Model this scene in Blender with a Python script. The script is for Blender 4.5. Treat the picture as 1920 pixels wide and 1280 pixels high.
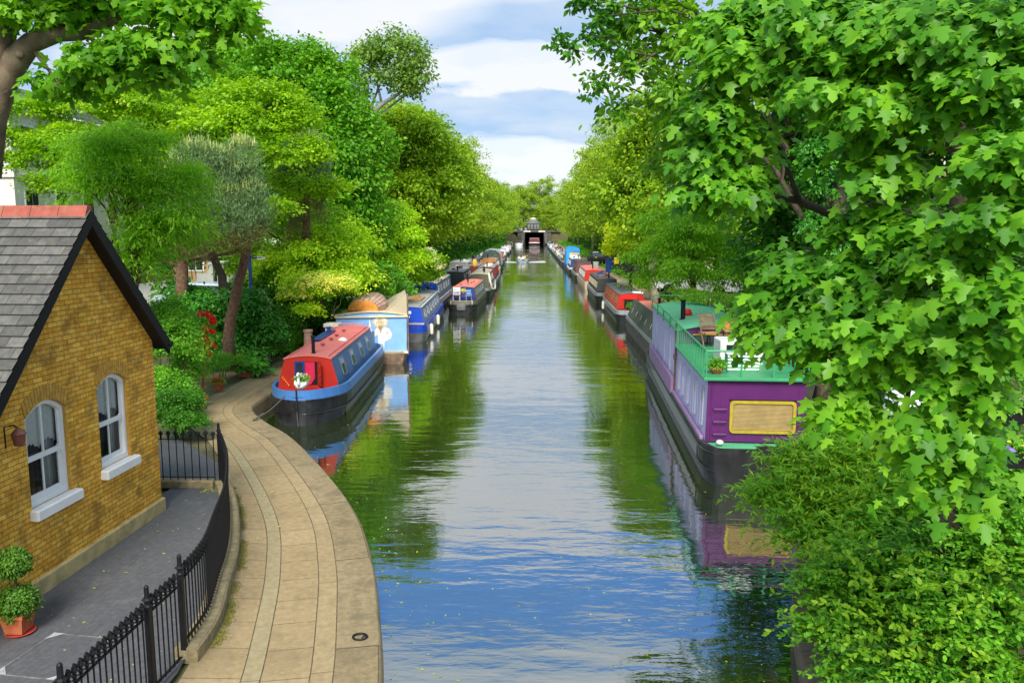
import bpy, bmesh, math, random
import numpy as np
from mathutils import Vector, Matrix
R = math.radians; PI = math.pi
for o in list(bpy.data.objects): bpy.data.objects.remove(o)
sc = bpy.context.scene; C = sc.collection
# ------------------------------------------------------------ camera, sky, sun, exposure
F = 1500.0; HC = 5.8
PITCH = math.atan(208/F); YAW = math.atan(42/F*math.cos(PITCH))
cd = bpy.data.cameras.new('camera'); cam = bpy.data.objects.new('camera', cd); C.objects.link(cam)
cam.location = (0, 0, HC); cam.rotation_euler = (PI/2-PITCH, 0, YAW)
cd.sensor_width = 36; cd.lens = 36*F/1920; cd.clip_start = 0.1; cd.clip_end = 6000
sc.camera = cam
sc.view_settings.view_transform = 'Standard'; sc.view_settings.look = 'None'
sc.view_settings.gamma = 1; sc.view_settings.exposure = 0.95
try: sc.view_settings.use_curve_mapping = False
except Exception: pass
SUN_EL, SUN_AZ = R(44), R(184)      # azimuth measured from +Y clockwise (behind the camera, from the right)
w = bpy.data.worlds.new('World'); sc.world = w; w.use_nodes = True
nt = w.node_tree; nt.nodes.clear()
def N(t, typ, **k):
    n = t.nodes.new(typ)
    for a, b in k.items(): setattr(n, a, b)
    return n
def world():
    L = nt.links.new
    out = N(nt, 'ShaderNodeOutputWorld'); mixs = N(nt, 'ShaderNodeMixShader')
    sky = N(nt, 'ShaderNodeTexSky', sky_type='NISHITA', sun_disc=False, sun_elevation=SUN_EL, sun_rotation=SUN_AZ)
    sky.air_density = 1.0; sky.dust_density = 0.6; sky.ozone_density = 2.5
    b1 = N(nt, 'ShaderNodeBackground'); b1.inputs[1].default_value = 0.14
    tint = N(nt, 'ShaderNodeMix', data_type='RGBA', blend_type='MULTIPLY'); tint.inputs[0].default_value = 1; tint.inputs[7].default_value = (.50, .76, 1.0, 1); L(sky.outputs[0], tint.inputs[6]); L(tint.outputs[2], b1.inputs[0])
    b2 = N(nt, 'ShaderNodeBackground'); b2.inputs[1].default_value = 0.505
    tc = N(nt, 'ShaderNodeTexCoord'); sep = N(nt, 'ShaderNodeSeparateXYZ'); L(tc.outputs['Generated'], sep.inputs[0])
    def M(op, a, b=None, c=None):
        n = N(nt, 'ShaderNodeMath', operation=op)
        for i, v in enumerate((a, b, c)):
            if v is None: continue
            if isinstance(v, (int, float)): n.inputs[i].default_value = v
            else: L(v, n.inputs[i])
        return n.outputs[0]
    x, y, z = sep.outputs
    zz = M('ADD', M('MAXIMUM', z, 0.0), 0.12)
    cx, cy = M('DIVIDE', x, zz), M('DIVIDE', y, zz)
    cmb = N(nt, 'ShaderNodeCombineXYZ'); L(cx, cmb.inputs[0]); L(cy, cmb.inputs[1])
    n1 = N(nt, 'ShaderNodeTexNoise'); n1.inputs['Scale'].default_value = 0.7; n1.inputs['Detail'].default_value = 7; n1.inputs['Roughness'].default_value = .58
    n1.inputs['Distortion'].default_value = .3; L(cmb.outputs[0], n1.inputs['Vector'])
    n2 = N(nt, 'ShaderNodeTexNoise'); n2.inputs['Scale'].default_value = 1.9; n2.inputs['Detail'].default_value = 8; n2.inputs['Roughness'].default_value = .55
    L(cmb.outputs[0], n2.inputs['Vector'])
    # azimuth / elevation slopes, with a ragged offset
    ay = M('MAXIMUM', M('ABSOLUTE', y), 0.05)
    a = M('DIVIDE', x, ay); e = M('DIVIDE', z, ay)
    rag = M('MULTIPLY', M('SUBTRACT', n2.outputs[0], 0.5), 0.16)
    def blob(a0, e0, sa, se, k=1.0, soft=2.0):
        u = M('DIVIDE', M('SUBTRACT', M('ADD', a, rag), a0), sa); v = M('DIVIDE', M('SUBTRACT', M('ADD', e, M('MULTIPLY', rag, .35)), e0), se)
        d = M('ADD', M('MULTIPLY', u, u), M('MULTIPLY', v, v))
        return M('MULTIPLY', M('MAXIMUM', M('SUBTRACT', 1.0, d), 0.0), k*soft)
    bright = blob(-.03, .195, .16, .028)
    for args in ((.10, .183, .1, .022), (-.02, .085, .26, .028, .8), (-.30, .27, .26, .06, .8), (0.05, .04, .4, .03, .6), (-.45, .20, .14, .06, .7), (-.16, .31, .3, .05, .5), (.0, .37, 1.2, .085, .8), (.1, .75, 2.0, .2, .6)):
        bright = M('ADD', bright, blob(*args))
    bright = M('MINIMUM', bright, 1.0)
    base = N(nt, 'ShaderNodeMapRange'); base.inputs[1].default_value = .38; base.inputs[2].default_value = .66
    L(n2.outputs[0], base.inputs[0])
    fac = M('MINIMUM', M('ADD', M('MULTIPLY', base.outputs[0], .42), M('MULTIPLY', bright, .85)), 1.0)
    cr = N(nt, 'ShaderNodeValToRGB'); L(fac, cr.inputs[0])
    cr.color_ramp.elements[0].position = 0.0; cr.color_ramp.elements[0].color = (.45, .62, .86, 1)
    cr.color_ramp.elements[1].position = 1.0; cr.color_ramp.elements[1].color = (1.0, 1.0, 1.0, 1)
    m_ = cr.color_ramp.elements.new(.4); m_.color = (.68, .80, .95, 1)
    L(cr.outputs[0], b2.inputs[0])
    # cloud cover: broken only in a band high above the frame (that blue band shows in the water)
    gap = M('SUBTRACT', 1.0, M('MULTIPLY', M('SUBTRACT', M('ADD', z, M('MULTIPLY', rag, .25)), .405), M('SUBTRACT', M('ADD', z, M('MULTIPLY', rag, .25)), .405)))
    dz = M('SUBTRACT', M('ADD', z, M('MULTIPLY', rag, .6)), .428)
    g = M('MAXIMUM', M('SUBTRACT', 1.0, M('MULTIPLY', M('MULTIPLY', dz, dz), 380.0)), 0.0)
    front = M('GREATER_THAN', y, 0.0)
    cov = M('SUBTRACT', M('ADD', .93, M('MULTIPLY', rag, 1.2)), M('MULTIPLY', M('MULTIPLY', g, front), 1.25))
    cov = M('MINIMUM', M('MAXIMUM', cov, 0.0), 1.0)
    L(b1.outputs[0], mixs.inputs[1]); L(b2.outputs[0], mixs.inputs[2]); L(cov, mixs.inputs[0]); L(mixs.outputs[0], out.inputs[0])
world()
sd = bpy.data.lights.new('sun', 'SUN'); sun = bpy.data.objects.new('sun', sd); C.objects.link(sun)
sd.energy = 2.9; sd.angle = R(25); sd.color = (1, .95, .86)
sv = Vector((math.sin(SUN_AZ)*math.cos(SUN_EL), math.cos(SUN_AZ)*math.cos(SUN_EL), math.sin(SUN_EL)))
sun.rotation_euler = sv.to_track_quat('Z', 'Y').to_euler()

# ------------------------------------------------------------ survey: rays measured from the photograph
def ray(px, py):
    u = (px-960)/F; v = (640-py)/F; cp, sp = math.cos(PITCH), math.sin(PITCH)
    fy = cp+v*sp; fz = -sp+v*cp; c, s = math.cos(YAW), math.sin(YAW)
    return Vector((u*c-fy*s, u*s+fy*c, fz))
def PY(px, py, Y):
    r = ray(px, py); t = Y/r.y; return Vector((r.x*t, Y, HC+r.z*t))
def PZ(px, py, z):
    r = ray(px, py); t = (z-HC)/r.z; return Vector((r.x*t, r.y*t, z))

# ------------------------------------------------------------ materials
MATS = {}
def mat(name, col, rough=.6, var=0.12, scale=6.0, bump=0.0, metal=0.0, spec=.4, grime=None, gs=1.5, coord='Object', detail=5, bscale=None, streak=False):
    if name in MATS: return MATS[name]
    m = bpy.data.materials.new(name); m.use_nodes = True; t = m.node_tree; L = t.links.new
    p = t.nodes['Principled BSDF']; p.inputs['Roughness'].default_value = rough; p.inputs['Metallic'].default_value = metal
    p.inputs['Specular IOR Level'].default_value = spec
    tc = N(t, 'ShaderNodeTexCoord'); n = N(t, 'ShaderNodeTexNoise'); n.inputs['Scale'].default_value = scale; n.inputs['Detail'].default_value = detail
    L(tc.outputs[coord], n.inputs['Vector'])
    mr = N(t, 'ShaderNodeMapRange'); mr.inputs[1].default_value = .3; mr.inputs[2].default_value = .7
    mr.inputs[3].default_value = 1-var; mr.inputs[4].default_value = 1+var; L(n.outputs[0], mr.inputs[0])
    mx = N(t, 'ShaderNodeMix', data_type='RGBA', blend_type='MULTIPLY'); mx.inputs[0].default_value = 1
    mx.inputs[6].default_value = (*col, 1); L(mr.outputs[0], mx.inputs[7]); outc = mx.outputs[2]
    if grime:
        g = N(t, 'ShaderNodeTexNoise'); g.inputs['Scale'].default_value = gs; g.inputs['Detail'].default_value = 8; g.inputs['Roughness'].default_value = .65
        mpg = N(t, 'ShaderNodeMapping'); mpg.inputs[3].default_value = (3.2, 3.2, .45) if streak else (1, 1, 1); L(tc.outputs[coord], mpg.inputs[0]); L(mpg.outputs[0], g.inputs['Vector'])
        gr = N(t, 'ShaderNodeMapRange'); gr.inputs[1].default_value = .5; gr.inputs[2].default_value = .72; gr.inputs[4].default_value = grime[3] if len(grime) > 3 else .6
        L(g.outputs[0], gr.inputs[0])
        m2 = N(t, 'ShaderNodeMix', data_type='RGBA'); L(gr.outputs[0], m2.inputs[0]); L(outc, m2.inputs[6]); m2.inputs[7].default_value = (*grime[:3], 1); outc = m2.outputs[2]
    L(outc, p.inputs['Base Color'])
    if bump:
        b = N(t, 'ShaderNodeBump'); b.inputs['Strength'].default_value = bump; b.inputs['Distance'].default_value = .02
        n3 = N(t, 'ShaderNodeTexNoise'); n3.inputs['Scale'].default_value = bscale or scale*4; n3.inputs['Detail'].default_value = 4
        L(tc.outputs[coord], n3.inputs['Vector']); L(n3.outputs[0], b.inputs['Height']); L(b.outputs[0], p.inputs['Normal'])
    MATS[name] = m; return m
def brickmat(name, c1, c2, mortar, bw, rh, ms=.012, axes=(1, 2), offset=.5, bump=.5, rough=.85, stain=None, coord='Object', var=.25, dist=.01, stain2=None):
    m = bpy.data.materials.new(name); m.use_nodes = True; t = m.node_tree; L = t.links.new
    p = t.nodes['Principled BSDF']; p.inputs['Roughness'].default_value = rough; p.inputs['Specular IOR Level'].default_value = .25
    tc = N(t, 'ShaderNodeTexCoord'); sp_ = N(t, 'ShaderNodeSeparateXYZ'); L(tc.outputs[coord], sp_.inputs[0])
    cm = N(t, 'ShaderNodeCombineXYZ'); L(sp_.outputs[axes[0]], cm.inputs[0]); L(sp_.outputs[axes[1]], cm.inputs[1])
    nz = N(t, 'ShaderNodeTexNoise'); nz.inputs['Scale'].default_value = 7; nz.inputs['Detail'].default_value = 3; L(cm.outputs[0], nz.inputs['Vector'])
    vm = N(t, 'ShaderNodeVectorMath', operation='MULTIPLY_ADD'); L(nz.outputs['Color'], vm.inputs[0]); vm.inputs[1].default_value = (dist, dist, 0); L(cm.outputs[0], vm.inputs[2])
    br = N(t, 'ShaderNodeTexBrick'); br.offset = offset; L(vm.outputs[0], br.inputs['Vector'])
    br.inputs['Scale'].default_value = 1; br.inputs['Mortar Size'].default_value = ms; br.inputs['Mortar Smooth'].default_value = .3
    br.inputs['Brick Width'].default_value = bw; br.inputs['Row Height'].default_value = rh; br.inputs['Bias'].default_value = -.1
    br.inputs['Color1'].default_value = (*c1, 1); br.inputs['Color2'].default_value = (*c2, 1); br.inputs['Mortar'].default_value = (*mortar, 1)
    n2 = N(t, 'ShaderNodeTexNoise'); n2.inputs['Scale'].default_value = 9; n2.inputs['Detail'].default_value = 7; n2.inputs['Roughness'].default_value = .7; L(cm.outputs[0], n2.inputs['Vector'])
    mr = N(t, 'ShaderNodeMapRange'); mr.inputs[1].default_value = .3; mr.inputs[2].default_value = .7; mr.inputs[3].default_value = 1-var; mr.inputs[4].default_value = 1+var; L(n2.outputs[0], mr.inputs[0])
    mx = N(t, 'ShaderNodeMix', data_type='RGBA', blend_type='MULTIPLY'); mx.inputs[0].default_value = 1; L(br.outputs[0], mx.inputs[6]); L(mr.outputs[0], mx.inputs[7]); oc = mx.outputs[2]
    for k, s_ in enumerate((stain, stain2)):
        if not s_: continue
        g = N(t, 'ShaderNodeTexNoise'); g.inputs['Scale'].default_value = s_[4]; g.inputs['Detail'].default_value = 8; g.inputs['Roughness'].default_value = .7
        mp = N(t, 'ShaderNodeMapping'); mp.inputs[1].default_value = (k*7.3, 3.1, 0); L(cm.outputs[0], mp.inputs[0]); L(mp.outputs[0], g.inputs['Vector'])
        gr = N(t, 'ShaderNodeMapRange'); gr.inputs[1].default_value = s_[5]; gr.inputs[2].default_value = s_[5]+.12; gr.inputs[4].default_value = s_[3]; L(g.outputs[0], gr.inputs[0])
        m2 = N(t, 'ShaderNodeMix', data_type='RGBA'); L(gr.outputs[0], m2.inputs[0]); L(oc, m2.inputs[6]); m2.inputs[7].default_value = (*s_[:3], 1); oc = m2.outputs[2]
    L(oc, p.inputs['Base Color'])
    b = N(t, 'ShaderNodeBump'); b.inputs['Strength'].default_value = bump; b.inputs['Distance'].default_value = .012
    mm = N(t, 'ShaderNodeMath', operation='MULTIPLY_ADD'); L(br.outputs['Fac'], mm.inputs[0]); mm.inputs[1].default_value = -1.0
    ml = N(t, 'ShaderNodeMath', operation='MULTIPLY'); L(n2.outputs[0], ml.inputs[0]); ml.inputs[1].default_value = .9; L(ml.outputs[0], mm.inputs[2])
    L(mm.outputs[0], b.inputs['Height']); L(b.outputs[0], p.inputs['Normal'])
    MATS[name] = m; return m
def leafmat(name, dark, mid, light, trans=.42, patch=.6, rough=.5, spec=.3):
    m = bpy.data.materials.new(name); m.use_nodes = True; t = m.node_tree; L = t.links.new
    p = t.nodes['Principled BSDF']; p.inputs['Roughness'].default_value = rough; p.inputs['Specular IOR Level'].default_value = spec
    at = N(t, 'ShaderNodeAttribute', attribute_name='lv')
    tc = N(t, 'ShaderNodeTexCoord'); n = N(t, 'ShaderNodeTexNoise'); n.inputs['Scale'].default_value = patch; n.inputs['Detail'].default_value = 3
    L(tc.outputs['Object'], n.inputs['Vector'])
    a = N(t, 'ShaderNodeMath', operation='MULTIPLY_ADD'); L(n.outputs[0], a.inputs[0]); a.inputs[1].default_value = .95; a.inputs[2].default_value = -.22
    b = N(t, 'ShaderNodeMath', operation='MULTIPLY_ADD'); L(at.outputs['Fac'], b.inputs[0]); b.inputs[1].default_value = .55; L(a.outputs[0], b.inputs[2])
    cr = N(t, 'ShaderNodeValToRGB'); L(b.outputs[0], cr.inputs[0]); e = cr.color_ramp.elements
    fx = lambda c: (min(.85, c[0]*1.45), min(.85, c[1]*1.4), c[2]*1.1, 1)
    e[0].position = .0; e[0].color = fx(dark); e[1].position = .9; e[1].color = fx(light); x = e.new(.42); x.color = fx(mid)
    L(cr.outputs[0], p.inputs['Base Color'])
    tr = N(t, 'ShaderNodeBsdfTranslucent')
    g = N(t, 'ShaderNodeMix', data_type='RGBA', blend_type='MULTIPLY'); g.inputs[0].default_value = 1; L(cr.outputs[0], g.inputs[6]); g.inputs[7].default_value = (1.25, 1.2, .5, 1)
    L(g.outputs[2], tr.inputs[0])
    ms = N(t, 'ShaderNodeMixShader'); ms.inputs[0].default_value = trans; L(p.outputs[0], ms.inputs[1]); L(tr.outputs[0], ms.inputs[2])
    L(ms.outputs[0], t.nodes['Material Output'].inputs[0]); MATS[name] = m; return m
def glassmat(name, tint=(.02, .025, .03)):
    return mat(name, tint, rough=.06, var=.3, scale=2, spec=1.0)

# ------------------------------------------------------------ object helpers
def tag(o, label=None, cat=None, group=None, kind=None):
    if label: o['label'] = label
    if cat: o['category'] = cat
    if group: o['group'] = group
    if kind: o['kind'] = kind
    return o
def thing(name, label, cat, loc=(0, 0, 0), rz=0.0, group=None):
    o = bpy.data.objects.new(name, None); C.objects.link(o); o.location = loc; o.rotation_euler = (0, 0, rz)
    o.empty_display_size = .2
    return tag(o, label, cat, group)
def link(name, me, parent=None, world=False):
    o = bpy.data.objects.new(name, me); C.objects.link(o)
    if parent is not None:
        o.parent = parent
        if world: o.matrix_parent_inverse = (Matrix.Translation(parent.location) @ Matrix.Rotation(parent.rotation_euler[2], 4, 'Z')).inverted()
    return o
class MB:
    def __init__(s): s.v = []; s.f = []; s.mi = []; s.uv = {}; s.sm = False
    def add(s, vs, fs, mi=0):
        n = len(s.v); s.v += [tuple(v) for v in vs]
        for f in fs: s.f.append(tuple(i+n for i in f)); s.mi.append(mi)
    def box(s, x0, x1, y0, y1, z0, z1, mi=0, M=None, bev=0):
        if bev:
            b = bev; ring = [(x0+b, y0), (x1-b, y0), (x1, y0+b), (x1, y1-b), (x1-b, y1), (x0+b, y1), (x0, y1-b), (x0, y0+b)]
            vs = []
            for (z, k) in ((z0, 0), (z1-b, 0), (z1, 1)):
                for (x, y) in ring:
                    if k: cx, cy = (x0+x1)/2, (y0+y1)/2; x = x-b*np.sign(x-cx); y = y-b*np.sign(y-cy)
                    vs.append((x, y, z))
            fs = [tuple(range(7, -1, -1)), tuple(range(16, 24))]
            for r in range(2):
                for i in range(8): j = (i+1) % 8; fs.append((r*8+i, r*8+j, r*8+8+j, r*8+8+i))
        else:
            vs = [(x0, y0, z0), (x1, y0, z0), (x1, y1, z0), (x0, y1, z0), (x0, y0, z1), (x1, y0, z1), (x1, y1, z1), (x0, y1, z1)]
            fs = [(0, 3, 2, 1), (4, 5, 6, 7), (0, 1, 5, 4), (1, 2, 6, 5), (2, 3, 7, 6), (3, 0, 4, 7)]
        if M is not None: vs = [M @ Vector(v) for v in vs]
        s.add(vs, fs, mi); return s
    def tube(s, pts, rads, n=8, mi=0, caps=True):
        pts = [Vector(p) for p in pts]
        if not hasattr(rads, '__len__'): rads = [rads]*len(pts)
        vs = []; fs = []; up = Vector((0, 0, 1)); prev = None
        for i, p in enumerate(pts):
            d = (pts[min(i+1, len(pts)-1)]-pts[max(i-1, 0)])
            if d.length < 1e-9: d = Vector((0, 0, 1))
            d.normalize()
            if prev is None:
                a = d.cross(up)
                if a.length < .05: a = d.cross(Vector((1, 0, 0)))
            else: a = prev-d*prev.dot(d)
            a.normalize(); prev = a; b = d.cross(a)
            for k in range(n):
                t = 2*PI*k/n; vs.append(p+(a*math.cos(t)+b*math.sin(t))*rads[i])
        for i in range(len(pts)-1):
            for k in range(n): j = (k+1) % n; fs.append((i*n+k, i*n+j, (i+1)*n+j, (i+1)*n+k))
        if caps: fs.append(tuple(range(n-1, -1, -1))); fs.append(tuple((len(pts)-1)*n+k for k in range(n)))
        s.add(vs, fs, mi); return s
    def lathe(s, prof, c=(0, 0, 0), n=16, mi=0, sx=1, sy=1):
        vs = [(c[0]+r*math.cos(2*PI*k/n)*sx, c[1]+r*math.sin(2*PI*k/n)*sy, c[2]+z) for r, z in prof for k in range(n)]
        fs = [(i*n+k, i*n+(k+1) % n, (i+1)*n+(k+1) % n, (i+1)*n+k) for i in range(len(prof)-1) for k in range(n)]
        fs.append(tuple(range(n-1, -1, -1))); fs.append(tuple((len(prof)-1)*n+k for k in range(n)))
        s.add(vs, fs, mi); return s
    def loft(s, secs, closed=False, caps=False, mi=0):
        n = len(secs[0]); vs = [v for q in secs for v in q]; fs = []
        for i in range(len(secs)-1):
            for k in range(n if closed else n-1): j = (k+1) % n; fs.append((i*n+k, i*n+j, (i+1)*n+j, (i+1)*n+k))
        if caps: fs.append(tuple(range(n-1, -1, -1))); fs.append(tuple((len(secs)-1)*n+k for k in range(n)))
        s.add(vs, fs, mi); return s
    def ball(s, c, r, n=10, m=6, mi=0):
        prof = [(max(1e-4, math.sin(PI*i/m)), -math.cos(PI*i/m)) for i in range(m+1)]
        rr = r if hasattr(r, '__len__') else (r, r, r)
        vs = [(c[0]+a*math.cos(2*PI*k/n)*rr[0], c[1]+a*math.sin(2*PI*k/n)*rr[1], c[2]+z*rr[2]) for a, z in prof for k in range(n)]
        fs = [(i*n+k, i*n+(k+1) % n, (i+1)*n+(k+1) % n, (i+1)*n+k) for i in range(m) for k in range(n)]
        s.add(vs, fs, mi); return s
    def mesh(s, name, mats):
        me = bpy.data.meshes.new(name); me.from_pydata(s.v, [], s.f)
        for m in (mats if isinstance(mats, (list, tuple)) else [mats]): me.materials.append(m)
        if any(s.mi): me.polygons.foreach_set('material_index', s.mi)
        if s.sm: me.polygons.foreach_set('use_smooth', [True]*len(s.f))
        me.update(); return me
    def build(s, name, mats, parent=None, world=False): return link(name, s.mesh(name, mats), parent, world)
def copy_tree(o, parent=None):
    c = o.copy(); C.objects.link(c)
    if parent is not None: c.parent = parent
    for ch in list(o.children): copy_tree(ch, c)
    return c

# ------------------------------------------------------------ foliage
QUAD = ([(0, 0, 0), (.34, .42, -.09), (0, 1, -.12), (-.34, .42, -.09)], [(0, 1, 2, 3)])
SLIM = ([(0, 0, 0), (.13, .4, -.04), (0, 1, -.15), (-.13, .4, -.04)], [(0, 1, 2, 3)])
NEED = ([(0, 0, 0), (.035, .1, 0), (0, 1, 0), (-.035, .1, 0)], [(0, 1, 2, 3)])
_h = [(0, 0), (.38, -.16), (.30, .10), (.66, .34), (.36, .38), (.20, .46), (.28, .72), (0, 1.05)]
def _z(x, y): return -.34*abs(x)+.10*abs(x)*y-.24*y*y
MAPLE = ([(x, y, _z(x, y)) for x, y in _h]+[(-x, y, _z(x, y)) for x, y in _h[1:-1]], [(0, 1, 2, 3, 4, 5, 6, 7), (0, 7, 13, 12, 11, 10, 9, 8)])
_o = [(0, 0), (.20, .18), (.27, .45), (.17, .75), (0, 1.0)]
OVAL = ([(x, y, -.25*abs(x)-.12*y*y) for x, y in _o]+[(-x, y, -.25*abs(x)-.12*y*y) for x, y in _o[1:-1]], [(0, 1, 2, 3, 4), (0, 4, 7, 6, 5)])
def unit(a): return a/np.maximum(np.linalg.norm(a, axis=1, keepdims=True), 1e-9)
def leaf_mesh(name, pos, nrm, tip, size, tmpl, mats, rs, mi=None):
    tv = np.array(tmpl[0], float); n = len(pos); k = len(tv)
    nrm = unit(nrm); side = unit(np.cross(tip, nrm)); tip = np.cross(nrm, side)
    v = (pos[:, None, :] + size[:, None, None]*(tv[None, :, 0:1]*side[:, None, :]+tv[None, :, 1:2]*tip[:, None, :]+tv[None, :, 2:3]*nrm[:, None, :])).reshape(-1, 3)
    loops = []; starts = []; tot = 0
    for f in tmpl[1]: starts.append(tot); loops += f; tot += len(f)
    li = (np.arange(n)[:, None]*k+np.array(loops)[None, :]).reshape(-1)
    ls = (np.arange(n)[:, None]*tot+np.array(starts)[None, :]).reshape(-1)
    me = bpy.data.meshes.new(name); me.vertices.add(n*k); me.loops.add(len(li)); me.polygons.add(len(ls))
    me.vertices.foreach_set('co', v.astype(np.float32).ravel()); me.loops.foreach_set('vertex_index', li.astype(np.int32)); me.polygons.foreach_set('loop_start', ls.astype(np.int32))
    for m in (mats if isinstance(mats, (list, tuple)) else [mats]): me.materials.append(m)
    if mi is not None: me.polygons.foreach_set('material_index', np.repeat(mi, len(tmpl[1])).astype(np.int32))
    me.update(calc_edges=True)
    at = me.attributes.new('lv', 'FLOAT', 'POINT'); at.data.foreach_set('value', np.repeat(rs.rand(n), k).astype(np.float32))
    return me
def sprout(lob, seed, k=4, f=.5):
    rs = np.random.RandomState(seed+99); out = [lob]
    for L in lob:
        u = unit(rs.randn(k, 3)); u[:, 2] = np.abs(u[:, 2])*.9-.15; q = np.tile(L, (k, 1)); q[:, :3] += u*L[3:]*(.75+.35*rs.rand(k, 1)); q[:, 3:] *= f*(.6+.7*rs.rand(k, 1)); out.append(q)
    return np.concatenate(out)
def crown(lobes, ncl, per, cr, size, seed, flat=.5, shell=.6, up=.6, out=.5, rnd=.55, droop=.35, low=-.6, jit=.35):
    """clusters of leaves near the skin of ellipsoid lobes; returns pos, normal, tip, size"""
    rs = np.random.RandomState(seed); lob = np.array(lobes, float)
    if lob.shape[1] == 4: lob = np.concatenate([lob[:, :3], lob[:, 3:4], lob[:, 3:4], lob[:, 3:4]], 1)
    wgt = (lob[:, 3]*lob[:, 4]+lob[:, 4]*lob[:, 5]+lob[:, 3]*lob[:, 5]); wgt /= wgt.sum()
    idx = rs.choice(len(lob), ncl, p=wgt); u = unit(rs.randn(ncl, 3)); u[:, 2] = np.where(u[:, 2] < low, -u[:, 2], u[:, 2])
    r = shell+(1.0-shell)*np.sqrt(rs.rand(ncl, 1))
    r *= 1+.15*rs.randn(ncl, 1)
    c = lob[idx, :3]+u*r*lob[idx, 3:]
    keep = np.ones(ncl, bool)
    for L in lob:
        q = ((c-L[:3])/L[3:]); keep &= (q*q).sum(1) > (shell*.72)**2
    c = c[keep]; u = u[keep]; m = len(c)
    crs = cr*(.6+.8*rs.rand(m))
    o = rs.randn(m, per, 3)*.5; o[:, :, 2] *= flat
    # cluster discs tilt outwards and sag at their rims
    o[:, :, 2] -= .28*np.linalg.norm(o[:, :, :2], axis=2)**2
    pos = (c[:, None, :]+o*crs[:, None, None]).reshape(-1, 3)
    uu = np.repeat(u, per, 0); oo = unit(o.reshape(-1, 3)+1e-6); n = len(pos)
    nrm = uu*out+np.array([0, 0, up])+rs.randn(n, 3)*rnd
    tip = uu*.4+oo*.7+np.array([0, 0, -droop])+rs.randn(n, 3)*.4
    return pos, nrm, tip, size*(1-jit+2*jit*rs.rand(n)), rs
def join(*cs):
    return tuple(np.concatenate([c[i] for c in cs]) for i in range(4))+(cs[0][4],)
def foliage(name, cr_, tmpl, m, parent=None, origin=(0, 0, 0)):
    pos, nrm, tip, size, rs = cr_
    me = leaf_mesh(name, pos-np.array(origin), nrm, tip, size, tmpl, m, rs)
    return link(name, me, parent)
def limb_pts(a, b, rng, wob=.06, n=6, sag=0):
    a, b = Vector(a), Vector(b); L = (b-a).length; pts = []
    for i in range(n+1):
        t = i/n; p = a.lerp(b, t); k = math.sin(PI*t)
        p += Vector((rng.uniform(-1, 1), rng.uniform(-1, 1), rng.uniform(-1, 1)))*wob*L*k*.5; p.z += sag*L*k; pts.append(p)
    return pts
def trunk_mesh(base, top, r0, r1, tips, rng, lr=.35, mb=None, n=9):
    """tapered trunk with limbs that fork towards the given tips"""
    mb = mb or MB(); mb.sm = True
    pts = limb_pts(base, top, rng, .05, 8); k = len(pts)-1
    mb.tube(pts, [r0*(1.25 if i == 0 else 1)*(1-i/k)+r1*i/k for i in range(k+1)], n)
    for t in tips:
        s = rng.uniform(.45, .98); i = int(s*k); q = pts[i]; rr = (r0*(1-s)+r1*s)*lr*rng.uniform(1.2, 1.9)
        lp = limb_pts(q, t, rng, .12, 6, .06); mb.tube(lp, [rr*(1-j/6*.85) for j in range(7)], 6)
        for _ in range(3):
            j = rng.randint(2, 5); e = lp[j]+(lp[6]-lp[2])*rng.uniform(.1, .32)+Vector((rng.uniform(-1, 1), rng.uniform(-1, 1), rng.uniform(-.4, .4)))*(lp[6]-lp[0]).length*.16
            sp = limb_pts(lp[j], e, rng, .12, 4); e.z = min(e.z, lp[6].z); sp = limb_pts(lp[j], e, rng, .12, 4); mb.tube(sp, [rr*.45*(1-i2/4*.8) for i2 in range(5)], 5)
    return mb
def tree(name, label, base, lobes, m, bark, ncl, per, cr, size, seed, tmpl=QUAD, tr=(.3, .12), top=None, group=None, ntips=7, cat='tree', **k):
    rng = random.Random(seed); base = Vector(base); t = thing(name, label, cat, base, 0, group)
    lob = np.array(lobes, float); lob[:, :3] -= np.array(base)
    spk = k.pop('sp', 4); c = crown(sprout(lob, seed, spk) if spk else lob, ncl, per, cr, size, seed, **k)
    foliage('crown', c, tmpl, m, t)
    top = Vector(top)-base if top is not None else Vector((lob[:, 0].mean(), lob[:, 1].mean(), lob[:, 2].max()*.88))
    tips = []
    for i in range(ntips):
        L = lob[i % len(lob)]; rz_ = L[5] if len(L) > 5 else L[3]
        tips.append(Vector(L[:3])+Vector((rng.uniform(-.6, .6)*L[3], rng.uniform(-.6, .6)*L[3], rng.uniform(-.2, .7)*rz_)))
    trunk_mesh((0, 0, -.1), top, tr[0], tr[1], tips, rng).build('trunk', bark, t)
    return t
def bush(name, label, lobes, m, ncl, per, cr, size, seed, tmpl=QUAD, cat='shrub', group=None, stems=True, **k):
    lob = np.array(lobes, float); b = Vector((lob[:, 0].mean(), lob[:, 1].mean(), (lob[:, 2]-lob[:, -1]).min()))
    t = thing(name, label, cat, b, 0, group); k.setdefault('low', -.2); k.setdefault('shell', .55)
    foliage('foliage', crown(sprout(lob-np.concatenate([np.array(b), np.zeros(lob.shape[1]-3)]), seed, 3, .5), ncl, per, cr, size, seed, **k), tmpl, m, t)
    if stems:
        rng = random.Random(seed); mb = MB(); mb.sm = True
        for i in range(min(14, 2*len(lobes)+2)):
            L = lob[i % len(lob)]; e = Vector(L[:3])-b+Vector((rng.uniform(-.6, .6)*L[3], rng.uniform(-.6, .6)*L[3], rng.uniform(0, .6)*L[-1]))
            p = limb_pts((e.x*.6, e.y*.6, 0), e, rng, .15, 4); r = .02+.01*rng.random(); mb.tube(p, [r, r*.8, r*.6, r*.4, r*.2], 5)
        mb.build('stems', MATS['bark'], t)
    return t
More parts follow.
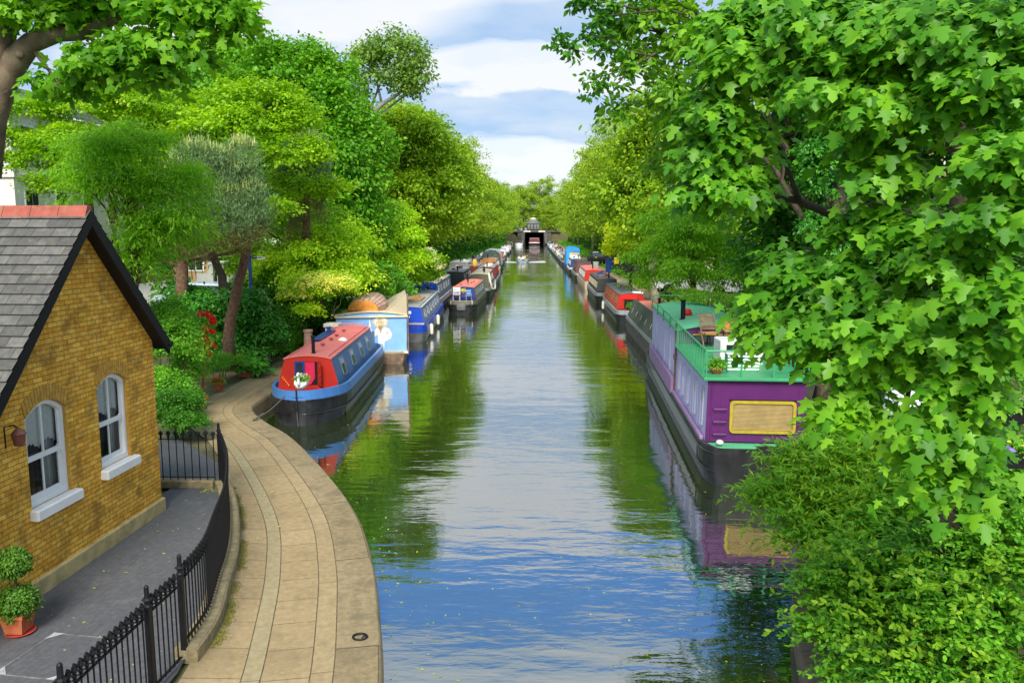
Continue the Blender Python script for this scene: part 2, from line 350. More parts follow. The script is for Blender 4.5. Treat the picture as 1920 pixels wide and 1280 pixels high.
def LB(px, py, Y, rx, ry=None, ry_depth=None):
    """lobe surveyed at distance Y: centre and radii given in photo pixels"""
    p = PY(px, py, Y); a = rx*Y/F; c = (ry or rx)*Y/F; return (p.x, p.y, p.z, a, ry_depth or (a+c)/2, c)
# ------------------------------------------------------------ palette
bark = mat('bark', (.10, .075, .05), .9, .45, 9, .9); barkp = mat('bark_pale', (.30, .27, .19), .85, .4, 5, .5, grime=(.12, .10, .06, .7))
barkpine = mat('bark_pine', (.17, .095, .055), .9, .5, 11, 1.0, grime=(.07, .05, .035, .8), gs=6)
L_PLANE = leafmat('leaf_plane', (.06, .14, .006), (.15, .30, .012), (.33, .47, .02), patch=.35)
L_FAR = leafmat('leaf_far', (.08, .16, .012), (.18, .31, .02), (.35, .46, .035), patch=.25)
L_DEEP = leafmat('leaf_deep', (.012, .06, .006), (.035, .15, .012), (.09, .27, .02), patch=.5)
L_ACER = leafmat('leaf_acer', (.06, .16, .004), (.16, .34, .008), (.34, .52, .015), patch=.5, trans=.5)
L_ROB = leafmat('leaf_robinia', (.05, .17, .008), (.13, .34, .015), (.27, .50, .03), patch=.8, trans=.48)
L_MAPLE = leafmat('leaf_maple', (.022, .10, .006), (.062, .22, .012), (.19, .42, .024), patch=.9, trans=.45, rough=.45, spec=.35)
L_WILLOW = leafmat('leaf_willow', (.05, .18, .012), (.12, .32, .025), (.27, .44, .03), patch=1.2)
L_BUSH = leafmat('leaf_bush', (.03, .13, .01), (.09, .28, .02), (.20, .44, .04), patch=1.2)
L_IVY = leafmat('leaf_ivy', (.012, .07, .008), (.03, .17, .02), (.10, .34, .03), patch=1.4, trans=.25, rough=.35)
L_GOLD = leafmat('leaf_gold', (.12, .26, .005), (.30, .42, .006), (.52, .60, .01), patch=.8)
L_LIME = leafmat('leaf_lime', (.12, .30, .006), (.28, .50, .012), (.48, .66, .04), patch=.7)
L_PINE = leafmat('leaf_pine', (.05, .11, .05), (.10, .19, .09), (.18, .28, .13), patch=.7, trans=.1)
L_PINEB = leafmat('leaf_pine_brown', (.06, .06, .02), (.13, .12, .04), (.18, .20, .07), patch=.7, trans=.1)
L_CANDLE = leafmat('leaf_candle', (.18, .23, .08), (.26, .32, .11), (.38, .43, .16), patch=.7, trans=.1)
L_YEL = leafmat('petal_yellow', (.60, .52, .06), (.8, .72, .14), (.9, .85, .35), patch=1)
L_RED = leafmat('petal_red', (.5, .005, .008), (.75, .008, .01), (.85, .03, .02), patch=1, trans=.2)
L_PINK = leafmat('petal_pink', (.6, .3, .35), (.8, .5, .5), (.9, .8, .8), patch=1, trans=.2)
L_CREAM = leafmat('petal_cream', (.4, .45, .2), (.6, .65, .4), (.75, .8, .6), patch=1)
L_BOX = leafmat('leaf_box', (.015, .05, .006), (.04, .12, .012), (.10, .22, .02), patch=5, trans=.15)
L_GRASS = leafmat('grass_blade', (.10, .20, .02), (.24, .34, .06), (.42, .45, .15), patch=1)
stone = mat('stone', (.42, .38, .30), .9, .2, 5, .4, grime=(.22, .20, .14, .5)); white = mat('white_paint', (.80, .80, .78), .5, .05, 3)
stucco = mat('stucco', (.72, .70, .62), .8, .08, 1.5, .1, grime=(.5, .48, .4, .4), gs=.8); iron = mat('black_iron', (.010, .010, .012), .5, .3, 20, .2, spec=.25)
black = mat('black_hull', (.018, .018, .02), .35, .4, 3, .1, spec=.5, grime=(.06, .06, .05, .5)); greyhull_and_sheen = mat('grey_hull_and_sheen', (.15, .15, .145), .3, .3, 3, .1, grime=(.16, .15, .12, .6))  # grey hull paint, lightened to double as reflected sky on the purple houseboat
terra = mat('terracotta', (.48, .13, .05), .75, .2, 9, .2, grime=(.4, .22, .14, .4)); soil = mat('soil', (.06, .045, .03), .95, .4, 30, .8)
glass = glassmat('glass'); glassg = mat('glass_green', (.055, .095, .025), .35, .4, 3, spec=.4); rope = mat('rope', (.10, .09, .08), .9, .3, 40, .5)
wood = mat('varnished_wood', (.42, .19, .06), .5, .3, 5, .2); timber = mat('old_timber', (.20, .13, .085), .8, .4, 5, .4, grime=(.08, .06, .05, .6))
cream = mat('cream_paint', (.72, .62, .42), .6, .12, 4, grime=(.5, .4, .28, .4)); fend = mat('fender', (.75, .70, .58), .7, .15, 12)
chrome = mat('brass', (.7, .6, .4), .25, .1, 8, metal=1.0); cloth = mat('canvas_green', (.085, .105, .065), .85, .18, 4, .4, grime=(.16, .17, .12, .6), gs=2.2)
def paint(name, col, rough=.4, g=None, var=.1): return mat(name, col, rough, var, 2.5, .05, spec=.4, grime=g or (col[0]*.55+.03, col[1]*.55+.025, col[2]*.55+.02, .45), gs=1.6, streak=True)
# ------------------------------------------------------------ ground, water, paths
def interp(pts, y): return float(np.interp(y, [p[1] for p in pts], [p[0] for p in pts]))
EDGE = [(-1.45, 4), (-1.55, 7), (-1.8, 8.94), (-2.17, 10.69), (-2.64, 12.54), (-3.41, 14.8), (-4.75, 17.55), (-6.33, 20.36), (-7.62, 22.11), (-8.55, 23.7), (-8.75, 25.2), (-8.8, 30), (-8.9, 400)]
KERB = [(-4.25, 4), (-4.22, 9), (-4.42, 10.47), (-4.9, 12.7), (-5.62, 14.74), (-6.5, 16.5), (-7.2, 18), (-9.3, 21.5), (-10.5, 25), (-11, 29), (-10.6, 33), (-10.6, 400)]
REDGE = [(2.6, 4), (2.9, 7), (3.2, 8.5), (3.9, 11.5), (5.2, 14.5), (6.6, 17), (7.6, 20), (7.7, 400)]
def spl(pts, n=6):
    out = []
    for i in range(len(pts)-1):
        p0 = pts[max(i-1, 0)]; p1 = pts[i]; p2 = pts[i+1]; p3 = pts[min(i+2, len(pts)-1)]
        for k in range(n):
            t = k/n; out.append(tuple(.5*((2*p1[j])+(-p0[j]+p2[j])*t+(2*p0[j]-5*p1[j]+4*p2[j]-p3[j])*t*t+(-p0[j]+3*p1[j]-3*p2[j]+p3[j])*t**3) for j in range(2)))
    return out+[tuple(pts[-1])]
ES = spl(EDGE[:-1])+[(-8.82, y) for y in (36, 45, 60, 80, 110, 150, 200, 260, 332)]
RS_ = spl(REDGE[:-1])+[(7.62, y) for y in (26, 36, 50, 70, 100, 150, 200, 260, 332)]
dirt = mat('earth', (.11, .10, .045), .95, .45, 1.6, .8, grime=(.05, .10, .02, .9), gs=.9)
def ground():
    ys = [-60]+[y for _, y in ES][:-1]+[332, 336, 336.5, 366, 366.5, 700, 3000]; secs = []
    for y in ys:
        if y <= 332:
            yy = max(y, 4); e = interp([(a, b) for a, b in ES], yy)-.12; r = interp([(a, b) for a, b in RS_], yy)+.12
            p = [(-3000, 2.2), (-60, 2.2), (-17, 2.0), (-14.2, .9), (-12.5, .37), (e-.25, .37), (e-.2, -1.2), (e+.2, -1.2), (r-.2, -1.2), (r+.2, -1.2), (r+.25, .42), (11.5, .44), (13.2, 1.0), (16, 1.7), (60, 2.0), (3000, 2.0)]
        elif y <= 336: p = [(-3000, 2.2), (-60, 2.2), (-17, 3.0), (-14.2, 2.5), (-12.5, 2), (-8.7, .37), (-4.6, -1.2), (-4.4, -1.2), (4.4, -1.2), (4.5, -1.2), (7.8, .42), (11.5, 1.5), (13.2, 2.2), (16, 2.7), (60, 2.0), (3000, 2.0)]
        elif y < 3000 and y in (336.5, 366): p = [(x, -1.2 if abs(x) < 4.65 else 5.4) for x in (-3000, -60, -17, -14.2, -12.5, -8.7, -4.6, -4.4, 4.4, 4.5, 7.8, 11.5, 13.2, 16, 60, 3000)]
        else: p = [(x, 5.4) for x in (-3000, -60, -17, -14.2, -12.5, -8.7, -4.6, -4.4, 4.4, 4.5, 7.8, 11.5, 13.2, 16, 60, 3000)]
        secs.append([(x, y, z) for x, z in p])
    mb = MB(); mb.loft(secs[:-3] if False else secs); return tag(mb.build('ground', dirt), kind='structure')
ground()
def water():
    m = bpy.data.materials.new('canal_water'); m.use_nodes = True; t = m.node_tree; L = t.links.new; t.nodes.remove(t.nodes['Principled BSDF'])
    tc = N(t, 'ShaderNodeTexCoord'); bs = None
    def wave(sx, sy, sc_, det, rough=.5, rot=0, dist=0):
        mp = N(t, 'ShaderNodeMapping'); mp.inputs[3].default_value = (sx, sy, 1); mp.inputs[2].default_value = (0, 0, rot); L(tc.outputs['Object'], mp.inputs[0])
        n = N(t, 'ShaderNodeTexNoise'); n.inputs['Scale'].default_value = sc_; n.inputs['Detail'].default_value = det; n.inputs['Roughness'].default_value = rough; n.inputs['Distortion'].default_value = dist
        L(mp.outputs[0], n.inputs['Vector']); return n.outputs[0]
    a = wave(.5, 1.25, 1.0, 2, .45, .12, .35); b = wave(.5, 1.4, 4.2, 3, .5, -.1, .2); c = wave(.25, .25, .35, 2)
    cm = N(t, 'ShaderNodeMapRange'); L(c, cm.inputs[0]); cm.inputs[1].default_value = .35; cm.inputs[2].default_value = .65; cm.inputs[3].default_value = .25; cm.inputs[4].default_value = 1.0
    m1 = N(t, 'ShaderNodeMath', operation='MULTIPLY'); L(b, m1.inputs[0]); m1.inputs[1].default_value = .24
    m2 = N(t, 'ShaderNodeMath', operation='ADD'); L(a, m2.inputs[0]); L(m1.outputs[0], m2.inputs[1])
    m3 = N(t, 'ShaderNodeMath', operation='MULTIPLY'); L(m2.outputs[0], m3.inputs[0]); L(cm.outputs[0], m3.inputs[1])
    bp = N(t, 'ShaderNodeBump'); bp.inputs['Strength'].default_value = .42; bp.inputs['Distance'].default_value = .062; L(m3.outputs[0], bp.inputs['Height'])
    dif = N(t, 'ShaderNodeBsdfDiffuse'); n4 = N(t, 'ShaderNodeTexNoise'); n4.inputs['Scale'].default_value = .15; L(tc.outputs['Object'], n4.inputs[0])
    cr = N(t, 'ShaderNodeValToRGB'); L(n4.outputs[0], cr.inputs[0]); cr.color_ramp.elements[0].color = (.016, .026, .008, 1); cr.color_ramp.elements[1].color = (.03, .042, .01, 1); L(cr.outputs[0], dif.inputs[0])
    gl = N(t, 'ShaderNodeBsdfGlossy'); gl.inputs['Roughness'].default_value = .02; gl.inputs[0].default_value = (.93, .95, .97, 1); L(bp.outputs[0], gl.inputs['Normal'])
    fr = N(t, 'ShaderNodeFresnel'); fr.inputs[0].default_value = 2.0; L(bp.outputs[0], fr.inputs['Normal'])
    f2 = N(t, 'ShaderNodeMath', operation='MULTIPLY_ADD'); L(fr.outputs[0], f2.inputs[0]); f2.inputs[1].default_value = .62; f2.inputs[2].default_value = .36
    ms = N(t, 'ShaderNodeMixShader'); L(f2.outputs[0], ms.inputs[0]); L(dif.outputs[0], ms.inputs[1]); L(gl.outputs[0], ms.inputs[2]); L(ms.outputs[0], t.nodes['Material Output'].inputs[0])
    mb = MB(); pts = [y for _, y in ES][:-1]+[332, 400]
    mb.loft([[(interp(ES, max(4, y))-.02, y, 0), (interp(RS_, max(4, y))+.05, y, 0)] for y in [-12]+pts]); return tag(mb.build('water', m), kind='structure')
water()
# towpath: curved strips of slabs following the coping, with UVs in metres (across, along)
def offs(pts, d):
    out = []
    for i, (x, y) in enumerate(pts):
        a = pts[max(i-1, 0)]; b = pts[min(i+1, len(pts)-1)]; tx, ty = b[0]-a[0], b[1]-a[1]; l = math.hypot(tx, ty); out.append((x-ty/l*d, y+tx/l*d))
    return out
def slabmat(name, col, col2, along, across, **k):
    return brickmat(name, col, col2, (.14, .11, .065), across, along, ms=.008, axes=(0, 1), coord='UV', bump=.35, var=.22, dist=.02, **k)
ST = (.24, .195, .125)
M_A = slabmat('slab_wide', (.32, .238, .125), (.365, .275, .15), .72, 40, stain=(.20, .15, .08, .5, .9, .52)); M_D = slabmat('slab_duct', (.315, .26, .145), (.33, .275, .155), 5.0, 40)
M_C = slabmat('slab_narrow', (.325, .245, .13), (.35, .265, .145), 2.6, 40, stain=(.2, .16, .09, .5, 1.2, .52))
M_E = brickmat('coping_stone', (.27, .205, .11), (.30, .232, .13), (.10, .085, .055), 40, 2.9, ms=.015, axes=(0, 1), coord='UV', bump=.6, var=.28, stain=(.15, .125, .07, .6, 1.6, .50), stain2=(.30, .27, .20, .5, 6, .62))
def strip(a, b, z, m, name, drop=None):
    me = MB(); s = 0; secs = []; uvs = []
    for i in range(len(a)):
        if i: s += math.hypot((a[i][0]+b[i][0]-a[i-1][0]-b[i-1][0])/2, (a[i][1]+b[i][1]-a[i-1][1]-b[i-1][1])/2)
        w_ = math.hypot(a[i][0]-b[i][0], a[i][1]-b[i][1]); row = [(*a[i], z), (*b[i], z)]; uv = [(0, s), (w_, s)]
        if drop:   # rounded nose and wall down into the water on the a side
            row = [(*drop[i], -1.0), (*drop[i], z-.10)]+[(drop[i][0]*(1-k)+a[i][0]*k, drop[i][1]*(1-k)+a[i][1]*k, z-.10+.10*math.sin(k*PI/2)) for k in (.35, .7)]+row
            uv = [(-1.2, s), (-.2, s), (-.12, s), (-.06, s)]+uv
        secs.append(row); uvs.append(uv)
    me.loft(secs); me.sm = bool(drop); n = len(secs[0]); o = me.build(name, m)
    u = o.data.uv_layers.new(name='UVMap'); fl = [q for r_ in uvs for q in r_]
    for L_ in o.data.loops: u.data[L_.index].uv = fl[L_.vertex_index]
    return tag(o, kind='structure')
def towpath():
    e = ES; z = .405
    l0 = offs(e, .06); l1 = offs(e, .60); l2 = offs(e, .615); l3 = offs(e, .88); l4 = offs(e, .895); l5 = offs(e, 1.47); l6 = offs(e, 1.485); l7 = offs(e, 1.70); l8 = offs(e, 1.715)
    ks = [(max(-10.6, min(interp(KERB, y)-.06, x-.3)), y) for x, y in l8]
    # bend: keep the left limit on the kerb curve
    strip(l0, l1, z+.004, M_E, 'coping', drop=e); strip(l2, l3, z, M_C, 'path_strip'); strip(l4, l5, z, M_A, 'path_slabs'); strip(l6, l7, z+.002, M_D, 'path_duct'); strip(l8, ks, z, M_A, 'path_slabs')
    mb = MB(); mb.loft([[(*a, .397), (*b, .397)] for a, b in zip(l0, ks)]); tag(mb.build('path_bed', mat('joint_dirt', (.13, .10, .06), .95, .4, 12)), kind='structure')
towpath()
sand = mat('sandy_path', (.34, .25, .15), .95, .15, 3, .3, grime=(.30, .23, .14, .6), gs=.7)
mb = MB(); mb.loft([[(8.2, y, .452), (10.2, y, .452)] for y in (6, 20, 40, 80, 160, 330)]); tag(mb.build('path_right', sand), kind='structure')
mb = MB(); mb.loft([[(x+.0, y, -1.1), (x, y, .44), (x+.35, y, .50), (x+.5, y, .40)] for x, y in RS_]); mb.build('bank_wall', brickmat('bank_brick', (.16, .12, .08), (.2, .15, .1), (.1, .09, .07), .3, .1, axes=(1, 2)))['kind'] = 'structure'
# courtyard of dark setts
setts = brickmat('setts', (.098, .10, .108), (.108, .11, .117), (.082, .084, .09), .21, .10, ms=.005, axes=(1, 0), bump=.35, var=.22, stain=(.24, .23, .20, .35, 1.3, .57), rough=.6)
cy = [(-4.05, 3)]+[(interp(KERB, y)-.12, y) for y in (7, 9, 10, 11, 12, 13, 14, 15, 16)]
mb = MB(); mb.loft([[(-7.6, y, .452), (x, y, .452)] for x, y in cy]+[[(-9.6, 16.4, .452), (-6.50, 16.42, .452)], [(-9.6, 18, .452), (-7.3, 17.8, .452)], [(-9.6, 20.2, .452), (-9.3, 20.1, .452)]])
tag(mb.build('courtyard', setts), kind='structure')
# ------------------------------------------------------------ far bridge with the tunnel mouth
def bridge():
    t = thing('canal_bridge', 'dark stone road bridge with a wide black tunnel mouth closing the canal', 'bridge', (0, 335, 0))
    st = mat('bridge_stone', (.09, .08, .065), .9, .3, .6, .3, grime=(.07, .06, .05, .6), gs=.4); dk = mat('tunnel_dark', (.012, .013, .022), .9, .2, 1); pale = mat('parapet_pale', (.62, .58, .50), .8, .15, .5, grime=(.35, .32, .28, .6))
    mb = MB(); arch = [(-3.75, -.8), (-4.05, 2.5), (-4.35, 5.05), (4.35, 5.05), (4.05, 2.5), (3.75, -.8)]
    mb.loft([[(x, 0, z) for x, z in arch], [(x, 30, z) for x, z in arch]]); mb.add([(x, 30, z) for x, z in arch], [(0, 1, 2, 3, 4, 5)]); mb.build('tunnel', dk, t)
    mb = MB()
    for s in (-1, 1):
        mb = MB(); mb.add([(s*3.75, 0, -1), (s*3.9, 0, 2.5), (s*4.35, 0, 5.05), (s*7, 0, 5.05), (s*7, 0, -1)], [(0, 1, 2, 3, 4) if s < 0 else (4, 3, 2, 1, 0)])
        mb.add([(s*4.2, -14, -.5), (s*4.2, -14, .6), (s*3.9, 0, 5.0), (s*3.8, 0, -1), (s*5.2, -14, .6), (s*5.4, 0, 5.0)], [(0, 1, 2, 3), (1, 4, 5, 2)])
        mb.build('portal_wall', st, t)
    MB().box(-7, 7, -.3, .5, 5.06, 5.75, bev=.05).build('parapet_band', pale if False else st, t)
    for a, b in ((-4.5, -1.6), (1.7, 4.5)): MB().box(a, b, -.38, -.302, 5.1, 5.7).build('pale_band', pale, t)
    MB().box(-10.9, 10.9, .502, 32, 5.07, 5.45).build('deck', st, t)
    mb = MB()
    for i in range(60): x = -9+i*.305; mb.box(x, x+.06, 0, .06, 5.75, 7.1)
    mb.box(-9, 9.3, 0, .08, 7.05, 7.15); mb.box(-9, 9.3, 0, .08, 6.0, 6.08); mb.build('railing', iron, t)
    c = thing('cafe', 'small pavilion with a pale domed roof standing on the far bridge', 'building', (-.5, 345, 5.4))
    MB().box(-2.8, 2.8, 0, 6, 0, 3.2).build('wall', mat('cafe_wall', (.05, .055, .05), .7), c)
    for x in (-2.3, -1.0, .4, 1.6): MB().box(x, x+.9, -.06, -.002, 1.0, 2.9).build('window', mat('cafe_glass', (.2, .22, .2), .2), c)
    MB().lathe([(3.2, 3.2), (3.2, 3.5), (2.6, 3.9), (2.2, 4.4), (1.4, 5.0)], (0, 3, 0), 20).build('roof', mat('cafe_roof', (.14, .15, .13), .6, .15, 1), c); MB().lathe([(1.5, 5.01), (1.4, 5.4), (.7, 5.8), (.05, 5.9)], (0, 3, 0), 16).build('cap', mat('cafe_cap', (.5, .52, .42), .6), c)
bridge()
# ------------------------------------------------------------ brick house
def house():
    A = math.atan(.046); ox, oy = -7.16, 14.56
    t = thing('brick_house', 'yellow brick cottage with steep slate gable roof beside the towpath railings', 'house', (ox, oy, .45), A*-1)
    # local: x outwards from the gable wall, y along it (0 at survey point), z above the yard
    br = brickmat('stock_brick', (.72, .345, .03), (.92, .54, .085), (.26, .16, .05), .218, .0765, ms=.006, axes=(1, 2), bump=.7, var=.30, stain=(.24, .125, .03, .65, 2.2, .50), stain2=(.62, .48, .24, .5, 3.3, .60))
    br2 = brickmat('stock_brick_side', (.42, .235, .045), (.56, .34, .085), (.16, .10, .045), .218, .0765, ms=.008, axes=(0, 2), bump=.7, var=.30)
    gauged = mat('gauged_brick', (.54, .30, .05), .85, .25, 14, .6); plin = mat('plinth', (.46, .37, .17), .9, .25, 4, .4, grime=(.24, .2, .1, .6), gs=3)
    Y0, Y1, YA, ZA = -5.9, .10, -1.96, 5.57; sl = 1.07; ZL = ZA-(YA-Y0)*sl; ZR = ZA-(Y1-YA)*sl
    wins = [(-3.52, -2.58, 1.30, 2.66, .19), (-1.74, -.86, 1.36, 2.76, .17)]
    bm = bmesh.new(); edges = []
    def loop(pts):
        vs = [bm.verts.new((0, y, z)) for y, z in pts]; es = [bm.edges.new((vs[i], vs[(i+1) % len(vs)])) for i in range(len(vs))]; edges.extend(es)
    loop([(Y0, 0), (Y1, 0), (Y1, ZR), (YA, ZA), (Y0, ZL)])
    def wloop(a, b, z0, z1, rise, n=10):
        p = [(a, z0), (b, z0)]
        for i in range(n+1): u = 1-2*i/n; p.append(((a+b)/2+u*(b-a)/2, z1+rise*(1-u*u)))
        return p
    for w_ in wins: loop(wloop(*w_))
    bmesh.ops.triangle_fill(bm, edges=edges, use_beauty=True)
    for f in bm.faces:
        if f.normal.x < 0: f.normal_flip()
    me = bpy.data.meshes.new('wall'); bm.to_mesh(me); bm.free(); me.materials.append(br); link('wall', me, t)
    D = 6.5
    mb = MB(); mb.add([(0, Y1, 0), (-D, Y1, 0), (-D, Y1, ZR), (0, Y1, ZR)], [(0, 1, 2, 3)]); mb.add([(0, Y0, 0), (-D, Y0, 0), (-D, Y0, ZL), (0, Y0, ZL)], [(3, 2, 1, 0)])
    mb.add([(-D, Y0, 0), (-D, Y1, 0), (-D, Y1, ZR), (-D, YA, ZA), (-D, Y0, ZL)], [(4, 3, 2, 1, 0)]); mb.build('side_wall', br2, t)
    MB().box(-.04, .055, Y0, Y1+.05, -.02, .26, bev=.02).box(-D, -.05, Y1+.002, Y1+.055, -.02, .25).build('plinth', plin, t)
    # roof: two slate slopes, courses stepped so each slate row throws its own edge
    slate = brickmat('slates', (.085, .083, .075), (.15, .145, .13), (.05, .05, .05), .32, .19, ms=.006, axes=(0, 1), coord='UV', bump=.8, var=.3, stain=(.21, .20, .16, .55, 3.5, .54), stain2=(.13, .12, .04, .8, 7, .60), rough=.7)
    for sgn in (-1, 1):
        ln = math.hypot(1, sl); run = (YA-Y0 if sgn < 0 else Y1-YA)+(.3 if sgn < 0 else .16); n = int(run*ln/.19); mb = MB(); uv = []
        for k in range(n+1):
            a = run*k/(n+1); b = run*(k+1)/(n+1)+.012; nz = Vector((0, sgn*sl, 1)).normalized()
            def P(x, d, lift): v = Vector((x, YA+sgn*d, ZA+.10-d*sl))+nz*lift; return tuple(v)
            x0, x1 = -D-.1, .26; vs = [P(x0, a, .0), P(x1, a, .0), P(x1, b, .024), P(x0, b, .024), P(x1, b, .0), P(x0, b, .0)]
            mb.add(vs, [(0, 1, 2, 3), (3, 2, 4, 5)] if sgn < 0 else [(3, 2, 1, 0), (5, 4, 2, 3)])
            q = [(x0, k*.19), (x1, k*.19), (x1, k*.19+.185), (x0, k*.19+.185)]; r_ = [(x0, k*.19+.18)]*4
            uv += (q+[q[3], q[2], q[2], q[3]]) if sgn < 0 else (q[::-1]+[q[3], q[2], q[2], q[3]])
        o = mb.build('roof_slope', slate, t); u = o.data.uv_layers.new(name='UVMap')
        for L_ in o.data.loops: u.data[L_.index].uv = uv[L_.index]
        # soffit and black bargeboard
        e = run; mb = MB()
        pts = [(YA, ZA+.09), (YA+sgn*e, ZA+.09-e*sl)]
        mb.add([(x, y, z-d) for x, d in ((.26, .004), (.26, .24), (.20, .24), (.20, .004)) for y, z in pts], [(0, 1, 3, 2), (2, 3, 5, 4), (4, 5, 7, 6), (6, 7, 1, 0), (1, 7, 5, 3), (0, 2, 4, 6)])
        mb.add([(x, y, z-d) for x, d in ((.20, .03), (.20, .16), (-.05, .16), (-.05, .03)) for y, z in pts], [(0, 1, 3, 2), (2, 3, 5, 4), (4, 5, 7, 6), (1, 7, 5, 3)])
        mb.build('bargeboard', iron, t)
        y_, z_ = pts[1]
        MB().tube([(-D, y_+sgn*.03, z_-.06), (.28, y_+sgn*.03, z_-.06)], .06, 10).build('gutter', iron, t)
    rt = mat('ridge_tile', (.34, .085, .055), .75, .2, 8, .3, grime=(.30, .22, .14, .5), gs=5); mb = MB()
    for i in range(15):
        x0 = -D-.16+i*.46; mb.add([(x, YA+y, ZA+.10+z) for x in (x0, x0+.452) for y, z in ((-.13, -.115), (-.045, .07), (.045, .07), (.13, -.115))], [(0, 1, 5, 4), (1, 2, 6, 5), (2, 3, 7, 6), (4, 5, 6, 7), (3, 2, 1, 0)])
    mb.build('ridge_tiles', rt, t)
    dark_in = mat('room_dark', (.025, .022, .02), .9); cur = mat('net_curtain', (.72, .75, .70), .9, .1, 14, .4); panel = mat('blind', (.50, .53, .50), .8, .1, 5)
    for (a, b, z0, z1, rise) in wins:
        n = 10; top = lambda y, r_=rise, A_=a, B_=b, Z=z1: Z+r_*(1-((y-(A_+B_)/2)/((B_-A_)/2))**2)
        wl = wloop(a, b, z0, z1, rise); mb = MB(); k = len(wl)
        mb.add([(0, y, z) for y, z in wl]+[(-.14, y, z) for y, z in wl], [(i, (i+1) % k, k+(i+1) % k, k+i) for i in range(k)]); mb.build('reveal', gauged, t)
        # arch voussoirs
        mb = MB(); nn = 15
        for i in range(nn):
            u0 = -1+2*i/nn+.012; u1 = -1+2*(i+1)/nn-.012; q = []
            for u in (u0, u1):
                y = (a+b)/2+u*(b-a)/2; z = top(y); dy = u*rise*1.6; l = math.hypot(dy, 1)
                q += [(y, z), (y+dy/l*.23, z+.23/l)]
            mb.add([(x, y, z) for x in (.0, .014) for y, z in (q[0], q[2], q[3], q[1])], [(4, 5, 6, 7), (0, 1, 5, 4), (1, 2, 6, 5), (2, 3, 7, 6), (3, 0, 4, 7)])
        mb.build('brick_arch', gauged, t)
        w_ = MB(); fr = .062
        # frame: outer box following the arch
        o_ = wloop(a+.005, b-.005, z0+.005, z1-.005, rise); i_ = wloop(a+fr, b-fr, z0+.09, z1-fr*.9, rise*.93)
        w_.loft([[(-.05, y, z) for y, z in o_+o_[:1]], [(-.05, y, z) for y, z in i_+i_[:1]], [(-.13, y, z) for y, z in i_+i_[:1]]])
        root = w_.build('window', white, t); ym = (a+b)/2; zm = z0+(z1-z0)*.52
        mb = MB()
        for (zz0, zz1, x) in ((z0+.09, zm+.03, -.105), (zm-.03, top(ym), -.075)):
            mb.box(x-.03, x, a+fr, a+fr+.05, zz0, min(zz1, top(a+fr))-.02); mb.box(x-.03, x, b-fr-.05, b-fr, zz0, min(zz1, top(a+fr))-.02)
            mb.box(x-.03, x, a+fr+.05, b-fr-.05, zz0, zz0+.07); mb.box(x-.028, x-.003, ym-.015, ym+.015, zz0+.07, zz1-.03)
        mb.box(-.105, -.072, a+fr+.05, b-fr-.05, zm, zm+.05)
        mb.box(-.10, -.06, b-fr-.09, b-fr-.05, zm+.045, zm+.075)
        mb.build('sash', white, root)
        g = bpy.data.materials.get('window_glass')
        if not g:
            g = bpy.data.materials.new('window_glass'); g.use_nodes = True; tt = g.node_tree; tt.nodes.remove(tt.nodes['Principled BSDF'])
            g1 = N(tt, 'ShaderNodeBsdfGlossy'); g1.inputs[1].default_value = .03; tr = N(tt, 'ShaderNodeBsdfTransparent'); fz = N(tt, 'ShaderNodeFresnel'); fz.inputs[0].default_value = 1.5; mm = N(tt, 'ShaderNodeMixShader')
            tt.links.new(fz.outputs[0], mm.inputs[0]); tt.links.new(tr.outputs[0], mm.inputs[1]); tt.links.new(g1.outputs[0], mm.inputs[2]); tt.links.new(mm.outputs[0], tt.nodes['Material Output'].inputs[0])
        pn = MB(); pl_ = wloop(a+fr, b-fr, z0+.1, z1-fr, rise*.93); pn.add([(-.125, y, z) for y, z in pl_], [tuple(range(len(pl_)))]); pn.build('pane', g, root)
        mb = MB(); mb.add([(-.30, a-.1, z0-.1), (-.30, b+.1, z0-.1), (-.30, b+.1, z1+rise), (-.30, a-.1, z1+rise)], [(0, 1, 2, 3)]); mb.build('room', dark_in, root)
        # shutters / blind with scalloped lace edge in the upper half
        pts_t = [(y, zm+.55) for y in (b-fr, a+fr)]; nsc = 28; lo = [(a+fr+(b-a-2*fr)*i/nsc, zm+.10+.10*abs(math.sin(i/nsc*PI*2.0))+.02*math.sin(i*2.1)) for i in range(nsc+1)]
        mb = MB(); mb.loft([[(-.150+.006*math.sin(i*1.1), y, z) for i, (y, z) in enumerate(lo)], [(-.150+.006*math.sin(i*1.1), y, z1+rise) for i, (y, z) in enumerate(lo)]]); mb.build('net_curtain', cur, root)
        for s0, s1 in ((a+.02, a+.30), (b-.30, b-.02)): 
            mb = MB(); mb.loft([[(-.22+.02*math.sin(i*1.7), s0+(s1-s0)*i/14, z) for i in range(15)] for z in (z0, z1+rise)]); mb.build('curtain', panel, root)
        sm_ = MB(); sm_.box(-.05, .13, a-.05, b+.12, z0-.15, z0+.003, bev=.02); sm_.build('sill', white, root)
    # lantern bracket at the left edge
    ln = thing("wall_lantern", "dark metal wall lantern on the brick gable at the left edge of the photo", "lamp")
    ln.location = (-7.36, 10.62, 3.05)
    MB().tube([(.02, 0, -.25), (.02, 0, .05), (.16, 0, .08), (.22, 0, .03)], .012, 6).build('bracket', iron, ln)
    MB().lathe([(.02, .05), (.11, -.04), (.10, -.05), (.075, -.20), (.02, -.22)], (.22, 0, 0), 6).build('lantern', mat('lantern_copper', (.12, .045, .03), .5), ln)
house()
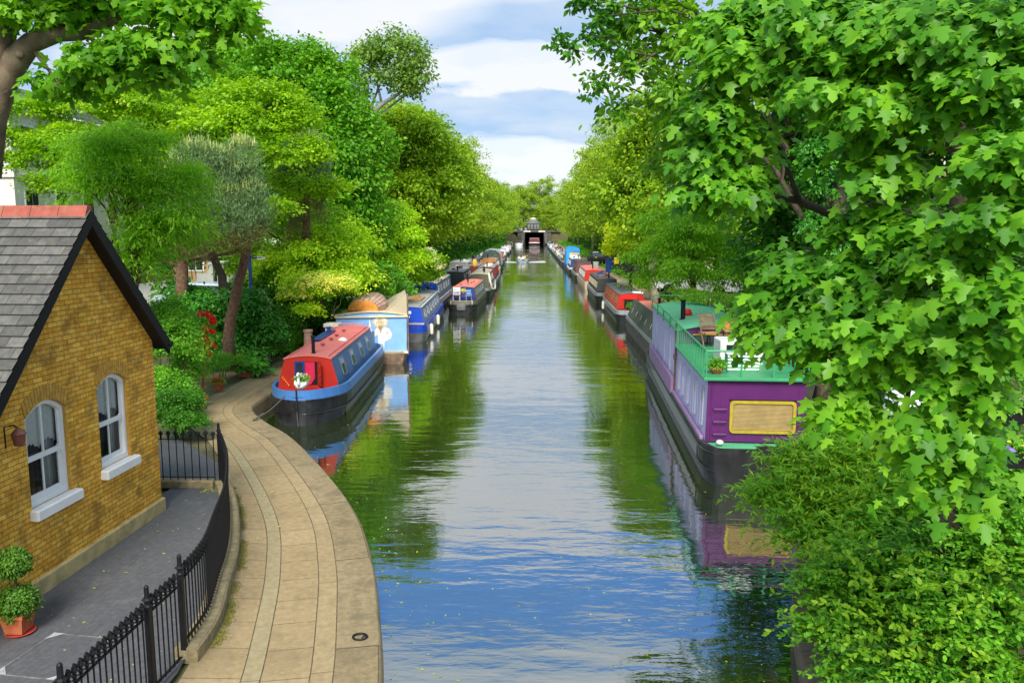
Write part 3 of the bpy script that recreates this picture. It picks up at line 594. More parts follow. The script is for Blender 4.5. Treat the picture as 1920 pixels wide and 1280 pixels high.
# ------------------------------------------------------------ railings
RAIL = spl([(-4.47, 6.2), (-4.46, 7.4), (-4.42, 8.55), (-4.39, 9.32), (-4.46, 10.2), (-4.74, 11.3), (-5.12, 12.7), (-5.75, 14.4), (-6.3, 15.6), (-6.58, 16.12)], 10)
def along(pts, step, y0, y1):
    out = []; acc = step; p = None
    for i in range(len(pts)-1):
        a = Vector(pts[i]); b = Vector(pts[i+1]); L = (b-a).length; d = 0
        while d+acc <= L:
            d += acc; acc = step; q = a+(b-a)*d/L
            if y0 <= q.y <= y1: out.append((q.x, q.y, math.atan2(b.y-a.y, b.x-a.x)))
        acc -= L-d
    return out
def picket_mesh(zb, zt):
    mb = MB(); mb.sm = False
    mb.tube([(0, 0, zb), (0, 0, zt-.15)], .0105, 6)
    mb.lathe([(.014, -.15), (.030, -.14), (.014, -.125), (.022, -.11), (.034, -.095), (.016, -.08), (.024, -.06), (.036, -.035), (.022, -.01), (.010, .035)], (0, 0, zt), 7)
    for k in (-1, 1): mb.tube([(0, 0, zt-.07), (k*.038, 0, zt-.03), (k*.030, 0, zt+.015)], [.016, .013, .007], 5)
    return mb.mesh('picket', iron)
def post_mesh(zb, zt, w=.032):
    mb = MB(); mb.box(-w, w, -w, w, zb, zt-.22); mb.lathe([(.05, -.22), (.05, -.20), (.03, -.18), (.038, -.14), (.06, -.12), (.035, -.10), (.03, -.06), (.028, .03), (.012, .05)], (0, 0, zt), 8)
    return mb.mesh('post', iron)
def rail(name, label, cat, pts, y0, y1, zb, zt, step, posts, rails, group=None, low=True):
    t = thing(name, label, cat, (pts[len(pts)//2][0], (y0+y1)/2, zb)); o = t.location.copy(); t.location = (0, 0, 0)
    base = Vector((interp(pts, (y0+y1)/2) if abs(y1-y0) > .5 else (pts[0][0]+pts[-1][0])/2, (y0+y1)/2, zb)); t.location = base
    pm = picket_mesh(0, zt-zb); 
    for x, y, a in along(pts, step, y0, y1):
        if any(abs(x-px_)+abs(y-py_) < step*.6 for px_, py_ in posts): continue
        p = link('picket', pm, t); p.location = Vector((x, y, zb))-base; p.rotation_euler = (0, 0, a)
    qm = post_mesh(-.02, zt-zb+.12)
    for x, y in posts: p = link('post', qm, t); p.location = Vector((x, y, zb))-base
    seg = [p for p in pts if y0-.05 <= p[1] <= y1+.05] if abs(y1-y0) > .5 else pts
    for z in rails:
        mb = MB(); secs = []
        l = offs(seg, .019); r = offs(seg, -.019)
        for a, b in zip(l, r): secs.append([(a[0], a[1], z-.006), (b[0], b[1], z-.006), (b[0], b[1], z+.006), (a[0], a[1], z+.006)])
        mb.loft([[Vector(v)-base for v in q] for q in secs], closed=True, caps=True); mb.build('rail', iron, t)
    return t
rail('iron_railing', 'long black iron railing with spiked finials curving along the towpath kerb', 'railing', RAIL, 9.34, 16.14, .60, 1.66, .106, [(-4.39, 9.34), (-6.58, 16.12)], (1.49, .68))
rail('iron_gate', 'short black iron gate section between two posts at the near end of the curved railing', 'gate', RAIL, 8.57, 9.24, .50, 1.62, .106, [(-4.42, 8.55)], (1.45, .53))
rail('iron_railing', 'black iron railing section running out of the bottom of the photo before the gate', 'railing', RAIL, 6.3, 8.45, .47, 1.60, .106, [(-4.46, 6.93)], (1.43, .53))
rail('iron_railing', 'short straight black railing crossing the yard from the house corner to the curved railing', 'railing', [(-8.6, 16.12), (-7.6, 16.12), (-6.7, 16.12)], 16.0, 16.3, .60, 1.62, .158, [], (1.47, .66))
kerbm = mat('kerb_concrete', (.30, .24, .13), .95, .3, 9, .9, grime=(.20, .17, .08, .7), gs=4)
def kerb():
    mb = MB(); s = [p for p in RAIL if p[1] >= 9.25]; l = offs(s, .13); r = offs(s, -.17)
    mb.loft([[(a[0], a[1], .40), (a[0], a[1], .585), (a[0]*.9+b[0]*.1, a[1]*.9+b[1]*.1, .60), (a[0]*.1+b[0]*.9, a[1]*.1+b[1]*.9, .60), (b[0], b[1], .57), (b[0], b[1], .38)] for a, b in zip(l, r)], caps=True)
    tag(mb.build('kerb_wall', kerbm), 'low rough concrete kerb that carries the long curved railing', 'kerb')
    mb = MB(); mb.box(-8.7, -6.72, 16.02, 16.22, .44, .60, bev=.02); tag(mb.build('kerb_wall', kerbm), 'low mossy kerb under the short straight railing behind the house', 'kerb')
kerb()
# moss and weeds at the foot of the kerb, fallen leaves in the yard
def scatter_leaf(name, label, cat, pts, size, m, seed, tmpl=OVAL, kind='stuff'):
    rs = np.random.RandomState(seed); p = np.array(pts); n = len(p)
    me = leaf_mesh(name, p, np.array([0, 0, 1.0])+rs.randn(n, 3)*.25, rs.randn(n, 3)*np.array([1, 1, .05]), size*(.5+rs.rand(n)), tmpl, m, rs)
    return tag(link(name, me), label, cat, kind=kind)
mat_moss = leafmat('moss_leaf', (.07, .08, .02), (.14, .15, .03), (.26, .22, .07), patch=3, trans=.1)
rs = np.random.RandomState(3); pp = []
seg = [p for p in RAIL if p[1] > 9.3]; o1 = offs(seg, -.19)
for i in range(9000):
    k = rs.randint(len(o1)-1); f = rs.rand(); d = abs(rs.randn())*.055; x = o1[k][0]*(1-f)+o1[k+1][0]*f; y = o1[k][1]*(1-f)+o1[k+1][1]*f
    if math.sin(y*3.1)+math.sin(y*7.7+1) > rs.rand()*1.6-1.0: pp.append((x+d, y, .41+.015*rs.rand()))
scatter_leaf('moss', 'yellow green moss and litter along the foot of the kerb', 'moss', pp, .022, mat_moss, 4)
pp = [(rs.uniform(-7.0, -4.6), rs.uniform(8, 16), .46) for _ in range(110)]+[(-6.9+rs.rand()*.35, 15.7+rs.rand()*.3, .46) for _ in range(60)]
scatter_leaf('fallen_leaves', 'small yellow fallen leaves scattered over the dark yard paving', 'leaves', pp, .045, L_GRASS, 5)
pp = [(interp(ES, y)-rs.uniform(.05, 2.2), y, .413) for y in rs.uniform(8, 24, 160)]
scatter_leaf('leaf_litter', 'tiny pale petals and leaf bits lying on the towpath slabs', 'leaves', pp, .025, L_GRASS, 6)
rs = np.random.RandomState(12); pp = []
for _ in range(420):
    y = 9+rs.rand()**1.3*34; side = rs.rand() < .6; x = interp(ES, y)+.1+abs(rs.randn())*.5 if side else interp(RS_, y)-.3-abs(rs.randn())*1.2; pp.append((x, y, .008))
for _ in range(160): y = rs.uniform(9, 40); pp.append((rs.uniform(interp(ES, y)+.5, interp(RS_, y)-1), y, .008))
scatter_leaf('floating_leaves', 'small pale leaves and petals floating on the canal near the banks', 'leaves', [p for p in pp if not (p[1] > 22.8 and p[1] < 34 and p[0] < -5.6) and not (p[1] > 17.5 and p[0] > 3.8)], .045, L_GRASS, 14)
# manhole, mooring ring, topiary pot
mh = thing('manhole_cover', 'paved inspection cover with steel corner plates set in the dark yard', 'manhole cover', (-6.05, 9.35, .452), R(-8))
MB().box(-.42, .42, -.5, .5, .002, .008).build('cover', setts, mh)
mb = MB()
for s in (-1, 1): mb.box(-.44, .44, s*.5-.007, s*.5+.007, .003, .013); mb.box(s*.43-.007, s*.43+.007, -.486, .486, .003, .013)
mb.build('frame', mat('pale_steel', (.20, .20, .17), .6, .5, 9), mh)
mb = MB()
for sx in (-1, 1):
    for sy in (-1, 1): mb = MB(); mb.add([(sx*.44, sy*.51, .016), (sx*.27, sy*.51, .016), (sx*.44, sy*.33, .016)], [(0, 1, 2) if sx*sy > 0 else (2, 1, 0)]); mb.build('corner_plate', mat('steel_plate', (.38, .40, .40), .5, .3, 12), mh)
mr = thing('mooring_ring', 'rusty black iron mooring ring lying on the coping stones', 'mooring ring', PZ(675, 1195, .412))
mb = MB(); mb.sm = True; mb.tube([(.095*math.cos(a), .07*math.sin(a), .018+.008*math.sin(a)) for a in np.linspace(0, 2*PI, 21)], .014, 7, caps=False); mb.build('ring', iron, mr)
MB().tube([(.09, .0, -.01), (.06, .02, .035), (.02, .0, -.01)], .012, 6).build('staple', iron, mr)
def topiary():
    p = PZ(36, 1185, .455); t = thing('potted_topiary', 'two ball clipped box topiary in a square terracotta pot against the brick wall', 'plant', p)
    q = MB(); a, b = .115, .155
    q.loft([[(-a, -a, .03), (a, -a, .03), (a, a, .03), (-a, a, .03)], [(-b, -b, .26), (b, -b, .26), (b, b, .26), (-b, b, .26)], [(-b-.015, -b-.015, .26), (b+.015, -b-.015, .26), (b+.015, b+.015, .26), (-b-.015, b+.015, .26)], [(-b-.015, -b-.015, .30), (b+.015, -b-.015, .30), (b+.015, b+.015, .30), (-b-.015, b+.015, .30)], [(-b+.01, -b+.01, .30), (b-.01, -b+.01, .30), (b-.01, b-.01, .30), (-b+.01, b-.01, .30)]], closed=True, caps=True); q.build('pot', terra, t)
    MB().lathe([(.16, .0), (.19, .03), (.18, .035), (.15, .012), (.01, .012)], (0.02, 0, 0), 20).build('saucer', mat('red_saucer', (.42, .05, .03), .5, .15), t)
    MB().tube([(0, 0, .28), (.01, 0, .7), (0, 0, 1.05)], .018, 7).build('stem', bark, t)
    for z, r_, s in ((.44, .205, 1), (.99, .165, 2)):
        foliage('leaf_ball', crown([(0, 0, z, r_, r_, r_*.92)], 420, 26, .06, .034, s, flat=.8, shell=.75, low=-1, out=1, up=.25), OVAL, L_BOX, t)
topiary()
# ------------------------------------------------------------ boats
def hull_w(d, L, B, near, far):
    def end(q, kind, l):
        if q >= l: return 1.0
        u = max(q, 0)/l
        if kind == 'bow': return max(.015, math.sin(PI/2*u)**.55)
        if kind == 'round': return .30+.70*math.sqrt(max(0, 1-(1-u)**2))
        if kind == 'square': return .90+.10*u
        if kind == 'blunt': return .72+.28*math.sqrt(max(0, 1-(1-u)**2))
        return 1.0
    ln = {'bow': 2.2, 'round': 1.3, 'square': .5, 'blunt': .9}
    return B/2*min(end(d, near, ln[near]), end(L-d, far, ln[far]))
def hull(t, L, B, zg, near, far, hm, bm_, zb=None, sheer=.18, deckm=None, strake=True, weed=None, well=.05):
    ds = sorted(set([0, .06, .15, .3, .5, .8, 1.2, 1.7, 2.2, 2.6]+[L*i/8 for i in range(1, 8)]+[L-v for v in (0, .06, .15, .3, .5, .8, 1.3, 1.9, 2.6)]))
    zb = zb if zb is not None else zg-.27
    def sh(d): return (sheer*max(0, 1-d/3.2)**2 if near == 'bow' else .04*max(0, 1-d/2)**2)+(sheer*max(0, 1-(L-d)/3.2)**2 if far == 'bow' else 0)
    def sec(d, zs):
        w_ = hull_w(d, L, B, near, far); rake = lambda z: (.13*(1-z/zg) if near == 'bow' and d < .4 else 0)
        return [(s*w_*k, d+(rake(z)*(1-d/.4) if d < .4 else 0), z+sh(d)*q) for s, z, k, q in zs]
    low = [(-1, -.3, .80, 0), (-1, 0, .93, 0), (-1, .3, .985, 0), (-1, zb, 1.0, .8)]; lowR = [(-a, b, c, q) for a, b, c, q in reversed(low)]
    mb = MB(); mb.loft([sec(d, low) for d in ds]); mb.loft([sec(d, lowR) for d in ds])
    for d in (ds[0], ds[-1]): q = sec(d, low+lowR); mb.add(q, [tuple(range(len(q)))])
    mb.sm = False; mb.build('hull', hm, t)
    up = [(-1, zb, 1.003, .8), (-1, zg, .985, 1), (-1, zg, .90, 1), (-1, zg-well-.02, .90, 1)]; upR = [(-a, b, c, q) for a, b, c, q in reversed(up)]
    mb = MB(); mb.loft([sec(d, up) for d in ds]); mb.loft([sec(d, upR) for d in ds])
    for d in (ds[0], ds[-1]): q = sec(d, up[:2]+upR[-2:]); mb.add(q, [tuple(range(len(q)))])
    mb.build('gunwale', bm_, t)
    mb = MB(); mb.loft([[(-hull_w(d, L, B, near, far)*.9, d, zg-well+sh(d)), (hull_w(d, L, B, near, far)*.9, d, zg-well+sh(d))] for d in ds]); mb.build('deck', deckm or mat('deck_grey', (.12, .12, .11), .8, .3, 5), t)
    if strake:
        for z, k in ((.34, 1.0), (zb-.005, 1.0)):
            mb = MB()
            for s in (-1, 1): mb.tube([(s*(hull_w(d, L, B, near, far)*k+.012), max(d, .03)+(.13*(1-z/zg)*(1-d/.4) if near == 'bow' and d < .4 else 0), z+sh(d)*(.8 if z > .5 else .2)) for d in ds], .02, 5)
            mb.build('rubbing_strake', hm, t)
    if weed:
        mb = MB()
        for s in (-1, 1): mb.loft([[(s*(hull_w(d, L, B, near, far)*.945+.006), d+(.13*(1-z/zg)*(1-d/.4) if near == 'bow' and d < .4 else 0), z) for z in (.0, .09)] for d in ds if d > 1.5])
        mb.build('weed_line', weed, t)
def cabin(t, y0, y1, wb, wt, z0, z1, side, roof, endn=None, endf=None, camber=.07, over=.03, rail=True, railm=None, split=None, bulge=.0, x=0.0):
    def prof(g=0, n=4):
        p = []
        for i in range(n+1): f = i/n; p.append((wb+(wt-wb)*f+bulge*math.sin(PI*f)+g, z0+(z1-z0)*f))
        return p
    P = prof(); mb = MB()
    for s in (-1, 1): mb.loft([[(x+s*a, y, z) for a, z in P] for y in (y0, y1)] if s > 0 else [[(x+s*a, y, z) for a, z in P] for y in (y1, y0)])
    mb.build('cabin_side', side, t)
    for y, m, q in ((y0, endn or side, -1), (y1, endf or side, 1)):
        loop = [(x-a, y+q*.004, z) for a, z in P]+[(x+wt*k, y+q*.004, z1+camber*(1-k*k)) for k in (-.5, 0, .5)]+[(x+a, y+q*.004, z) for a, z in reversed(P)]
        mb = MB(); mb.add(loop, [tuple(range(len(loop)))[::(1 if q > 0 else -1)]]); mb.build('bulkhead', m, t)
    ks = np.linspace(-1, 1, 9); mb = MB(); w2 = wt+over
    top = [[(x+w2*k, y, z1+.035+camber*(1-k*k)) for k in ks] for y in (y0-over, y1+over)]; bot = [[(x+w2*k, y, z1+.002+camber*(1-k*k)) for k in ks] for y in (y0-over, y1+over)]
    mb.loft([top[0], top[1]]); mb.loft([bot[1], bot[0]]); mb.loft([bot[0], top[0]]); mb.loft([top[1], bot[1]])
    for e in (0, -1): mb.add([bot[0][e], bot[1][e], top[1][e], top[0][e]], [(0, 1, 2, 3)])
    mb.build('roof', roof, t)
    if rail:
        for s in (-1, 1): MB().tube([(x+s*(wt-.10), y0+.1, z1+.085), (x+s*(wt-.10), y1-.1, z1+.085)], .017, 6).build('handrail', railm or roof, t)
    return P
def side_win(t, s, y, w, h, P, zc, frame, pane, x=0.0, round_=False, top=None):
    """window on the sloping cabin side: frame thing-part, pane sub-part, optional opening top-light"""
    zs = [z for _, z in P]; xs = [a for a, _ in P]
    def pt(yy, zz, o): return (x+s*(float(np.interp(zz, zs, xs))+o), yy, zz)
    if round_:
        n = 14; c = [(y+w/2*math.cos(2*PI*i/n), zc+w/2*math.sin(2*PI*i/n)) for i in range(n)]; c2 = [(y+w*.37*math.cos(2*PI*i/n), zc+w*.37*math.sin(2*PI*i/n)) for i in range(n)]
    else:
        b = min(.05, w*.15); c = []
        for (a, e, sa, se) in ((-1, -1, 1, 0), (1, -1, 0, 1), (1, 1, -1, 0), (-1, 1, 0, -1)):
            pass
        W, H_ = w/2, h/2
        c = [(y-W+b, zc-H_), (y+W-b, zc-H_), (y+W, zc-H_+b), (y+W, zc+H_-b), (y+W-b, zc+H_), (y-W+b, zc+H_), (y-W, zc+H_-b), (y-W, zc-H_+b)]
        k = 1-.11; c2 = [(y+(a-y)*(1-.07/w), zc+(e-zc)*(1-.07/h)) for a, e in c]; n = 8
    mb = MB(); ring = lambda q, o: [pt(a, e, o) for a, e in q]
    mb.loft([ring(c, .002), ring(c, .030), ring(c2, .030), ring(c2, .012)], closed=True); f = mb.build('window', frame, t)
    mb = MB(); mb.add(ring(c2, .017), [tuple(range(n))[::(1 if s < 0 else -1)]]); mb.build('pane', pane, f)
    if top: mb = MB(); mb.add([pt(y-w*.36, zc+h*.12, .022), pt(y+w*.36, zc+h*.12, .022), pt(y+w*.36, zc+h*.42, .022), pt(y-w*.36, zc+h*.42, .022)], [(0, 1, 2, 3)]); mb.build('vent_pane', top, f)
def chimney(t, x, y, z, h=.55, r=.06, m=None, tilt=.0):
    mb = MB(); mb.lathe([(r*1.7, 0), (r*1.7, .03), (r, .05), (r, h), (r*1.35, h), (r*1.35, h+.04), (r*.8, h+.045)], (x, y, z), 10); mb.build('chimney', m or iron, t)
def vent(t, x, y, z, m=None): MB().lathe([(.04, 0), (.04, .05), (.09, .055), (.08, .08), (.02, .10)], (x, y, z), 10).build('roof_vent', m or mat('vent_red', (.35, .05, .04), .5), t)
def fender(name, label, loc, r=.085, h=.55, tilt=0, group='white boat fenders'):
    f = thing(name, label, 'fender', loc, 0, group); MB().lathe([(.02, 0), (r, .06), (r*1.1, h*.5), (r, h-.06), (.02, h)], (0, 0, 0), 10).build('body', fend, f)
    MB().tube([(0, 0, h), (-.02, 0, h+.45)], .012, 5).build('line', rope, f); return f
def panel(t, name, m, pts, th=.012):
    """flat panel with thickness; pts counter-clockwise seen from the near (-y) end at y"""
    mb = MB(); n = len(pts); mb.add([(x, y, z) for x, y, z in pts]+[(x, y-th, z) for x, y, z in pts], [tuple(range(n)), tuple(range(2*n-1, n-1, -1))]+[(i, n+i, n+(i+1) % n, (i+1) % n) for i in range(n)]); return mb.build(name, m, t)
BLUE1 = paint('blue_matt', (.075, .16, .31), .45, var=.08); BLUEB = paint('blue_bow', (.07, .22, .55), .3, var=.06); RED1 = paint('red_oxide', (.48, .022, .012), .45); ROOFR = paint('roof_red', (.70, .18, .16), .6, (.5, .2, .17, .4)); NAVY = paint('navy', (.015, .05, .22), .4)
COBALT = paint('cobalt', (.012, .07, .52), .35, (.05, .12, .5, .4)); PBLUE = paint('pale_blue', (.22, .44, .80), .55, (.27, .47, .76, .5)); GREYR = paint('roof_grey', (.34, .34, .32), .7, (.42, .40, .36, .5)); ORED = paint('orange_red', (.58, .10, .045), .5, (.45, .13, .06, .5))
SLATE_ = paint('slate_roof', (.13, .17, .19), .5, (.2, .22, .22, .5)); CHAR = paint('charcoal', (.06, .065, .065), .5, (.1, .1, .09, .5)); MAROON = paint('maroon', (.16, .03, .035), .5); TAN = paint('tan', (.42, .33, .22), .6, (.3, .22, .15, .5)); GUN = paint('gunwale_grey', (.30, .32, .32), .5, (.2, .2, .18, .5))
BGREY = paint('blue_grey', (.24, .29, .40), .4, (.50, .55, .62, .7)); PINKW = paint('pink_white', (.72, .60, .58), .6, (.6, .5, .48, .4)); SALM = paint('salmon', (.72, .22, .16), .6, (.6, .25, .18, .4)); OLIVE = paint('olive', (.13, .13, .085), .5, (.2, .2, .14, .4))
MINT = paint('mint_green', (.10, .44, .22), .5, (.14, .46, .28, .4)); LILAC = paint('lilac', (.44, .45, .68), .45, (.48, .48, .68, .4), var=.05); PURP = paint('purple', (.095, .014, .11), .45, (.12, .024, .13, .4)); PINKP = paint('pink_purple', (.30, .17, .34), .5, (.36, .27, .38, .5)); LIL2 = paint('lilac_rim', (.45, .44, .58), .5); GRN = paint('rail_green', (.04, .30, .12), .45)
weed = mat('weed', (.10, .13, .02), .9, .5, 6, .4)
def b1():
    t = thing('narrowboat', 'narrowboat with red cabin front, matt blue sides and pink-red roof, moored nearest on the left', 'boat', (-7.02, 23.05, 0), R(2.9))
    L = 11.2; hull(t, L, 2.45, .98, 'bow', 'round', black, BLUEB, zb=.70, sheer=.12, weed=weed, well=.2)
    P = cabin(t, 1.55, 9.6, .98, .72, .80, 1.80, BLUE1, ROOFR, RED1, NAVY, camber=.10, bulge=.018)
    for y in (2.9, 4.7, 6.5, 8.1):
        for s in (1, -1): side_win(t, s, y, .60, .58, P, 1.38, mat('win_rim', (.16, .22, .30), .4), glassg, top=mat('top_light', (.40, .44, .42), .3))
    panel(t, 'notice_board', white, [(0, 0, 0)]*3) if False else None
    y = 1.545
    d = panel(t, 'door', NAVY, [(-.42, y, .98), (-.10, y, .98), (-.10, y, 1.74), (-.42, y, 1.74)]); panel(d, 'pane', glass, [(-.35, y-.013, 1.22), (-.17, y-.013, 1.22), (-.17, y-.013, 1.68), (-.35, y-.013, 1.68)])
    panel(t, 'doorway', mat('inside', (.01, .008, .008), .9), [(-.08, y, .98), (.36, y, .98), (.36, y, 1.72), (-.08, y, 1.72)], .004)
    mb = MB(); mb.loft([[(-.07+.01*math.sin(i*2.2)+(i/8)*(.17 if z < 1.2 else .30), y-.03+.014*math.sin(i*2.4), z) for i in range(9)] for z in (1.0, 1.2, 1.5, 1.71)]); mb.build('curtain', mat('pink_curtain', (.72, .02, .09), .8, .15, 12), t)
    e = panel(t, 'door', RED1, [(.30, y-.02, .98), (.46, y-.20, .98), (.46, y-.20, 1.73), (.30, y-.02, 1.73)]); 
    for z in (1.1, 1.3, 1.6): MB().box(.40, .44, y-.225, y-.205, z, z+.05).build('hinge', chrome, t)
    mb = MB(); 
    for i in range(5): mb.box(-.80+i*.045, -.76+i*.045, y-.06, y-.02, 1.20-i*.06, 1.26-i*.06)
    mb.build('orange_rack', mat('orange', (.85, .25, .03), .5), t)
    MB().tube([(0, .10, -.1), (0, .0, .45), (0, -.03, .9), (0, -.03, 1.15)], .022, 6).build('stem_bar', black, t)
    chimney(t, .10, 1.95, 1.90, .55, .055); chimney(t, -.35, 6.6, 1.88, .3, .07, NAVY)
    for y in (3.6, 5.0, 6.0, 7.4): vent(t, .05, y, 1.93)
    MB().lathe([(.17, 0), (.16, .05), (.08, .11), (.01, .13)], (.42, 5.2, 1.88), 12).build('roof_dome', white, t)
    MB().box(-.62, -.28, 4.8, 7.6, 1.95, 1.99, bev=.01).build('solar_panel', NAVY, t)
    mb = MB(); mb.tube([(-.6, 8.8, 1.86), (-.6, 8.8, 2.08), (.6, 8.8, 2.08), (.6, 8.8, 1.86)], .015, 6); mb.build('roof_rack', ROOFR, t)
    for s in (-1, 1): MB().box(s*.72-.04, s*.72+.04, 9.7, 10.6, .98, 1.55).build('stern_panel', NAVY, t)
    MB().tube([(.0, 10.9, 1.0), (.0, 10.75, 1.5), (.0, 10.2, 1.6)], .025, 6).build('tiller', chrome, t)
    # swan planter on the foredeck
    M_ = Matrix.Rotation(R(2.9), 4, 'Z'); w_ = lambda x, y, z: Vector((-7.02, 23.05, 0))+M_ @ Vector((x, y, z))
    s = thing('swan_planter', 'white swan shaped planter filled with flowers on the bow of the red and blue boat', 'planter', w_(.02, .50, 1.04), R(3))
    mb = MB(); mb.sm = True; mb.ball((0, 0, .15), (.17, .25, .15), 14, 8); mb.tube([(0, -.18, .14), (-.01, -.27, .26), (-.01, -.24, .38), (-.01, -.20, .46), (-.01, -.25, .53), (-.01, -.33, .52), (-.01, -.40, .48)], [.06, .045, .036, .036, .05, .035, .012], 9); mb.build('body', white, s)
    for k in (-1, 1): q = MB(); q.sm = True; q.ball((k*.16, .06, .20), (.045, .20, .11), 10, 6); q.build('wing', white, s)
    foliage('leaves', crown([(0, .06, .32, .20, .2, .12)], 60, 14, .07, .055, 3, low=-.1), OVAL, L_BUSH, s); foliage('flowers', crown([(0, .06, .37, .19, .2, .13)], 22, 6, .03, .05, 4, low=-.1, out=1), OVAL, L_PINK, s)
    r_ = thing('mooring_rope', 'dark mooring rope from the red and blue bow down to the coping', 'rope', w_(-.25, .35, 1.05)); a = w_(-.3, .45, 1.05); b = PZ(474, 789, .42)
    mb = MB(); mb.tube([a.lerp(b, i/8)-Vector((0, 0, .10*math.sin(PI*i/8))) for i in range(9)], .016, 6); mb.tube([a.lerp(b, .72+.035*i)+Vector((.02*(-1)**i, 0, .012-.08*math.sin(PI*(.72+.035*i)))) for i in range(9)], .03, 5); mb.build('line', rope, r_, True)
b1()
def b2():
    A = R(10.5); t = thing('barge', 'wide pale blue barge with a painted bearded man on its flat front', 'boat', (-7.05, 34.3, 0), A)
    L = 11; hull(t, L, 3.1, .52, 'square', 'square', timber, cream, zb=.44, strake=False)
    z0, z1 = .52, 2.12
    P = cabin(t, .12, 9.5, 1.5, 1.52, z0, z1, timber, cream, PBLUE, PBLUE, camber=.16, over=.07, rail=False)
    y = .11; rb = mat('mural_white', (.76, .76, .70), .7, .06, 5); sk = mat('mural_tan', (.62, .50, .32), .7, .25, 9); dk = mat('mural_brown', (.32, .24, .15), .8, .2)
    def disc(name, m, cx, cz, rx, rz, lay, n=18, a0=0, a1=2*PI):
        return panel(t, name, m, [(.537+.6*cx+rx*math.cos(a0+(a1-a0)*i/n), y-lay*.004, cz+rz*math.sin(a0+(a1-a0)*i/n)) for i in range(n)], .003)
    _pn = panel
    def panel_(t_, nm, m_, pts, th=.012): return _pn(t_, nm, m_, [(.537+.6*a, b, c) for a, b, c in pts], th)
    # the painted figure, flat paint a few mm proud of the boards
    panel_(t, 'mural', rb, [(-.42, y-.004, .54), (-.05, y-.004, .54), (.02, y-.004, .98), (.46, y-.004, 1.12), (.58, y-.004, 1.32), (.36, y-.004, 1.54), (-.02, y-.004, 1.66), (-.46, y-.004, 1.66), (-.80, y-.004, 1.38), (-.74, y-.004, 1.2), (-.46, y-.004, 1.30)], .003)
    disc('mural', sk, -.26, 1.86, .33, .31, 1); disc('mural', rb, -.26, 1.86, .25, .25, 2); disc('mural', sk, -.26, 1.78, .19, .26, 3); panel_(t, 'mural', dk, [(-.43, y-.016, 1.72), (-.26, y-.016, 1.34), (-.09, y-.016, 1.72), (-.26, y-.016, 1.66)], .003)
    for dx in (-.07, .07): disc('mural', dk, -.26+dx, 1.86, .03, .016, 4, 8)
    panel_(t, 'mural', dk, [(-.33, y-.016, 1.73), (-.19, y-.016, 1.73), (-.19, y-.016, 1.75), (-.33, y-.016, 1.75)], .003); panel_(t, 'mural', sk, [(-.275, y-.016, 1.77), (-.245, y-.016, 1.77), (-.255, y-.016, 1.86), (-.265, y-.016, 1.86)], .003)
    panel_(t, 'mural', rb, [(-1.14, y-.004, 1.28), (-.92, y-.004, 1.28), (-.90, y-.004, 1.42), (-1.0, y-.004, 1.98), (-1.05, y-.004, 1.98), (-1.12, y-.004, 1.42)], .003)
    for dz in (0, .1, .2): panel_(t, 'mural', dk, [(.08+dz*.4, y-.009, 1.30+dz*.3), (.30+dz*.2, y-.009, 1.36+dz*.4), (.30+dz*.2, y-.009, 1.37+dz*.4), (.08+dz*.4, y-.009, 1.315+dz*.3)], .003)
    MB().box(-1.56, 1.56, .02, .10, 2.06, 2.13).build('fascia', cream, t); MB().box(1.52, 1.58, .05, 9.4, .55, 2.9).build('side_board', timber, t) if False else None
    MB().box(1.535, 1.60, .03, .12, .40, 3.08, bev=.01).build('corner_post', timber, t); MB().box(-1.56, 1.56, .0, .11, .46, .56).build('sill_rail', cream, t)
    # tarpaulin pitched up to the right-hand side
    tar = mat('tarpaulin', (.50, .43, .29), .85, .15, 1.5, .5, grime=(.38, .32, .22, .6)); mb = MB(); mb.sm = True
    mb.loft([[(.5, yy, 2.22), (1.0, yy, 2.58+.03*math.sin(yy*2)), (1.52, yy, z), (1.60, yy, 2.1)] for yy, z in ((.15, 3.08), (1.2, 3.04), (2.6, 3.06), (4, 2.95), (5.4, 2.8))]); mb.add([(.5, .15, 2.22), (1.0, .15, 2.58), (1.52, .15, 3.08), (1.60, .15, 2.1)], [(0, 1, 2, 3)]); mb.build('tarpaulin', tar, t)
    MB().box(-.9, .5, 5.6, 8.4, 2.30, 2.42, bev=.03).build('roof_hatch', timber, t); chimney(t, .1, 3.8, 2.3, .5, .08, cream)
    # upturned clinker dinghy
    M_ = Matrix.Rotation(A, 4, 'Z'); c = Vector((-7.05, 34.3, 0))+M_ @ Vector((-.35, .55, 2.26)); d = thing('rowing_boat', 'old wooden rowing boat lying upside down on the pale blue barge roof', 'rowing boat', c, A-R(14))
    hullw = mat('dinghy_planks', (.50, .32, .25), .6, .35, 6, .4, grime=(.30, .17, .12, .7), gs=4); mb = MB(); secs = []
    Ld = 3.0
    for i in range(15):
        u = i/14; yy = Ld*u; w_ = .80*(math.cos(PI/2*u**2.2)**.75 if u < 1 else 0)*(.86+.14*math.sin(PI*min(1, u*1.6))); hh = (.44+.26*math.sin(PI*min(1, u*1.05)))*(1 if u < .6 else 1-.5*((u-.6)/.4)**2); q = []
        for k in range(13):
            a = PI*k/12; r_ = 1+.018*(k % 2); q.append((-w_*math.cos(a)*(abs(math.cos(a))**-.15 if abs(math.cos(a)) > .05 else 1)*r_, yy, .05+hh*math.sin(a)**.8*r_))
        secs.append(q)
    mb.loft(secs); mb.build('planking', hullw, d)
    for k_ in (1, 2, 3, 4, 5, 7, 8, 9, 10, 11): q_ = MB(); q_.tube([(x_[k_][0]*1.004, x_[k_][1], x_[k_][2]+.004) for x_ in secs], .012, 4); q_.build('plank_edge', timber, d)
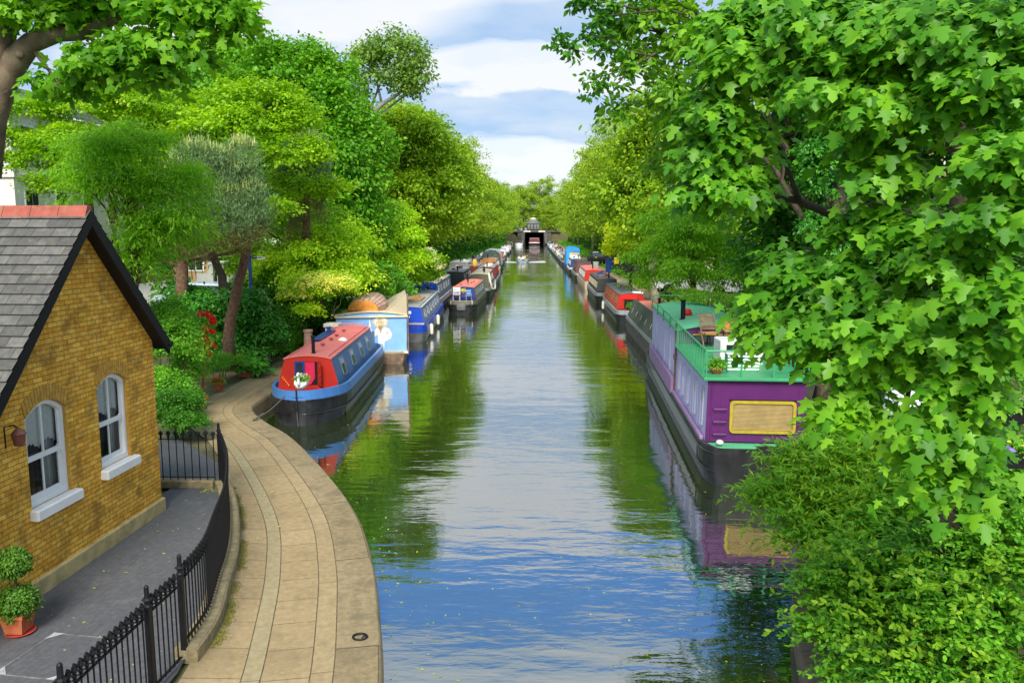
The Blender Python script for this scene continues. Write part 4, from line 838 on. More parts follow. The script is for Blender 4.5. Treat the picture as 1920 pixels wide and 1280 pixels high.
    q = [(x, .0, z) for x, _, z in secs[0]]; mb = MB(); q2 = [(x*.98, -.03, z) for x, _, z in secs[0]]; mb.add(q2, [tuple(range(len(q2)))]); mb.build('transom', mat('transom_orange', (.68, .27, .05), .5, .25, 6), d)
    mb = MB(); mb.tube([(x_[6][0], x_[6][1], x_[6][2]+.01) for x_ in secs], .022, 6); mb.build('keel', timber, d)
    for s in (-1, 1): mb = MB(); mb.tube([(x_[0][0] if s < 0 else x_[-1][0], x_[0][1], .05) for x_ in secs], .035, 6); mb.build('gunwale', wood, d)
b2()
def b3():
    t = thing('narrowboat', 'cobalt blue narrowboat with scuffed grey-blue side, moored behind the pale blue barge', 'boat', (-6.72, 41.3, 0), R(2.4))
    hull(t, 14.5, 2.15, .85, 'blunt', 'round', greyhull_and_sheen, COBALT, zb=.45, deckm=paint('deck_pink', (.5, .42, .42)), strake=True, weed=weed)
    P = cabin(t, .9, 12.6, .92, .74, .85, 1.72, BGREY, GREYR, COBALT, COBALT, camber=.06)
    for i in range(6):
        side_win(t, 1, 2.3+i*1.75, .8, .42, P, 1.32, white, mat('pane_sky', (.25, .3, .38), .15, .3, 4))
    panel(t, 'notice', white, [(.05, .894, 1.40), (.22, .894, 1.40), (.22, .894, 1.56), (.05, .894, 1.56)])
    panel(t, 'notice', white, [(.10, .894, 1.20), (.15, .894, 1.20), (.15, .894, 1.30), (.10, .894, 1.30)])
    MB().box(-.9, .93, .55, .88, .86, .93).build('bow_locker', paint('deck_pink', (.5, .42, .42)), t)
    for s in (1, -1): MB().tube([(s*.8, 1.0, 1.80), (s*.8, 12.4, 1.80)], .03, 6).build('handrail', white, t)
    k = MB(); k.sm = True; k.loft([[(x, 4.2+yy, 1.80+z*math.sin(PI*(yy+.01)/2.6)) for x, z in ((-.35, .02), (-.2, .2), (.1, .22), (.35, .1), (.42, .02))] for yy in (0, .6, 1.3, 2.0, 2.59)]); 
    c = thing('canoe', 'small brown canoe lying on the grey roof of the cobalt blue narrowboat', 'canoe', (-6.72, 41.3, 0), R(2.4)); k.build('hull', wood, c); MB().box(-.4, .45, 4.15, 6.8, 1.80, 1.83).build('rack', timber, c)
    for i, (yy, lab) in enumerate(((2.0, 'white fender hanging low beside the bow of the cobalt blue boat'), (6.6, 'white fender hanging amidships on the cobalt blue boat'))):
        v = Vector((-6.72, 41.3, 0))+Matrix.Rotation(R(2.4), 3, 'Z') @ Vector((1.19, yy, .15)); fender('fender', lab, v, .10, .62)
b3()
def b3b():
    t = thing('houseboat', 'blue boat end with three round portholes and pinkish white roof behind the cobalt narrowboat', 'boat', (-8.25, 57, 0), R(1.0))
    hull(t, 13.5, 2.8, .8, 'square', 'round', black, PINKW, zb=.45)
    P = cabin(t, .5, 12, 1.3, 1.2, .8, 2.0, BGREY, PINKW, COBALT, COBALT, camber=.12); cabin(t, .05, .48, 1.33, 1.26, .8, 2.05, COBALT, white, COBALT, COBALT, camber=.12, rail=False)
    for i, x in enumerate((-.62, 0, .62)):
        mb = MB(); n = 14; mb.lathe([(.17, 0), (.17, .03), (.12, .03)], (0, 0, 0), 14); q = mb.build('porthole', chrome, t); q.rotation_euler = (PI/2, 0, 0); q.location = (x, .045, 1.72)
        g = MB().lathe([(.118, 0), (.118, .012)], (0, 0, .02), 14).build('pane', glass, q)
    for i in range(5): side_win(t, 1, 1.9+i*2, .7, .5, P, 1.5, white, glass)
    chimney(t, -.6, .9, 2.1, .55, .07); chimney(t, .7, 3, 2.1, .5); MB().tube([(-1.0, .3, 2.1), (-1.0, .3, 2.7)], .12, 8).build('water_can', NAVY, t)
b3b()
def foldchair(t_label, cat, loc, rz, m, s=1, name='folding_chair'):
    c = thing(name, t_label, cat, loc, rz)
    mb = MB()
    for k in (-1, 1): mb.tube([(k*.24*s, -.2*s, 0), (k*.24*s, .22*s, .95*s)], .02*s, 6); mb.tube([(k*.22*s, .22*s, 0), (k*.22*s, -.2*s, .5*s)], .02*s, 6)
    mb.build('frame', m, c); MB().box(-.24*s, .24*s, -.22*s, .18*s, .44*s, .48*s, bev=.01).build('seat', m, c)
    mb = MB(); 
    for i in range(4): mb.box(-.23*s, .23*s, .10*s+i*.035*s, .12*s+i*.035*s, (.56+i*.1)*s, (.64+i*.1)*s)
    mb.build('backrest', m, c); return c
def b4():
    t = thing('narrowboat', 'narrowboat with salmon roof, navy blue end and white band across its stern', 'boat', (-5.1, 55.6, 0), R(-.6))
    hull(t, 12.5, 2.1, .88, 'round', 'bow', black, OLIVE, zb=.62, deckm=timber)
    P = cabin(t, 1.8, 10.5, .92, .76, .88, 1.72, mat('olive_grey', (.20, .23, .21), .5, .2, 3), SALM, NAVY, NAVY, camber=.08)
    for i in range(4): side_win(t, 1, 3.2+i*1.9, .75, .45, P, 1.35, GUN, glass)
    mb = MB(); mb.loft([[(.82*math.sin(a), .18-.22*math.cos(a)+.16, z) for a in np.linspace(-1.2, 1.2, 11)] for z in (.60, .92)]); mb.build('stern_band', white, t)
    MB().lathe([(.30, 0), (.34, .25), (.28, .48), (.1, .5)], (0, .02, .30), 14, sy=.6).build('stern_button', greyhull_and_sheen, t)
    mb = MB()
    for z in (1.25, 1.55): mb.tube([(.86*math.sin(a), .55-.35*math.cos(a), z) for a in np.linspace(-1.5, 1.5, 11)]+[(.9, 1.5, z)], .018, 6)
    for a in np.linspace(-1.4, 1.4, 6): mb.tube([(.86*math.sin(a), .55-.35*math.cos(a), .88), (.86*math.sin(a), .55-.35*math.cos(a), 1.55)], .015, 6)
    mb.build('stern_rail', MAROON, t)
    for i, (x, y) in enumerate(((-.3, 3), (.1, 4.2), (.3, 5), (-.1, 6.2), (.35, 6.6))): vent(t, x, y, 1.80, MAROON)
    chimney(t, -.15, 6.8, 1.8, .6)
    foldchair('white slatted folding chair on the stern deck of the salmon roofed boat', 'chair', (-5.5, 56.5, .86), 0, white, 1.0)
    foldchair('pale blue folding chair beside the white one on the stern deck', 'chair', (-4.65, 56.6, .86), R(20), PBLUE, .8)
    f = thing('yellow_flowers', 'bright yellow flowers in a pot on the stern rail of the salmon roofed boat', 'flowers', (-5.0, 56.4, 1.45)); foliage('blossoms', crown([(0, 0, .14, .17, .17, .13)], 40, 8, .05, .06, 5, out=1), OVAL, leafmat('petal_deep_yellow', (.6, .4, .01), (.8, .6, .01), (.9, .7, .02)), f); MB().lathe([(.06, -.1), (.1, .05), (.02, .05)], (0, 0, 0), 10).build('pot', terra, f)
b4()
def simple(name, label, x, y, rot, L, B=2.1, zg=.85, zr=1.7, side=CHAR, roof=GREYR, end=None, hm=black, gm=GUN, near='bow', far='round', c0=1.5, c1=None, nw=4, wm=None, tops=1, fend_=None, camber=.07, cat='boat', pane=None, sheer=.15, wt=None):
    t = thing(name, label, cat, (x, y, 0), R(rot)); hull(t, L, B, zg, near, far, hm, gm, sheer=sheer, strake=y < 110)
    c1 = c1 or L-1.6; P = cabin(t, c0, c1, B/2-.13, wt or B/2-.3, zg, zr, side, roof, end, end, camber=camber, rail=y < 120)
    s = -1 if x > 0 else 1
    for i in range(nw): side_win(t, s, c0+(c1-c0)*(i+.5)/nw, min(1.0, (c1-c0)/nw*.55), (zr-zg)*.5, P, zg+(zr-zg)*.56, wm or white, pane or glass)
    rng = random.Random(int(y*7+x)); cols = [white, terra, NAVY, GUN, cream, MAROON, timber]
    for i in range(tops):
        k = rng.random(); yy = c0+(c1-c0)*(i+.3+rng.random()*.4)/tops; xx = rng.uniform(-.4, .4)
        if i == 0: chimney(t, xx, yy, zr+camber, rng.uniform(.4, .6))
        elif k < .3: vent(t, xx, yy, zr+camber, cols[rng.randrange(7)])
        elif k < .6: MB().box(xx-.3, xx+.3, yy-.4, yy+.4, zr+camber-.02, zr+camber+rng.uniform(.08, .3), bev=.03).build('roof_box', cols[rng.randrange(7)], t)
        else: MB().lathe([(.12, 0), (.16, .2), (.14, .22)], (xx, yy, zr+camber-.02), 10).build('roof_pot', cols[rng.randrange(7)], t)
    return t
simple('narrowboat', 'cream roofed narrowboat with olive side directly behind the salmon roofed boat', -4.85, 68.8, .3, 12, side=OLIVE, roof=cream, end=OLIVE, near='round', far='bow', zr=1.95, tops=3)
mb = MB(); mb.sm = True; t_ = thing('rope_fender', 'long cream rope fender slung in a curve from the cream roofed boat', 'fender', (-3.75, 68.4, .9)); mb.tube([(-.15, 0, 1.3), (0, 0, .6), (.12, .1, .0), (.35, 1.0, -.1), (.25, 3.4, .45)], .085, 8); mb.build('body', fend, t_)
simple('narrowboat', 'grey roofed narrowboat with a red window panel behind the cream roofed one', -4.9, 81.5, .4, 13, side=MAROON, roof=mat('mauve_grey', (.30, .26, .26), .7, .2, 2), end=MAROON, near='round', far='bow', zr=1.95, wm=RED1, pane=RED1, tops=6)
simple('cruiser', 'grey cluttered cruiser moored on the inside behind the porthole boat', -7.4, 71.5, 1.0, 13, 2.5, side=CHAR, roof=GREYR, zr=2.0, tops=8, near='blunt', end=CHAR, cat='boat')
w_ = simple('workboat', 'white topped cabin boat with rail frame on the inside row by the bushes', -8.2, 86, 1, 10, 2.6, side=GUN, roof=mat('roof_white', (.58, .58, .52), .6, .15, 3), zr=2.3, tops=5, near='blunt', cat='boat')
simple('narrowboat', 'narrowboat on the inside row with maroon and white striped roof boxes', -6.9, 86.5, .6, 12, side=PINKW, roof=mat('mauve', (.34, .30, .32), .7, .2), end=MAROON, near='blunt', tops=8, zr=1.9)
p = thing('yellow_sack', 'yellow sack of gear standing on the inside row boats', 'sack', (-6.35, 85.5, 1.9)); q = MB(); q.sm = True; q.lathe([(.22, 0), (.27, .25), (.25, .6), (.18, .8), (.05, .88)], (0, 0, 0), 10); q.build('cloth', mat('yellow_cloth', (.80, .50, .05), .8, .2, 4), p)
t = simple('cruiser', 'wooden cabin cruiser with orange varnished roof and cream hull', -5.6, 97, .8, 11, 2.5, side=wood, roof=wood, end=wood, hm=cream, gm=cream, near='blunt', zr=2.1, zg=1.1, nw=4, camber=.16)
simple('narrowboat', 'dull grey narrowboat with black roof pipes on the inside row before the canopy boat', -8.1, 99, .8, 13, 2.3, side=CHAR, roof=mat('grey_tar', (.16, .16, .15), .8, .2), zr=2.0, tops=8, near='blunt')
def canopy_boat(name, label, x, y, L, B, zg, zt, m, hm, rot=0):
    t = thing(name, label, 'boat', (x, y, 0), R(rot)); hull(t, L, B, zg, 'blunt', 'bow', hm, hm)
    n = 11; mb = MB(); mb.sm = True
    prof = [(-math.cos(PI*i/(n-1))*(B/2-.02), zg+(zt-zg)*min(1, math.sin(PI*i/(n-1))**.45)) for i in range(n)]
    mb.loft([[(a, yy, z) for a, z in prof] for yy in (.5, 2.5, 5, L*.65)]); mb.build('canopy', m, t)
    mb = MB(); mb.add([(a*.95, .62, z-.08) for a, z in prof], [tuple(range(n))]); mb.build('canopy_end', mat('canopy_dark', (.045, .075, .06), .6, .4, 3, .5), t)
    for yy in (.5, 2.5, 5): mb = MB(); mb.tube([(a*1.01, yy, z+.01) for a, z in prof], .03, 5); mb.build('hoop', GUN, t)
    return t
canopy_boat('covered_boat', 'boat under a tall rounded grey green canvas cover, left row', -6.25, 117, 14, 3.0, .75, 3.0, mat('canvas_grey', (.33, .38, .38), .6, .15, 2), mat('dark_green_hull', (.03, .06, .05), .5), .8)
FARL = [('grey topped narrowboat with tall cluttered roof just past the canvas covered boat', -8.4, 112, 13, CHAR, mat('grey_tar', (.16, .16, .15))), ('narrowboat with a bright red stern cabin in the left row', -6.3, 140, 12, RED1, RED1), ('white sided boat beside the red sterned one in the left row', -8.6, 138, 12, white, GREYR), ('light blue roofed boat in the far left row', -6.9, 165, 14, white, paint('sky_blue', (.20, .50, .62), .5)), ('second pale blue boat further up the left row', -8.9, 160, 12, PBLUE, paint('sky_blue', (.20, .50, .62))), ('white cruiser in the far left row before the bridge', -7.0, 190, 13, white, white), ('mauve grey boat in the far left row', -7.2, 212, 14, PINKW, BGREY), ('dark blue boat in the far left row near the bridge ramp', -8, 235, 14, NAVY, CHAR), ('last small grey boat on the left before the wing wall', -8, 262, 12, CHAR, GREYR)]
for lab, x, y, L, s_, r_ in FARL: simple('moored_boat', lab, x, y, 1.0, L, 2.2, side=s_, roof=r_, tops=4, nw=3, end=s_, near='blunt', zr=1.85)
# right-hand row
t = thing('narrowboat', 'narrowboat with steep green canvas side cover and red roof behind the purple houseboat', 'boat', (6.25, 32.9, 0), R(-.6))
hull(t, 15.6, 2.1, .92, 'round', 'bow', mat('brown_hull', (.10, .085, .075), .5, .4, 2, .2, grime=(.2, .19, .17, .5)), GUN, zb=.74)
P = cabin(t, 1.0, 12.2, .90, .66, .92, 1.78, cloth, SALM, SALM, NAVY, camber=.08)
mb = MB(); mb.sm = False
mb.loft([[(-1.00, yy, .93), (-.93+.02*math.sin(yy*3), yy, 1.2), (-.80+.02*math.sin(yy*2), yy, 1.55), (-.66, yy, 1.93), (-.60, yy, 1.93)] for yy in np.linspace(.6, 13.2, 30)]); mb.add([(-1, 13.2, .93), (-.66, 13.2, 1.93), (-.6, 13.2, .93)], [(0, 1, 2)]); mb.add([(-1, .6, .93), (-.6, .6, .93), (-.66, .6, 1.93)], [(0, 1, 2)]); mb.build('canvas_cover', cloth, t)
for i in range(6):
    yy = 2.2+i*1.9; mb = MB()
    for dz in (-.16, .05): mb.add([(-.945+.24*(.18+dz+.2), yy+dz, 1.30+dz), (-.925+.24*(.18+dz+.2), yy+dz+.14, 1.38+dz), (-.93+.24*(.30+dz+.2), yy+dz+.10, 1.50+dz), (-.95+.24*(.30+dz+.2), yy+dz+.02, 1.42+dz)], [(0, 1, 2, 3)])
    mb.build('canvas_flap', fend, t) if False else None
for i in range(6):
    yy = 2.0+i*1.9; MB().box(-.02, .0, -.05, .05, -.13, .13, M=Matrix.Translation((-.895, yy, 1.40)) @ Matrix.Rotation(R(17), 4, 'Y') @ Matrix.Rotation(R(25), 4, 'X')).build('canvas_window', mat('flap_pale', (.5, .5, .44), .6, .2), t)
for yy in (3.0, 10.6): MB().tube([(-1.0, yy, .95), (-.68, yy, 1.93)], .012, 5).build('cover_seam', CHAR, t)
chimney(t, -.15, 6.6, 1.84, .62, .065, mat('rust_iron', (.06, .03, .02), .6)); MB().box(-.1, .5, 2.8, 3.6, 1.86, 1.98, bev=.03).build('roof_hatch', cream, t); vent(t, .2, 5.0, 1.86, terra); vent(t, 0, 8, 1.86, cream)
MB().lathe([(.10, .1), (.12, .45), (.11, .8), (.02, .82)], (-.86, .22, 0), 12).build('stern_fender', mat('red_white', (.6, .04, .04), .6), t)
t = simple('narrowboat', 'slate roofed narrowboat with orange red side and bright red end curtain, right row', 6.15, 49.6, -.3, 12.8, zr=1.78, side=ORED, roof=SLATE_, end=RED1, gm=GUN, near='blunt', far='bow', c0=1.2, nw=4, wm=mat('rust_frame', (.45, .18, .09)), pane=mat('rust_pane', (.30, .12, .06), .3), tops=3)
panel(t, 'red_curtain', mat('bright_red', (.85, .012, .008), .6), [(-.62, 1.17, 1.50), (.35, 1.17, 1.50), (.35, 1.17, 1.79), (-.62, 1.17, 1.79)]); panel(t, 'doorway', mat('inside', (.01, .008, .008)), [(-.45, 1.17, .95), (.45, 1.17, .95), (.45, 1.17, 1.45), (-.45, 1.17, 1.45)])
MB().box(.1, .75, 1.2, 1.9, 1.84, 1.93, bev=.02).build('white_hatch', white, t); MB().box(-.5, .3, 2.2, 9, 1.87, 1.92, bev=.02).build('solar_panel', CHAR, t)
foliage('bow_plants', crown([(.1, .75, 1.1, .45, .3, .2)], 60, 12, .1, .08, 8), QUAD, L_BUSH, t)
fender('fender', 'white fender hanging beside the orange red boat on the right', (5.0, 58.0, .15), .09, .6)
simple('narrowboat', 'charcoal narrowboat with a row of pale windows, right row', 5.95, 63.8, -.2, 13.2, side=CHAR, roof=CHAR, gm=GUN, near='blunt', far='bow', nw=6, wm=cream, tops=6, zr=1.8)
simple('narrowboat', 'narrowboat with dull pink-red roof and tan hull band, right row', 5.85, 78.5, -.2, 13.5, side=mat('grey_side', (.35, .34, .31), .6, .2), roof=ROOFR, gm=TAN, hm=TAN, end=RED1, near='blunt', nw=5, tops=3, zr=1.85)
simple('narrowboat', 'dark maroon narrowboat with black roof, right row', 5.8, 93.5, -.1, 11.5, side=mat('dull_maroon', (.13, .06, .06), .5, .3), roof=CHAR, near='blunt', nw=3, tops=3, zr=2.1, pane=CHAR, wm=timber)
simple('narrowboat', 'white roofed boat with blue hull in front of the blue canopy', 5.7, 106, -.1, 11, side=NAVY, roof=mat('roof_white', (.58, .58, .52)), gm=white, near='bow', nw=3, tops=5, zr=2.0)
t = thing('canopy_boat', 'boat with a tall bright blue canvas canopy, right row', 'boat', (5.7, 118.5, 0)); hull(t, 12, 2.2, .8, 'blunt', 'bow', CHAR, NAVY); bc = mat('canvas_blue', (.02, .30, .72), .6, .15, 2)
P = cabin(t, 4.6, 10, .95, .8, .8, 1.9, GREYR, GREYR); cabin(t, .8, 4.4, 1.05, .95, 2.7, 3.15, bc, bc, bc, bc, camber=.25, rail=False)
for x in (-1, .93): MB().box(x, x+.07, .8, 4.4, .8, 2.72).build('canopy_side', bc, t)
for y in (.8, 4.3): MB().box(-.95, -.5, y, y+.05, .8, 2.72).build('canopy_flap', bc, t)
MB().box(-.5, .93, .82, .85, 1.7, 2.6).build('clear_panel', mat('clear_vinyl', (.5, .45, .42), .2, .4, 3), t)
FARR = [('pale grey boat behind the blue canopy, right row', 132, CHAR, GREYR), ('boat with tan roof load in the far right row', 147, GREYR, TAN), ('cream hulled boat in the far right row', 162, cream, GREYR), ('dark green boat in the far right row', 177, OLIVE, CHAR), ('boat with orange roof covers in the far right row', 193, GREYR, mat('orange_cover', (.65, .36, .12), .7)), ('blue grey boat in the far right row', 210, BGREY, GREYR), ('white boat in the far right row', 227, white, GREYR), ('teal hulled boat in the far right row', 245, paint('teal', (.05, .25, .27)), CHAR), ('last grey boat of the right row by the bridge', 263, CHAR, GREYR)]
for i, (lab, y, s_, r_) in enumerate(FARR): simple('moored_boat', lab, 5.6-.1*i*.3, y, 0, 13, 2.1, side=s_, roof=r_, tops=5, nw=4, near='blunt', zr=1.85)
# purple houseboat
def purple():
    t = thing('houseboat', 'large purple and lilac houseboat with green railed roof deck, nearest on the right', 'boat', (5.16, 17.75, 0), R(-2.9))
    L, B = 15.4, 2.55; hull(t, L, B, .86, 'blunt', 'square', black, black, zb=.74, sheer=.0, deckm=MINT, strake=True)
    mb = MB()
    for s in (-1, 1): mb.loft([[(s*(hull_w(d, L, B, 'blunt', 'square')+.004), d, z) for z in (.36, .72)] for d in (1.1, 3, 6, 10, 15)])
    mb.build('hull_sky_sheen', greyhull_and_sheen, t)  # bright reflection of the sky on the black hull side, painted as grey strips
    y0, y1, y2 = .75, 6.2, 14.2; w_ = 1.12
    P = cabin(t, y0, y1+.05, w_+.03, w_, .86, 2.36, LILAC, MINT, PURP, PURP, camber=.0, over=.09, rail=False)
    P2 = cabin(t, y1+.06, y2, w_+.03, w_, .86, 2.80, LILAC, MINT, PURP, PURP, camber=.16, over=.06, rail=False)
    # step of raised bulwark further aft
    MB().box(-w_-.15, -w_-.035, 6.6, 13.9, .80, 1.32, bev=.02).build('bulwark', PINKP, t); MB().box(-w_-.13, -w_-.035, .9, 6.4, .80, .96, bev=.02).build('side_ledge', PINKP, t)
    # big front window with yellow frame
    yf = mat('yellow_frame', (.42, .32, .03), .4, .15, 8); y = y0-.004
    def rr(x0, x1, z0, z1, r, yy): 
        q = []
        for cx, cz, a in ((x1-r, z0+r, -90), (x1-r, z1-r, 0), (x0+r, z1-r, 90), (x0+r, z0+r, 180)):
            q += [(cx+r*math.cos(R(a+i*22.5)), yy, cz+r*math.sin(R(a+i*22.5))) for i in range(5)]
        return q
    f = MB(); X0, X1, Z0, Z1 = -.60, .92, 1.08, 1.86
    f.loft([rr(X0, X1, Z0, Z1, .10, y), rr(X0, X1, Z0, Z1, .10, y-.05), rr(X0+.07, X1-.07, Z0+.07, Z1-.07, .06, y-.05), rr(X0+.07, X1-.07, Z0+.07, Z1-.07, .06, y-.01)], closed=True); fr = f.build('front_window', yf, t)
    bl = mat('cane_blind', (.40, .28, .11), .7, .15, 6); mb = MB(); n = 20
    for i in range(n): z = Z0+.08+(Z1-Z0-.16)*i/n; mb.box(X0+.08, X1-.08, y-.018, y-.008+.0, z, z+(Z1-Z0-.16)/n*.72)
    mb.build('blind', bl, fr); mb = MB(); mb.add([(X0+.06, y-.006, Z0+.06), (X1-.06, y-.006, Z0+.06), (X1-.06, y-.006, Z1-.06), (X0+.06, y-.006, Z1-.06)], [(0, 1, 2, 3)]); mb.build('pane', mat('blind_back', (.20, .13, .06), .4), fr)
    MB().box(X0-.02, X1+.02, y-.06, y-.002, Z1+.03, Z1+.055).build('drip_rail', PURP, t)
    for i in range(3):
        z = 1.06+i*.30; MB().tube([(-.98, y, z), (-.98, y-.09, z), (-.68, y-.09, z), (-.68, y, z)], .014, 6).build('ladder_rung', PURP, t)
    MB().tube([(-1.03, y-.012, .9), (-1.03, y-.012, 2.3)], .018, 6).build('pipe', PURP, t)
    for x in (-.86, .98): MB().ball((x, .42, .93), (.09, .09, .06), 12, 6).build('deck_dome', mat('dome_white', (.75, .65, .68), .3), t)
    # bulwark rising at the right of the foredeck
    mb = MB(); mb.loft([[(hull_w(d, L, B, 'blunt', 'square')*s*.995, d, z) for z in (.80, .97)] for s, d in ((-.12, .01), (.3, .01), (1, .0), (1, .1), (1, .3), (1, .6))]); mb.build('bow_bulwark', black, t)
    # side windows: tall and narrow, lilac rimmed, with a pipe where the cabins meet
    for yy, h, ww in ((1.35, .95, .36), (2.55, .95, .36), (3.75, .95, .30), (4.75, .9, .26), (5.6, .9, .26)):
        for s in (-1, 1): side_win(t, s, yy, ww, h, P, 1.58, LIL2, mat('pane_lilac', (.34, .36, .48), .15, .4, 3), top=glass)
    for yy in (8, 9.6, 12.4): 
        for s in (-1, 1): side_win(t, s, yy, .16, 1.2, P2, 1.9, LIL2, glass)
    mb = MB(); mb.tube([(-w_-.05, 6.5, .9), (-w_-.04, 6.5, 3.0)], .035, 7); mb.box(-w_-.10, -w_-.02, 6.42, 6.58, 1.9, 2.05); mb.build('brown_pipe', mat('rusty_brown', (.14, .075, .045), .7, .3), t)
    for yy in (2.0, 3.2, 4.3, 5.3, 7.4, 8.8, 10.4, 11.6, 13.0):
        zt_ = 2.3 if yy < 6 else 2.75
        for s in (-1, 1): MB().box(s*(w_+.032)-.004, s*(w_+.032)+.004, yy-.012, yy+.012, .98 if yy < 6.3 or s > 0 else 1.33, zt_, M=None).build('seam', LILAC, t)
    for x in (-.80, 1.0): MB().box(x-.012, x+.012, y0-.012, y0-.005, .9, 2.3).build('seam', PURP, t)
    # deck fascia and railings
    MB().box(-w_-.12, w_+.12, y0-.13, y1+.04, 2.345, 2.41, bev=.02).build('deck_edge', GRN, t)
    rmb = MB(); zr = 3.02; xs = w_+.05
    rmb.tube([(-xs, y2, zr+.06), (-xs, y1, zr+.03), (-xs, y0, zr)], .024, 7); rmb.tube([(xs, y2, zr+.06), (xs, y1, zr), (xs, y0, zr)], .024, 7); rmb.tube([(-xs, y0, zr), (xs, y0, zr)], .024, 7); rmb.tube([(-xs, y2, zr+.06), (-xs*.9, y2, zr+.22), (xs*.9, y2, zr+.22), (xs, y2, zr+.06)], .022, 7)
    rmb.tube([(-xs-.03, y2, 2.86), (-xs-.03, y1+.1, 2.84)], .03, 6)
    rmb.build('top_rail', GRN, t)
    for i in range(15):
        yy = y0+(y1-y0)*i/14
        for s in (-1, 1): MB().box(s*xs-.014, s*xs+.014, yy-.014, yy+.014, 2.40, zr).build('baluster', GRN, t)
    for x in (-.36, .38): MB().box(x-.02, x+.02, y0-.02, y0+.02, 2.40, zr).build('baluster', GRN, t)
    for yy in (8, 10, 12, 14.1):
        for s in (-1, 1): MB().box(s*xs-.02, s*xs+.02, yy-.02, yy+.02, 2.70, zr+.04).build('baluster', GRN, t)
    panel(t, 'cabin_window', glass, [(-.62, y1+.05, 2.46), (-.1, y1+.05, 2.46), (-.1, y1+.05, 2.66), (-.62, y1+.05, 2.66)]); panel(t, 'yellow_trim', yf, [(-.7, y1+.055, 2.68), (.5, y1+.055, 2.68), (.5, y1+.055, 2.72), (-.7, y1+.055, 2.72)])
    chimney(t, -.72, 8.4, 2.9, .62, .075)
    W = lambda x, y, z: Vector((5.16, 17.75, 0))+Matrix.Rotation(R(-2.9), 3, 'Z') @ Vector((x, y, z))
    p = thing('flower_bowl', 'terracotta bowl of green plants on the front corner of the green roof deck', 'planter', W(-.86, 1.2, 2.41)); MB().lathe([(.09, 0), (.17, .10), (.19, .17), (.17, .17), (.15, .14)], (0, 0, 0), 16).build('bowl', terra, p)
    foliage('leaves', crown([(0, 0, .24, .18, .18, .12)], 60, 12, .06, .06, 9), OVAL, L_BUSH, p)
    p = thing('deck_locker', 'white and green ribbed storage locker on the green roof deck', 'locker', W(-.18, 1.7, 2.41)); MB().box(-.36, .36, -.2, .2, 0, .42, bev=.02).build('body', MINT, p)
    for i in range(5): MB().box(-.38, .38, -.22, -.20, .04+i*.08, .08+i*.08).build('rib', white, p)
    MB().box(-.39, .39, -.23, .23, .42, .46, bev=.02).build('lid', white, p)
    p = thing('deck_box', 'off white box with a window behind the green ribbed locker on the deck', 'box', W(-.05, 3.0, 2.41)); MB().box(-.5, .6, -.4, .4, 0, .62, bev=.03).build('body', mat('offwhite', (.66, .66, .64), .5), p); MB().box(-.35, .45, -.415, -.401, .2, .5).build('pane', glass, p)
    p = thing('deck_chair', 'brown slatted folding chair at the back of the green roof deck', 'chair', W(-.35, 5.6, 2.41), R(12)); mb = MB()
    for k in (-1, 1): mb.tube([(k*.24, -.3, 0), (k*.24, .22, .98)], .022, 6); mb.tube([(k*.21, .3, 0), (k*.21, -.25, .46)], .022, 6)
    mb.build('frame', timber, p); MB().box(-.24, .24, -.22, .16, .42, .45, bev=.01).build('seat', wood, p); mb = MB()
    for i in range(5): mb.box(-.23, .23, .05+i*.045, .07+i*.045, .52+i*.09, .59+i*.09)
    mb.build('backrest', timber, p)
    p = thing('wooden_table', 'small brown wooden table with raised panel beside the deck chair', 'table', W(.35, 5.5, 2.41)); MB().box(-.3, .3, -.25, .25, .50, .54).build('table_top', wood, p)
    for a in (-.26, .22):
        for b in (-.21, .17): MB().box(a, a+.04, b, b+.04, 0, .5).build('leg', timber, p)
    MB().box(-.28, .28, .1, .14, .54, .85).build('panel', wood, p)
    p = thing('red_can', 'small red can standing beside the black chimney on the green roof', 'can', W(-.45, 9.2, 2.95)); MB().lathe([(.13, 0), (.15, .1), (.10, .22), (.03, .25)], (0, 0, 0), 12).build('body', paint('bright_can', (.7, .02, .01)), p)
    p = thing('rope', 'pale mooring rope running from the purple bow into the bankside leaves', 'rope', W(.5, .3, .9)); a = W(.55, .1, .92); b = PY(1530, 872, 16.2); MB().tube([a.lerp(b, i/6)-Vector((0, 0, .07*math.sin(PI*i/6))) for i in range(7)], .018, 6).build('line', fend, p, True)
purple()
